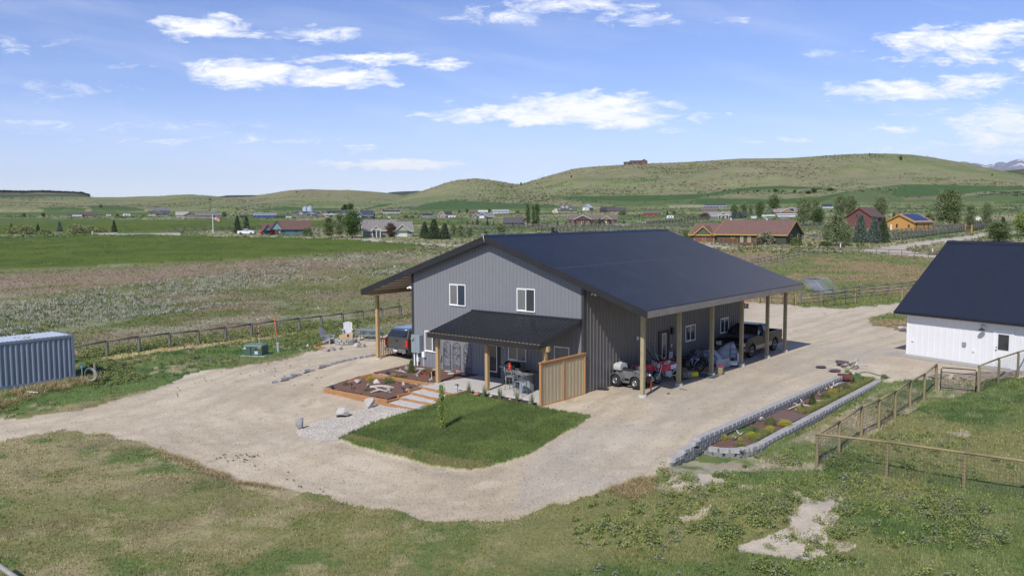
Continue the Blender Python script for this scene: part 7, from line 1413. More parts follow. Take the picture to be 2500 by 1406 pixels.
for a in (('car', 'orange red machine next to white box trailer', 'tractor', 275, 528.8, 7, 3.5, (.55, .12, .03)), ('car', 'dark red car right of white utility trailer', 'car', 716, 533, 9, 3, (.3, .02, .02)), ('car', 'red car before the long white house', 'car', 785, 530.5, 8, 3, (.5, .03, .03)), ('car', 'white car parked between two dark ones', 'car', 797, 530.8, 9, 4, (.7, .7, .7)), ('car', 'black car right of the white car', 'car', 808, 530.5, 8, 4.5, (.02, .02, .025)), ('car', 'dark car parked left of the porched house', 'car', 1693, 533.5, 13, 4.5, (.03, .03, .04)), ('car', 'dark blue car on the slope by the cottonwood', 'car', 1877, 513.5, 9, 4, (.02, .05, .12)), ('car', 'grey car left of the gable house', 'car', 1060, 533, 10, 4, (.3, .3, .32))): small_vehicle(*a, kind='car', group=CG2)
# flagpole with a striped flag
p = G(520.5, 570); s = hypot(p.x, p.y)/F; o = thing('flagpole', 'tall white flagpole on the grass beyond the green field', 'flagpole', p); m = MB(); m.cyl((0, 0, 0), (0, 0, 43*s), .14, .09, 8); m.build('pole', MATS['white_trim'], o); m = MB(); m.lathe((0, 0, 43*s), [(.05, 0), (.2, .15), (.05, .35)], 8); m.build('finial', MATS['chrome'], o)
fl = thing('flag', 'red and white striped flag with blue corner flying from the flagpole', 'flag', p+Vector((.15, 0, 34*s)), 0); Wf, Hf = 13.5*s, 7.6*s
def flagpiece(name, x0, x1, z0, z1, mat):
    m = MB(); n = 8; vs = []
    for dy in (0, .03):
        for i in range(n+1):
            x = x0+(x1-x0)*i/n; w = .18*sin(x/Wf*9); dr = -x/Wf*1.1
            for z in (z0, z1): vs.append((x, w+dy, z+dr))
    N = 2*(n+1); m.quadmesh(vs, [(2*i, 2*i+2, 2*i+3, 2*i+1) for i in range(n)]+[(N+2*i+1, N+2*i+3, N+2*i+2, N+2*i) for i in range(n)]); return m.build(name, mat, fl)
for k in range(13): z1 = Hf*(1-k/13); z0 = Hf*(1-(k+1)/13); flagpiece('stripe', 0 if k > 6 else Wf*.4, Wf, z0, z1, pm((.55, .02, .04) if k % 2 == 0 else (.7, .7, .7), .8, .02, 'flag'))
flagpiece('canton', 0, Wf*.4, Hf*(6/13), Hf, pm((.03, .04, .20), .8, .02, 'flag'))
# boulders near the ranch house and flagpole
for i, (x, y, w, h_, lb) in enumerate([(1731.5, 598, 9, 5, 'first'), (1752, 598, 8, 5.5, 'second'), (1774, 599, 7, 4.5, 'third'), (1784, 601, 5, 3.5, 'fourth'), (1800.5, 602, 4.5, 3.5, 'fifth')]): rock(x, y, w, h_, 'rock_grey', f'{lb} grey boulder from the left in the row before the dark green ranch house', 'boulder', group='boulders before the ranch house')
rock(508, 567.5, 9, 4, 'rock_red', 'reddish low boulder just left of the flagpole', 'boulder', group='boulders at the flagpole'); rock(518, 567, 9, 4.5, 'rock_tan' if 'rock_tan' in MATS else 'rock_white', 'tan low boulder at the foot of flagpole', 'boulder', group='boulders at the flagpole')
for i, (x, y, w) in enumerate([(1557, 543.5, 6), (1563, 543.8, 5), (1569, 544, 4), (1576, 544, 6), (1586, 543.5, 6)]): rock(x, y, w, 2.6, 'rock_white', f'white stone block {["leftmost", "second", "third", "fourth", "rightmost"][i]} in the row right of brown ranch house', 'stone block', group='white stone blocks in a row')
o = thing('white_marker', 'short white marker post at the end of the green field', 'marker post', G(226, 573.5)); m = MB(); m.cyl((0, 0, 0), (0, 0, .8), .25, .2, 8); m.build('post', MATS['rock_white'], o); m = MB(); m.box((.0, 0, 1.0), (.5, .3, .4)); m.build('cap', MATS['rock_white'], o)
# jack-leg and rail fences of the valley
JG = 'log fences of the valley'
railfence('crossed log fence from the meadow toward the two spruces', None, 1.15, (.45, .9, 1.25), world=subdiv([(410, 566), (520, 564), (640, 560)], 11), group=JG, cross=True, rr=.09, name='log_fence')
railfence('crossed log fence behind the garage end of blue house', None, 1.15, (.45, .9, 1.25), world=subdiv([(745, 562), (800, 566), (880, 563)], 8), group=JG, cross=True, rr=.09, name='log_fence')
railfence('long crossed log fence beyond the main roof ridge', None, 1.15, (.45, .9, 1.25), world=subdiv([(1130, 562), (1290, 556), (1475, 556.5), (1690, 552.5)], 46), group=JG, cross=True, rr=.09, name='log_fence')
railfence('nearer crossed log fence just above the main roof ridge', None, 1.15, (.45, .9, 1.25), world=subdiv([(1305, 561), (1424, 566.5), (1550, 568), (1690, 571)], 30), group=JG, cross=True, rr=.08, name='log_fence')
railfence('far crossed log fence slanting above the right side of roof', None, 1.15, (.45, .9, 1.25), world=subdiv([(1578, 548), (1680, 540.5), (1730, 537)], 20), group=JG, cross=True, rr=.1, name='log_fence')
railfence('crossed log fence along the gravel road toward the ranch gate', None, 1.2, (.45, .9, 1.3), world=subdiv([(2179, 588), (2354, 566)], 26), group=JG, cross=True, rr=.085, name='log_fence')
railfence('crossed log fence right of the ranch gate', None, 1.2, (.45, .9, 1.3), world=subdiv([(2372, 565), (2408, 557), (2500, 546)], 20), group=JG, cross=True, rr=.085, name='log_fence')
railfence('crossed log fence before the orange cabin', None, 1.2, (.45, .9, 1.3), world=subdiv([(2179, 573), (2260, 567), (2340, 562)], 14), group=JG, cross=True, rr=.09, name='log_fence')
railfence('crossed log fence beyond the orange cabin', None, 1.2, (.45, .9, 1.3), world=subdiv([(2258, 557), (2350, 557), (2440, 549)], 16), group=JG, cross=True, rr=.09, name='log_fence')
railfence('grey rail fence behind the right end of dark green ranch house', None, 1.3, (.4, .8, 1.25), world=subdiv([(1958, 586), (2010, 586), (2040, 585)], 6), group=JG, rr=.07, name='log_fence')
railfence('far grey rail fence above the ranch house roof end', None, 1.3, (.4, .8, 1.25), world=subdiv([(1940, 556), (1990, 553), (2040, 552)], 8), group=JG, rr=.09, name='log_fence')
railfence('dark two rail paddock fence coming toward us in the right pasture', None, 1.15, (.6, 1.1), world=subdiv([(1835, 652), (1900, 640), (2020, 618)], 14), group=JG, rr=.05, name='paddock_fence')
railfence('dark two rail paddock fence along the gravel road at right', None, 1.15, (.6, 1.1), world=subdiv([(2020, 618), (2150, 624), (2300, 632)], 9), group=JG, rr=.05, name='paddock_fence')
o = thing('ranch_gate', 'orange log gate posts with brown boards by the gravel road', 'gate', G(2357, 565)); s = hypot(*G(2357, 565).xy)/F; d = G(2372, 569)-G(2357, 565)
for q in (Vector((0, 0, 0)), d): m = MB(); m.cyl(q, q+Vector((0, 0, 2.1)), .22, .2, 9); m.build('post', pm((.5, .24, .07)), o)
for z in (.6, 1.1, 1.6): m = MB(); m.bar(Vector((0, 0, z)), d+Vector((0, 0, z)), .08, .16); m.build('board', pm((.30, .18, .09)), o)
# utility markers along the road
for i, (x, y, h_, lb) in enumerate([(2052, 604, 9, 'white cable pedestal by the aspen'), (2063, 601, 9, 'short brown wood post right of the white pedestal'), (2277, 616, 12, 'white pedestal post on the green island by the road')]):
    p = G(x, y); s = hypot(p.x, p.y)/F; o = thing('road_marker', lb, 'marker post', p); m = MB(); m.cyl((0, 0, 0), (0, 0, h_*s*.7), .10, .09, 8); m.build('post', MATS['old_wood' if i == 1 else 'white_trim'], o); m = MB(); m.cyl((0, 0, h_*s*.7), (0, 0, h_*s), .11, .07, 8); m.build('cap', MATS['old_wood' if i else 'white_trim'], o)
# ================================================================== vegetation
M('leaf', None, .75, attr='col', var=.12, scale=1., spec=.15)
M('bark', (.16, .13, .10), .9, 0, .2, 3.); M('bark_white', (.50, .50, .46), .85, 0, .2, 3.)
def leaf_cloud(cent, n_per, cr, ls, cols, flat=1.0, seed=0, droop=0):
    r = np.random.default_rng(seed); C_ = np.repeat(np.array(cent), n_per, 0); N = len(C_); R_ = np.repeat(np.array(cr) if np.ndim(cr) else np.full(len(cent), cr), n_per)
    P = C_+r.normal(0, 1, (N, 3))*R_[:, None]*np.array([.5, .5, .5*flat]); a = r.normal(0, 1, (N, 3)); a /= np.linalg.norm(a, axis=1)[:, None]; b = np.cross(a, r.normal(0, 1, (N, 3))); b /= np.linalg.norm(b, axis=1)[:, None]+1e-9
    s = ls*r.uniform(.6, 1.4, (N, 1)); V = np.stack([P-a*s, P+b*s*.6, P+a*s, P-b*s*.6], 1).reshape(-1, 3); Fc = np.arange(4*N).reshape(-1, 4)
    cc = np.array(cols)[r.integers(0, len(cols), len(cent))]; Cc = np.repeat(cc, n_per, 0)*r.uniform(.75, 1.3, (N, 1)); return V, Fc, np.repeat(Cc, 4, 0)
def meshobj(name, V, Fc, Cc, mat='leaf'):
    o = bulk(name, V, Fc, MATS[mat], Cc); COL.objects.unlink(o); return o
GRN = [(0.115, 0.155, 0.054), (0.149, 0.196, 0.068), (0.095, 0.132, 0.043)]; ASP = [(0.163, 0.2, 0.088), (0.206, 0.237, 0.112), (0.131, 0.169, 0.069)]; SPR = [(0.05, 0.081, 0.044), (0.069, 0.103, 0.053), (0.094, 0.119, 0.05)]; BSP = [(.125, .165, .135), (.09, .125, .095), (.15, .185, .15)]; YEL = [(.42, .40, .03), (.50, .46, .05), (.30, .32, .04)]; RED = [(.10, .055, .045), (.14, .09, .06), (.08, .05, .035)]; WIL = [(.26, .27, .12), (.31, .31, .15), (.20, .22, .09)]; SAGE = [(.20, .22, .14), (.16, .18, .10), (.24, .22, .16)]; LIME = [(0.204, 0.264, 0.06), (0.264, 0.312, 0.084), (0.156, 0.216, 0.054)]; DGR = [(0.065, 0.111, 0.033), (0.085, 0.137, 0.039), (0.052, 0.091, 0.026)]
def crown_pts(kind, n, r):
    out = []; rad = []
    while len(out) < n:
        u = r.random()
        if kind == 'spruce': z = .06+.93*u**1.25; w = .30*(1-z)**.9*(.72+.28*abs(math.sin(z*26)))+.012; t = r.random()*6.283; q = math.sqrt(r.random()*.7+.3)*w; out.append((q*math.cos(t), q*math.sin(t), z-.03*q/.3)); rad.append(.05+.07*(1-z))
        elif kind == 'poplar': z = .08+.9*u; w = .085*math.sin(pi*min(1, z*1.02))**.45; t = r.random()*6.283; q = math.sqrt(r.random())*w; out.append((q*math.cos(t), q*math.sin(t), z)); rad.append(.07)
        elif kind == 'shrub': z = u; w = .5*math.sqrt(max(0, 1-(z-.25)**2/.65)); t = r.random()*6.283; q = math.sqrt(r.random()*.6+.4)*w; out.append((q*math.cos(t), q*math.sin(t), z*.85+.05)); rad.append(.16)
        elif kind in ('aspen', 'sap'): z = .14+.84*u; w = .22*math.sin(pi*(z-.05)*.98)**.6*(.7+.3*math.sin(z*17+3)); t = r.random()*6.283; q = math.sqrt(r.random())*w; out.append((q*math.cos(t), q*math.sin(t), z)); rad.append(.10)
        elif kind == 'cone': z = u; w = .34*(1-z)+.02; t = r.random()*6.283; q = math.sqrt(r.random()*.5+.5)*w; out.append((q*math.cos(t), q*math.sin(t), z)); rad.append(.07)
        else: # round broadleaf with lobes
            z = .16+.82*u; w = .36*math.sqrt(max(.02, 1-((z-.58)/.46)**2))*(.75+.25*math.sin(z*11+t0 if False else z*11)); t = r.random()*6.283; q = math.sqrt(r.random()*.75+.25)*w*(.8+.2*math.sin(3*t+z*9)); out.append((q*math.cos(t), q*math.sin(t), z)); rad.append(.13)
    return out, rad
def make_kind(kind, pal, nc, nl, ls, seed, bark='bark'):
    r = random.Random(seed); c, rad = crown_pts(kind, nc, r); V, Fc, Cc = leaf_cloud(c, nl, rad, ls, pal, seed=seed); crown = meshobj('crown', V, Fc, Cc)
    m = MB(); tr = {'spruce': .016, 'poplar': .014, 'shrub': .02, 'aspen': .012, 'sap': .009, 'round': .022, 'cone': .02}[kind]; hgt = {'shrub': .5, 'round': .7, 'aspen': .92, 'cone': .6}.get(kind, .9)
    m.tube([(0, 0, -.02), (r.uniform(-.01, .01), 0, hgt*.4), (r.uniform(-.02, .02), r.uniform(-.02, .02), hgt)], [tr, tr*.7, tr*.2], 6)
    if kind in ('round', 'aspen', 'shrub', 'sap'):
        for k in range(7): z0 = hgt*r.uniform(.25, .7); t = r.random()*6.28; L = .22 if kind != 'aspen' else .12; m.tube([(0, 0, z0), (L*.6*cos(t), L*.6*sin(t), z0+.12), (L*cos(t), L*sin(t), z0+.24)], [tr*.5, tr*.35, tr*.1], 4)
    trunk = m.build('trunk', MATS[bark]); COL.objects.unlink(trunk); return trunk, crown
KINDS = {}
def kget(kind, pal, lod, v):
    key = (kind, pal, lod, v)
    if key not in KINDS:
        nc, nl, ls = {('spruce', 0): (240, 7, .036), ('spruce', 1): (560, 11, .020), ('poplar', 0): (120, 9, .026), ('poplar', 1): (110, 14, .019), ('aspen', 0): (110, 10, .030), ('aspen', 1): (190, 16, .018), ('round', 0): (130, 12, .036), ('round', 1): (220, 22, .020), ('shrub', 0): (90, 10, .055), ('shrub', 1): (110, 20, .028), ('cone', 1): (150, 14, .03), ('cone', 0): (60, 8, .04), ('sap', 0): (34, 5, .022)}[(kind, lod)]
        KINDS[key] = make_kind(kind, globals()[pal], nc, nl, ls, (sum(map(ord, kind+pal))*7+lod*3+v*11) % 9973, 'bark_white' if kind == 'aspen' else 'bark')
    return KINDS[key]
tcount = 0
def tree(kind, pal, px, py, h, w, label, group=None, name=None, loc=None, hm=None, lod=None, cat=None):
    global tcount; tcount += 1
    p = loc if loc is not None else G(px, py); s = hypot(p.x, p.y)/F; hh = hm or h*s; ww = (hm*w/h) if hm else w*s; base = {'spruce': .62, 'poplar': .20, 'aspen': .50, 'sap': .5, 'round': .78, 'shrub': 1.08, 'cone': .72}[kind]
    lod = (1 if h > 34 or hm else 0) if lod is None else lod; v = tcount % 3 if not hm else tcount % 2; tr, cr = kget(kind, pal, lod, v); k = ww/(base*hh)
    nm = name or {'spruce': 'spruce_tree', 'poplar': 'poplar_tree', 'aspen': 'aspen_tree', 'sap': 'sapling', 'round': 'broadleaf_tree', 'shrub': 'shrub', 'cone': 'dwarf_conifer'}[kind]
    o = thing(nm, label, cat or ('shrub' if kind == 'shrub' else 'tree'), p, tcount*1.7, group); o.scale = (hh*k, hh*k, hh)
    for src in (tr, cr): c = src.copy(); COL.objects.link(c); c.parent = o
    return o
GL = 'trees and shrubs across the valley'
T = [('shrub','WIL',36,572.5,18,34,'pale willow bush at the far left end of the bush row'),('shrub','WIL',66,572.5,19,34,'pale willow bush second from left in the bush row'),('spruce','SPR',28,566,18,9,'small dark spruce top behind the leftmost willow'),('spruce','SPR',93,567.5,18,11,'small dark spruce between the willow bushes and the low bush'),('shrub','WIL',109,571.5,11,26,'low pale bush right of the small spruce'),('spruce','BSP',146,566.5,23,15,'blue green spruce standing alone left of the big willow'),('shrub','WIL',186,569.5,21,34,'big round willow bush in the middle of the bush row'),('shrub','WIL',218,568,14,30,'low pale bush right of the big willow'),('shrub','WIL',246,568,12,28,'low pale bush beside the right lone spruce'),('spruce','SPR',279,567,26,14,'upright dark spruce at the right end of bush row'),('spruce','SPR',580,570,40,22,'left of the two tall spruces above the white pickup'),('spruce','SPR',601.6,561,33,19,'right of the two tall spruces above the white pickup'),
('round','GRN',59,531,9,8,'tiny round tree at far left field edge'),('round','GRN',106,531,10,9,'tiny round tree second from left at field edge'),('round','GRN',246,514,13,9,'small tree alone on the green slope'),('spruce','SPR',285,529.5,8,4,'tiny conifer left of the lone camper'),('spruce','SPR',289,529.5,7,4,'tiny conifer just left of the lone camper'),('round','ASP',546.6,529,11,12,'small pale tree behind the dark blue grey sheds'),
('aspen','GRN',803,581,48,27,'left green aspen of the clump before the grey green house'),('aspen','ASP',829,581,58,24,'tall pale aspen second in the clump before the house'),('round','DGR',860,582,63,42,'largest dark green tree of the clump before the house'),('aspen','ASP',884,577,34,15,'slender aspen right of the large dark tree'),('shrub','GRN',750,577,22,26,'round green bush at the right end of blue house'),('round','RED',954,579,33,25,'dark red leaved tree before the grey green house'),
('spruce','SPR',1037,583,40,26,'left spruce of the dark group right of the sage house'),('spruce','SPR',1060,584,47,34,'tallest spruce of the dark group right of the sage house'),('spruce','SPR',1086,584,38,27,'right spruce of the dark group right of the sage house'),('aspen','ASP',1107,581,36,17,'thin aspen left of three beyond the roof'),('aspen','ASP',1124,581,30,19,'thin aspen middle of three beyond the roof'),('aspen','ASP',1147,581,24,17,'small thin aspen right of three beyond the roof'),('round','ASP',1223,575,27,25,'pale round tree just above the roof peak'),('spruce','SPR',1186,573,9,12,'low dark conifer at the roof peak'),
('round','GRN',836,514,8,8,'little tree left of the far leafy pair'),('poplar','DGR',843,514,14,8,'left dark tree of the far leafy pair'),('round','DGR',856,514,16,16,'right dark tree of the far leafy pair'),('round','GRN',986,507,9,7,'small tree at the foot of the middle hill'),('shrub','GRN',992,534,9,12,'sparse bush left of the white gabled house'),('shrub','GRN',1006,534,8,12,'sparse bush close to the white gabled house'),
('poplar','DGR',1289,553,54,11,'left of three tall narrow poplars'),('poplar','DGR',1302,550,48,8,'middle of three tall narrow poplars'),('poplar','DGR',1311,552,54,13,'right of three tall narrow poplars'),('round','DGR',1278,511,13,13,'dark round tree left behind the poplars'),('round','DGR',1296,511,14,12,'dark round tree between the poplars'),('round','GRN',1337,508,9,8,'small tree left of the large cream house'),('round','GRN',1343,508,8,7,'tiny tree near the large cream house'),('round','GRN',1121,521,8,8,'small tree left of brown low roofed house'),('round','GRN',1140,521,11,9,'taller small tree left of brown low roofed house'),('round','GRN',1194,519,9,9,'small tree between the two pale roofed houses'),('shrub','ASP',1263,521,9,12,'sparse bush right of the pale blue grey house'),('shrub','GRN',1519,525.5,11,20,'dark bush right of brown house at hill foot'),('spruce','SPR',1629,525,10,7,'small conifer above the camper'),('round','GRN',1645,524,8,9,'small round tree right of the camper'),('shrub','GRN',1676,578,18,18,'green bush at the end of main roof'),
('shrub','GRN',1679,586,24,20,'leafy bush left of the dark green ranch house'),('round','GRN',1792,531,30,19,'leafy tree over the grey roofed porch house'),('spruce','BSP',1790,533,18,16,'left blue spruce at the porch house'),('spruce','BSP',1806,533,18,17,'right blue spruce at the porch house'),('round','ASP',1816,527,30,19,'pale tree behind the blue spruces'),('round','ASP',1832,527,25,12,'slim pale tree between the leafy trees'),('round','GRN',1854.5,532,37,25,'full round tree above the ranch house roof'),('round','GRN',1889,513,33,32,'spreading cottonwood standing apart above the sheds'),('round','ASP',1962,550,62,40,'tall pale leafy tree right of the ranch roof'),('aspen','ASP',1990,548,57,26,'tall thin white trunked aspen right of the ranch roof'),('round','DGR',1998,549,35,28,'dark shrubby tree at the foot of tall aspens'),('round','ASP',2050,534,52,34,'pale cottonwood left of the dark red house'),('round','ASP',2076,532,50,32,'pale cottonwood behind the dark red house'),
('aspen','ASP',2043,600,70,42,'nearest tall pale aspen before the blue spruces'),('aspen','ASP',2019,592,42,28,'thin aspen left of the nearest tall aspen'),('round','ASP',2066,601,48,32,'leafy pale tree between the aspen and the spruces'),('shrub','SAGE',1869,597,28,48,'wide greyish blossoming bush before the ranch deck'),('shrub','GRN',1944,600,20,27,'olive bush at the right end of ranch house'),('shrub','GRN',1977,601,9,10,'small olive bush right of ranch house'),('shrub','DGR',2015,601,12,29,'low dark spreading bush by the aspens'),('shrub','RED',1721,534,14,25,'reddish dark bush left of porch house'),('shrub','GRN',1681,533.5,7,7,'little round bush by the dark car'),
('round','ASP',2149.6,534,47,36,'leafy tree behind the dark red house roof'),('spruce','BSP',2100,593,62,42,'left big blue green spruce of the roadside trio'),('spruce','BSP',2133.6,593,60,38,'middle blue green spruce of the roadside trio'),('spruce','SPR',2156,593,56,34,'right dark green spruce of the roadside trio'),('shrub','LIME',2100,601,8,20,'low lime bush under the spruce trio'),('spruce','SPR',2183,530,10,9,'small dark pine left of the orange cabin'),('round','GRN',2269,553,27,26,'round tree right of the orange cabin'),('aspen','ASP',2297,552,74,32,'left tall aspen of the big roadside clump'),('aspen','GRN',2317,552,77,34,'middle tallest aspen of the big roadside clump'),('aspen','ASP',2333,551,70,28,'right tall aspen of the big roadside clump'),('aspen','ASP',2367,557,50,27,'pale aspen right of the big clump'),('aspen','ASP',2408,552,48,25,'thin pale aspen with white trunk near the tent'),('shrub','LIME',2337,551,13,17,'lime bush under the big aspen clump'),('shrub','GRN',2386,551,12,22,'green bush below the round tent'),('spruce','SPR',2448,560,26,19,'dark conifer behind the round roadside shrub tree'),('round','GRN',2438,591,40,62,'broad round shrub tree beside the road'),('round','LIME',2494,576,44,38,'yellow green tree at the right edge'),('spruce','SPR',2030,517,5,4,'tiny conifer beside the teal house')]
for k, pal, x, y, h, w, lb in T: tree(k, pal, x, y, h, w*(1.4 if 800 < x < 890 else 1.22 if k in ('round', 'aspen') or 1030 < x < 1090 else 1), lb, GL)
rowx = [(1142,550,10,6),(1154,550,12,7),(1165,550,16,8),(1178,551,6,5),(1190,551,17,8),(1205,551,12,7),(1252,553,10,6),(1266,553,9,6),(1301,553,12,9),(1314,553,14,10),(1323,553,5,4),(1336,553,11,8),(1361,552,12,8),(1382,553,13,10),(1406,553,12,9),(1426,554,18,10),(1444,554,15,9),(1454,552,17,10),(1464,550,17,10),(1475,550,14,9),(1490,548.5,9,8),(1523,546,9,9)]
ordn = ['leftmost','second','third','fourth','fifth','sixth','seventh','eighth','ninth','tenth','eleventh','twelfth','thirteenth','fourteenth','fifteenth','sixteenth','seventeenth','eighteenth','nineteenth','twentieth','twenty first','last']
for i, (x, y, h, w) in enumerate(rowx): tree('spruce', 'BSP' if i % 2 else 'SPR', x, y, h, w, f'{ordn[i]} small young conifer in the long row before the brown ranch house', 'young conifers planted along the log fence')
# bushes and lone trees on the hills
def hill_on(px, py, d): return hillpt(px, py, d)
HB_ = [(1272,452,6.5,6,1590,'dark lone tree on the saddle between the hills'),(1248,459,5,4,1480,'small dark tree left below the saddle'),(1223,465,3.5,3.5,1400,'tiny bush on the middle hill slope'),(1172,477,4,4,1250,'small bush at the foot of middle hill'),(1394.6,433,5,5,1420,'lone round bush on the big hill slope'),(2123,379,5,4,1545,'tiny lone tree on the big hill crest'),(2199,391,8.5,8.5,1500,'round dark tree just below the big hill crest'),(2422,429,4.5,3.5,1480,'small bush on the right shoulder of the big hill'),(725,470,4,3.5,1850,'lone dark shrub on the left round hill'),(513,489,4,5,1900,'dark shrub on the far left hill'),
     (1802,473,5,6,1120,'leftmost dark bush in the line across the slope'),(1824,471,5,4,1130,'second dark bush in the slope line'),(1840,469,4,5,1150,'third dark bush in the slope line'),(1849,468,4.5,8,1160,'fourth wider dark bush in the slope line'),(1878,467,4,5,1170,'fifth dark bush in the slope line'),(1893,468,6,14,1170,'sixth wide bush in the slope line'),(1911,468,4,7,1170,'seventh small bush in the slope line'),(1940,469,5,10,1170,'eighth bush in the slope line'),(1973,473,7,16,1150,'ninth broad bush in the slope line'),(1987,469,8.5,16,1170,'tenth and tallest bush in the slope line'),(2027,465,5,22,1180,'long low bush at the right end of slope line')]
# drop them onto the hill surfaces by ray casting from above
bpy.context.view_layer.update(); DG = bpy.context.evaluated_depsgraph_get()
from mathutils.bvhtree import BVHTree
hills = [o for o in COL.objects if o.name.startswith('hill')]; BV = [BVHTree.FromObject(o, DG) for o in hills]
def cast(px, py):
    d = ray(px, py).normalized(); best = None
    for b in BV:
        hit = b.ray_cast(Vector((0, 0, H)), d)
        if hit[0] is not None and (best is None or hit[3] < best[1]): best = (hit[0], hit[3])
    return best[0] if best else None
for x, y, h, w, d, lb in HB_:
    p = cast(x, y+.5) or cast(x, y+2.5) or hill_on(x, y, d); s = p.length/F; tree('round' if h > 4 else 'shrub', 'DGR', x, y, h*1.1, w*1.1, lb, 'lone bushes and trees on the hills', loc=Vector(p)-Vector((0, 0, .3)), lod=0)
# ---- saplings along the left fence, lawn tree, garden shrubs
SG_ = 'young reddish saplings along the left fence'
for i, (x, y, h, w, lb) in enumerate([(451, 882, 74, 18, 'tallest reddish sapling left of the transformer box'), (468, 846, 40, 14, 'reddish sapling behind the tallest one at the fence'), (316, 877, 50, 18, 'small reddish sapling nearest the container'), (624, 826, 40, 20, 'reddish sapling right behind the transformer box'), (756, 807, 42, 14, 'thin reddish sapling left of the fire pit'), (872, 799, 48, 14, 'thin dark sapling behind the picnic table'), (975, 779, 46, 16, 'thin sapling beside the left carport')]):
    tree('sap', 'RED', x, y, h, w, lb, SG_, name='sapling', lod=0)
lt = tree('poplar', 'LIME', 1078.4, 1048.7, 113, 24, 'slender columnar young tree planted in the middle of the lawn', None, name='columnar_tree', lod=1)
lt.scale = (lt.scale[0]*.72, lt.scale[1]*.72, lt.scale[2])
def shrub(px, py, h, w, pal, lb, z=None, grp=None, kind='shrub', name=None):
    p = wld(px, py, z) if z is not None else bed(px, py); s = hypot(p.x, p.y)/F; return tree(kind, pal, px, py, h, w, lb, grp, name=name, loc=p, hm=h*s, lod=1)
GG = 'shrubs in the front garden beds'
shrub(905, 932, 13, 24, 'YEL', 'bright yellow spreading shrub at the timber wall', -.05, GG); shrub(949, 938, 19, 28, 'GRN', 'bushy green shrub in the lower bed centre', -.05, GG); shrub(843, 942, 10, 14, 'GRN', 'small green shrub at left of the lower bed', -.15, GG); shrub(896, 954, 7, 18, 'GRN', 'low green plant under the driftwood', -.16, GG); shrub(1001, 949, 9, 16, 'BSP', 'small blue green conifer right of lower bed', -.05, GG); shrub(946, 961, 7, 10, 'BSP', 'tiny blue green plant before the flat grey rock', -.18, GG)
shrub(961, 918, 7, 12, 'YEL', 'small yellow shrub on the upper bed edge', .22, GG); shrub(985, 921, 7, 20, 'GRN', 'low green shrub on the upper bed edge', .18, GG); shrub(1004, 912, 34, 22, 'GRN', 'tall drooping green spruce in the upper bed', .16, GG, 'spruce', 'weeping_spruce'); shrub(970, 902, 5, 10, 'GRN', 'tiny green plant behind the white driftwood', .22, GG); shrub(1045, 907, 7, 18, 'GRN', 'low green plant behind the wooden planter box', .2, GG); shrub(1024, 927, 3.5, 7, 'YEL', 'tiny yellow plant by the timber wall top', .13, GG); shrub(1043, 912, 7, 14, 'GRN', 'green plants growing in the wooden planter box', .38, GG)
shrub(1138, 908, 34, 14, 'LIME', 'climbing green vine at the third trellis', .15, GG, 'poplar', 'climbing_vine'); shrub(1076, 900, 20, 7, 'LIME', 'small climbing vine at the first trellis', .15, GG, 'poplar', 'climbing_vine')
WG = 'shrubs in the walled bed'
shrub(1881, 1037, 20, 29, 'GRN', 'bushy green shrub right of the pale boulder at the wall'); shrub(1842, 1053, 12, 25, 'GRN', 'low green shrub left of the yellow grasses'); shrub(1983, 986, 24, 22, 'DGR', 'dark green cone shaped dwarf conifer', None, WG, 'cone', 'dwarf_conifer'); shrub(2015, 975, 15, 28, 'GRN', 'rounded green shrub right of the cone conifer', None, WG); shrub(2063, 953, 15, 28, 'GRN', 'rounded green shrub before the rusty pipe', None, WG); shrub(2083, 937, 16, 13, 'DGR', 'small dark conifer beside the rusty pipe', None, WG, 'cone', 'dwarf_conifer'); shrub(2107, 926, 8, 12, 'GRN', 'small green shrub at the far end of walled bed', None, WG); shrub(2158, 928, 14, 17, 'DGR', 'dark shrub on the end of outer wall', None, WG)
for i, (x, y, h, w, lb) in enumerate([(1764, 1072, 13, 22, 'pale striped leaf plant nearest the lower end of bed'), (1835, 1069, 16, 24, 'yellow striped leaf plant left of centre'), (1880, 1052, 14, 24, 'yellow striped leaf plant by low shrub'), (1917, 1040, 16, 34, 'large pale striped leaf plant by weed fabric'), (1950, 998, 9, 14, 'yellow flowered plant before the cone conifer'), (1983, 999, 9, 14, 'yellow leafed plant by driftwood end'), (2032, 958, 11, 20, 'orange yellow plant by the tan rock'), (1808, 1076, 9, 12, 'yellow green plant by the curved wall')]): shrub(x, y, h, w, 'YEL', lb, None, 'yellow striped plants in the walled bed')
MATS_GR = [(.14, .19, .07), (.20, .22, .10), (.26, .25, .13)]
# grass clumps by the patio slab
def blades(P, n, h, splay, w, cols, r):
    """P (k,3) tuft feet -> triangle blades"""
    k = len(P); N = k*n; F0 = np.repeat(P, n, 0); h_ = np.repeat(np.broadcast_to(h, (k,)), n)*r.uniform(.55, 1.25, N); sp = np.repeat(np.broadcast_to(splay, (k,)), n)
    a = r.uniform(0, 2*pi, N); q = r.uniform(0, 1, N)**.5*sp; base = F0+np.stack([np.cos(a)*q*.5, np.sin(a)*q*.5, np.full(N, -.02)], 1); tip = F0+np.stack([np.cos(a)*q*1.5, np.sin(a)*q*1.5, h_], 1)
    b = a+pi/2+r.uniform(-.8, .8, N); ww = np.repeat(np.broadcast_to(w, (k,)), n); side = np.stack([np.cos(b)*ww, np.sin(b)*ww, np.zeros(N)], 1); V = np.stack([base-side, base+side, tip], 1).reshape(-1, 3)
    c = np.repeat(cols, n, 0)*r.uniform(.72, 1.3, (N, 1)); return V, np.arange(3*N).reshape(-1, 3), np.repeat(c, 3, 0)
r = np.random.default_rng(5)
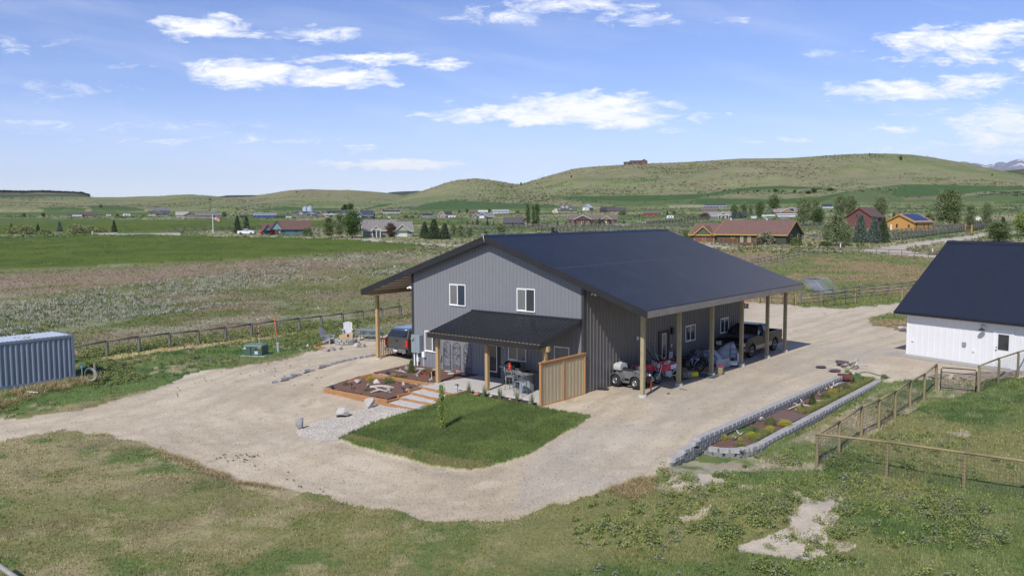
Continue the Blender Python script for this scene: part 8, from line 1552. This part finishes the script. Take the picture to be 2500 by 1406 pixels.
for i, (x, y) in enumerate([(1145, 962), (1183, 968), (1221, 974), (1262, 982), (1298, 990)]):
    p = wld(x, y, .0); o = thing('ornamental_grass', ['first', 'second', 'third', 'fourth', 'fifth'][i]+' wispy grass clump from the steps along the patio edge', 'grass clump', p, 0, 'wispy grass clumps along the patio slab')
    V, Fc, Cc = blades(np.zeros((1, 3)), 110, .62, .12, .008, np.array([[.17, .21, .09]]), r); m_ = bulk('blades', V, Fc, MATS['leaf'], Cc); m_.parent = o
# ================================================================== ground cover, scattered over the ground grid
ii, jj = np.meshgrid(np.arange(GX.shape[0]-1), np.arange(GX.shape[1]-1), indexing='ij')
inview = (GPX > -420) & (GPX < 2960) & (GPY < 1640)
cellA = np.zeros_like(GX); cellA[:-1, :-1] = np.abs((GX[:-1, 1:]-GX[:-1, :-1]))*np.abs(GD[1:, :-1]-GD[:-1, :-1])
HA, HBm = wb(GX, GY)
OK = ~((HA > -4.6) & (HA < 7.9) & (HBm > -4.6) & (HBm < 17.8)) & ~((HA > 15.9) & (HA < 18.2) & (HBm > -8.6) & (HBm < 13.4))
def sample(mask, n, seed, weight=None):
    r = np.random.default_rng(seed); w = (mask & inview & OK)[:-1, :-1].astype(float)*(weight[:-1, :-1] if weight is not None else 1); w = w.ravel(); w /= w.sum(); k = r.choice(len(w), n, p=w); i, j = np.unravel_index(k, (GX.shape[0]-1, GX.shape[1]-1)); u, v = r.random(n), r.random(n)
    L = lambda A: (A[i, j]*(1-u)+A[i+1, j]*u)*(1-v)+(A[i, j+1]*(1-u)+A[i+1, j+1]*u)*v
    return np.stack([L(GX), L(GY), L(GZ)], 1), GCOL[i, j], GD[i, j], GPX[i, j], GPY[i, j], r
def stuff(name, V, Fc, Cc, label, cat, mat='leaf'): o = bulk(name, V, Fc, MATS[mat], Cc); tag(o, label, cat, kind='stuff'); return o
lum = GCOL.mean(-1)
P, C_, D, PX, PY, r = sample((GC == 0) & (GD < 62) & (lum < .36), 90000, 1)
hN = .42*(.05+.0022*D)*(.5+fbm(P[:, 0], P[:, 1], 1.3, 3, 91)*1.3)*(1+.5*(PX > 1500)); gg = r.random((len(P), 1)); C2 = C_*(.8+.5*gg)*np.array([1, 1, .9]); V, Fc, Cc = blades(P, 3, hN, .05+.0008*D, .006+.00030*D, np.clip(C2*1.25, 0, .6), r)
stuff('meadow_grass', V, Fc, Cc, 'short dry and green grass covering the foreground meadow', 'grass')
P, C_, D, PX, PY, r = sample(GC == 3, 42000, 2); V, Fc, Cc = blades(P, 3, .07+.04*fbm(P[:, 0], P[:, 1], .6, 3, 92), .04, .009, C_*np.array([1.15, 1.12, 1.5])*r.uniform(.8, 1.5, (len(P), 1)), r); V[:, 2] += .04
stuff('lawn_grass', V, Fc, Cc, 'thick green turf blades of the square lawn', 'grass')
# dry and green grass of the wide meadow behind the fence
mid = (GC == 0) & (GD >= 60) & (GD < 170)
P, C_, D, PX, PY, r = sample(mid, 60000, 3); V, Fc, Cc = blades(P, 3, .05+.0009*D*r.uniform(.4, 1.2, len(P)), .12+.001*D, .014+.0003*D, C_*1.15*r.uniform(.8, 1.3, (len(P), 1)), r)
stuff('pasture_grass', V, Fc, Cc, 'mixed pasture grass beyond the yard fences', 'grass')
band = inpoly(GPX, GPY, [(-300, 760), (0, 730), (300, 700), (600, 660), (800, 628), (1000, 606), (1140, 610), (1150, 650), (900, 700), (600, 745), (300, 780), (0, 830), (-300, 850)]).astype(float); wt = band*sst(.42, .62, fbm(GX, GY, 9, 4, 95, .6))+.004*(GPX < 1200)
P, C_, D, PX, PY, r = sample(mid, 4800, 4, wt); cc = np.where(r.random((len(P), 1)) < .7, np.array([[.38, .37, .30]]), np.array([[.11, .155, .06]])); V, Fc, Cc = blades(P, 7, .16+.0014*D*r.uniform(.3, 1, len(P)), .34, .014+.0002*D, cc, r)
stuff('sagebrush', V, Fc, Cc, 'pale bleached brush tufts in a band across the left meadow', 'brush')
P, C_, D, PX, PY, r = sample((GC == 4) & (GD < 420), 26000, 6); V, Fc, Cc = blades(P, 3, .12+.0003*D, .25, .06+.0004*D, C_*1.2*r.uniform(.85, 1.25, (len(P), 1)), r); V[:, 2] += .12
stuff('crop_plants', V, Fc, Cc, 'low green crop filling the near hay field', 'crop')
P, C_, D, PX, PY, r = sample((GC == 0) & (GD >= 170) & (GD < 1100) & (GPY > 500), 22000, 7); V, Fc, Cc = blades(P, 4, .12+.0008*D*r.uniform(.2, 1, len(P)), .5+.0015*D, .08+.0006*D, C_*1.1*r.uniform(.7, 1.35, (len(P), 1)), r)
stuff('valley_brush', V, Fc, Cc, 'rough grass and brush across the valley floor', 'brush')
# leafy weeds: clumps of small leaves
def weeds(name, label, mask, n, seed, size, cols, wt=None, nl=46, ls=.03, cat='weeds'):
    P, C_, D, PX, PY, r = sample(mask, n, seed, wt); s = size*r.uniform(.5, 1.35, n); N = n*nl; a = r.uniform(0, 2*pi, N); q = np.sqrt(r.random(N)); ss = np.repeat(s, nl); z = r.random(N)**.8*ss*.95*(1-.6*q**2); C0 = np.repeat(P, nl, 0)+np.stack([np.cos(a)*q*ss*.62, np.sin(a)*q*ss*.62, z], 1)
    u = r.normal(0, 1, (N, 3)); u /= np.linalg.norm(u, axis=1)[:, None]; v = np.cross(u, r.normal(0, 1, (N, 3))); v /= np.linalg.norm(v, axis=1)[:, None]; l = ls*r.uniform(.6, 1.6, (N, 1)); V = np.stack([C0-u*l, C0+v*l*.6, C0+u*l, C0-v*l*.6], 1).reshape(-1, 3)
    cc = np.array(cols)[r.integers(0, len(cols), n)]; Cc = np.repeat(np.repeat(cc, nl, 0)*r.uniform(.75, 1.3, (N, 1)), 4, 0); return stuff(name, V, np.arange(4*N).reshape(-1, 4), Cc, label, cat)
WC = [(.185, .225, .070), (.230, .260, .085), (.150, .190, .060), (.20, .225, .125)]
wm = (GC == 0) & (GD < 60) & (GPX > 1400); nz = sst(.5, .62, fbm(GX, GY, 3.0, 3, 97, .6))
weeds('leafy_weeds', 'clumps of leafy green weeds over the right foreground', wm, 1500, 11, .20, WC, nz*(GPY > 930)*(lum < .3)+.05)
def pw(P): return inpoly(GPX, GPY, P).astype(float)
big = pw([(1790,1190),(1860,1185),(1950,1195),(1930,1260),(1880,1290),(1800,1270)])+pw([(1700,1290),(1800,1280),(1790,1330),(1740,1350)])+pw([(2230,1210),(2400,1230),(2450,1330),(2400,1390),(2250,1360)])+pw([(2000,1120),(2090,1125),(2080,1170),(2010,1165)])+pw([(1640,1180),(1700,1150),(1790,1160),(1780,1215),(1690,1215)])+pw([(2020,1270),(2060,1260),(2070,1320),(2030,1320)])+pw([(1740,1090),(1990,1100),(1985,1140),(1760,1140)])*.5+pw([(1840,1390),(1920,1380),(1920,1406),(1840,1406)])
weeds('weed_bushes', 'larger bushy green weeds in the right foreground', wm, 300, 12, .40, WC, big*sst(.46, .58, fbm(GX, GY, 1.1, 3, 98, .6))+.05*nz, nl=110, ls=.026)
lf = pw([(180,880),(370,855),(600,830),(800,805),(1010,778),(1010,770),(790,790),(520,818),(200,862)]); weeds('fence_weeds', 'tall green weeds along the foot of the left rail fence', (GC == 0), 700, 13, .34, WC, lf, nl=60, ls=.036)
gd = pw([(-50,1010),(0,1010),(400,940),(520,900),(760,850),(1000,825),(1000,800),(700,820),(200,890),(200,980)])*nz+pw([(690,820),(830,812),(830,840),(700,850)])*3+pw([(186,890),(300,880),(350,930),(230,950)])*3; weeds('garden_weeds', 'leafy weeds across the rough grass left of the drive', (GC == 0) & (GD < 75), 620, 14, .26, WC, gd+1e-6, nl=50, ls=.032)
weeds('drive_weeds', 'small flat weeds growing in the gravel edges', (GC == 1), 60, 15, .06, WC, pw([(330,1080),(700,1180),(850,1230),(700,1150),(520,1120)])+pw([(560,870),(760,880),(840,950),(600,940)])*.6+pw([(560,1100),(640,1110),(620,1130),(520,1125)])*3+pw([(380,960),(560,900),(560,915),(400,985)])+1e-4, nl=26, ls=.018)
st = pw([(-60,985),(0,965),(180,925),(240,915),(230,945),(120,960),(0,1000),(-60,1010)]); P, C_, D, PX, PY, r = sample((GC <= 1), 900, 16, st*sst(.35, .6, fbm(GX, GY, .9, 3, 99))+1e-9); V, Fc, Cc = blades(P, 9, .26*r.uniform(.3, 1.3, len(P)), .36, .010, np.array([[.40, .31, .16], [.50, .40, .22], [.20, .20, .08]])[r.integers(0, 3, len(P))], r); stuff('dry_straw', V, Fc, Cc, 'tangled dry straw at the foot of the container', 'dry weeds')
P, C_, D, PX, PY, r = sample((GC == 0), 1500, 17, pw([(1480,1200),(1520,1170),(1600,1165),(1590,1200),(1540,1220)])+pw([(380,1090),(420,1105),(560,1150),(700,1200),(560,1180),(400,1120)])+pw([(1600,1110),(1660,1125),(1740,1120),(1720,1150),(1620,1165)])*.6+1e-9); V, Fc, Cc = blades(P, 6, .11*r.uniform(.3, 1.3, len(P)), .2, .009, np.array([[.34, .25, .14], [.42, .34, .20], [.24, .20, .09]])[r.integers(0, 3, len(P))], r); stuff('dry_tumbleweed', V, Fc, Cc, 'rust brown dry weeds at the gravel edge', 'dry weeds')
# grass strip inside the walled bed
n = 5200; rb = np.random.default_rng(21); b_ = rb.uniform(-4.2, 13, n); a_ = 17.74-np.abs(rb.normal(0, .24, n)); keep = ~((b_ > -.6) & (b_ < 2.6)) & (fbm(a_, b_, .9, 2, 5) > .38); a_, b_ = a_[keep], b_[keep]; PP = np.array([tuple(bw(x, y, bedz(y)+.02)) for x, y in zip(a_, b_)]); V, Fc, Cc = blades(PP, 4, .16, .10, .010, np.array(ASP)[rb.integers(0, 3, len(PP))]*np.array([1.2, 1.05, .8]), rb); stuff('bed_grass', V, Fc, Cc, 'long grass growing along the inside of the outer block wall', 'grass')
# pebbles and chips
def stones(name, label, P, s, cols, r, cat):
    n = len(P); T_ = np.array([(1, 0, -.5), (-.5, .87, -.5), (-.5, -.87, -.5), (.05, .05, .75)]); a = r.uniform(0, 2*pi, n); c, sn = np.cos(a), np.sin(a); S_ = s[:, None, None]*r.uniform(.6, 1.2, (n, 1, 3)); Q = T_[None]*S_; X = Q[..., 0]*c[:, None]-Q[..., 1]*sn[:, None]; Y = Q[..., 0]*sn[:, None]+Q[..., 1]*c[:, None]; V = np.stack([X, Y, Q[..., 2]], -1)+P[:, None]; Fc = (np.arange(n)[:, None, None]*4+np.array([(0, 1, 3), (1, 2, 3), (2, 0, 3)])[None]).reshape(-1, 3); stuff(name, V.reshape(-1, 3), Fc, np.repeat(cols, 4, 0), label, cat)
P, C_, D, PX, PY, r = sample(GC == 1, 20000, 31, np.clip(60/GD, 0, 3)**1.0); stones('gravel_stones', 'loose stones scattered on the gravel drive', P, r.uniform(.010, .024, len(P))*(1+D/80), np.clip(C_*r.uniform(.6, 1.22, (len(P), 1)), 0, .8), r, 'gravel')
P, C_, D, PX, PY, r = sample(GC == 2, 16000, 32); stones('white_pebbles', 'coarse white pebbles beside the lawn', P, r.uniform(.025, .05, len(P)), np.clip(np.array([[.56, .52, .46]])*r.uniform(.5, 1.3, (len(P), 1)), 0, .85), r, 'gravel')
# sage and brush dots on the hill slopes
hp = []; hc = []
rr_ = np.random.default_rng(41)
for o in hills:
    me = o.data; n = len(me.vertices); co = np.empty(n*3, np.float32); me.vertices.foreach_get('co', co); co = co.reshape(-1, 3); ca = np.empty(n*4, np.float32); me.color_attributes['col'].data.foreach_get('color', ca); ca = ca.reshape(-1, 4)[:, :3]
    ix, iy = projN(co[:, 0], co[:, 1], co[:, 2]); ok = (ix > -100) & (ix < 2600) & (ca[:, 0] > ca[:, 2]*1.1) & (ca[:, 0] > .10); k = np.where(ok)[0]; k = rr_.choice(k, min(len(k), 15000 if len(k) > 20000 else 5000)); hp.append(co[k]+rr_.normal(0, 5, (len(k), 3))*np.array([1, 1, 0])); hc.append(ca[k])
HP = np.vstack(hp); HC = np.vstack(hc); nz2 = fbm(HP[:, 0], HP[:, 1], 140, 4, 44, .6); kp = nz2+rr_.normal(0, .06, len(HP)) > .56; HP = HP[kp]; HP[:, 2] -= .2
HC = np.vstack(hc)[kp]; tone = HC*np.array([[.92, .97, 1.05]]); V, Fc, Cc = blades(HP, 4, .9, 2.2, .9, tone, rr_); stuff('hill_sagebrush', V, Fc, Cc, 'grey green sagebrush speckling the hill slopes', 'brush')
# wooded fringe on the far mesa
k = 700; xs = rr_.uniform(-60, 225, k); PPm = []
sk_ = np.array([(-700, 468), (0, 468.5), (60, 470), (110, 469), (160, 471), (205, 472), (222, 477), (232, 484)])
for x in xs: d = 2690; p = hillpt(x, float(np.interp(x, sk_[:, 0], sk_[:, 1])), d); PPm.append(tuple(p))
V, Fc, Cc = blades(np.array(PPm), 5, rr_.uniform(1.5, 5.5, k), 4.5, 1.8, np.tile(np.array([[.085, .105, .06]]), (k, 1)), rr_); stuff('mesa_wood', V, Fc, Cc, 'dark line of trees along the far left mesa rim', 'wood')
# ------------------------------------------------------------------ air of the valley
m = bpy.data.materials.new('m_haze'); m.use_nodes = True; t = NT(m.node_tree); t.n.clear(); out = t.add('ShaderNodeOutputMaterial'); v = t.add('ShaderNodeVolumePrincipled'); v.inputs['Color'].default_value = (.96, .98, 1, 1); v.inputs['Density'].default_value = 2.2e-5; v.inputs['Anisotropy'].default_value = .2; t.link(v.outputs[0], out.inputs['Volume']); m.volume_intersection_method = 'FAST' if hasattr(m, 'volume_intersection_method') else None
hb = MB(); hb.bx(-30000, 30000, -6000, 26500, -700, 1400); ho = hb.build('haze', m); tag(ho, kind='stuff', label='thin clear summer air over the whole valley', cat='haze')
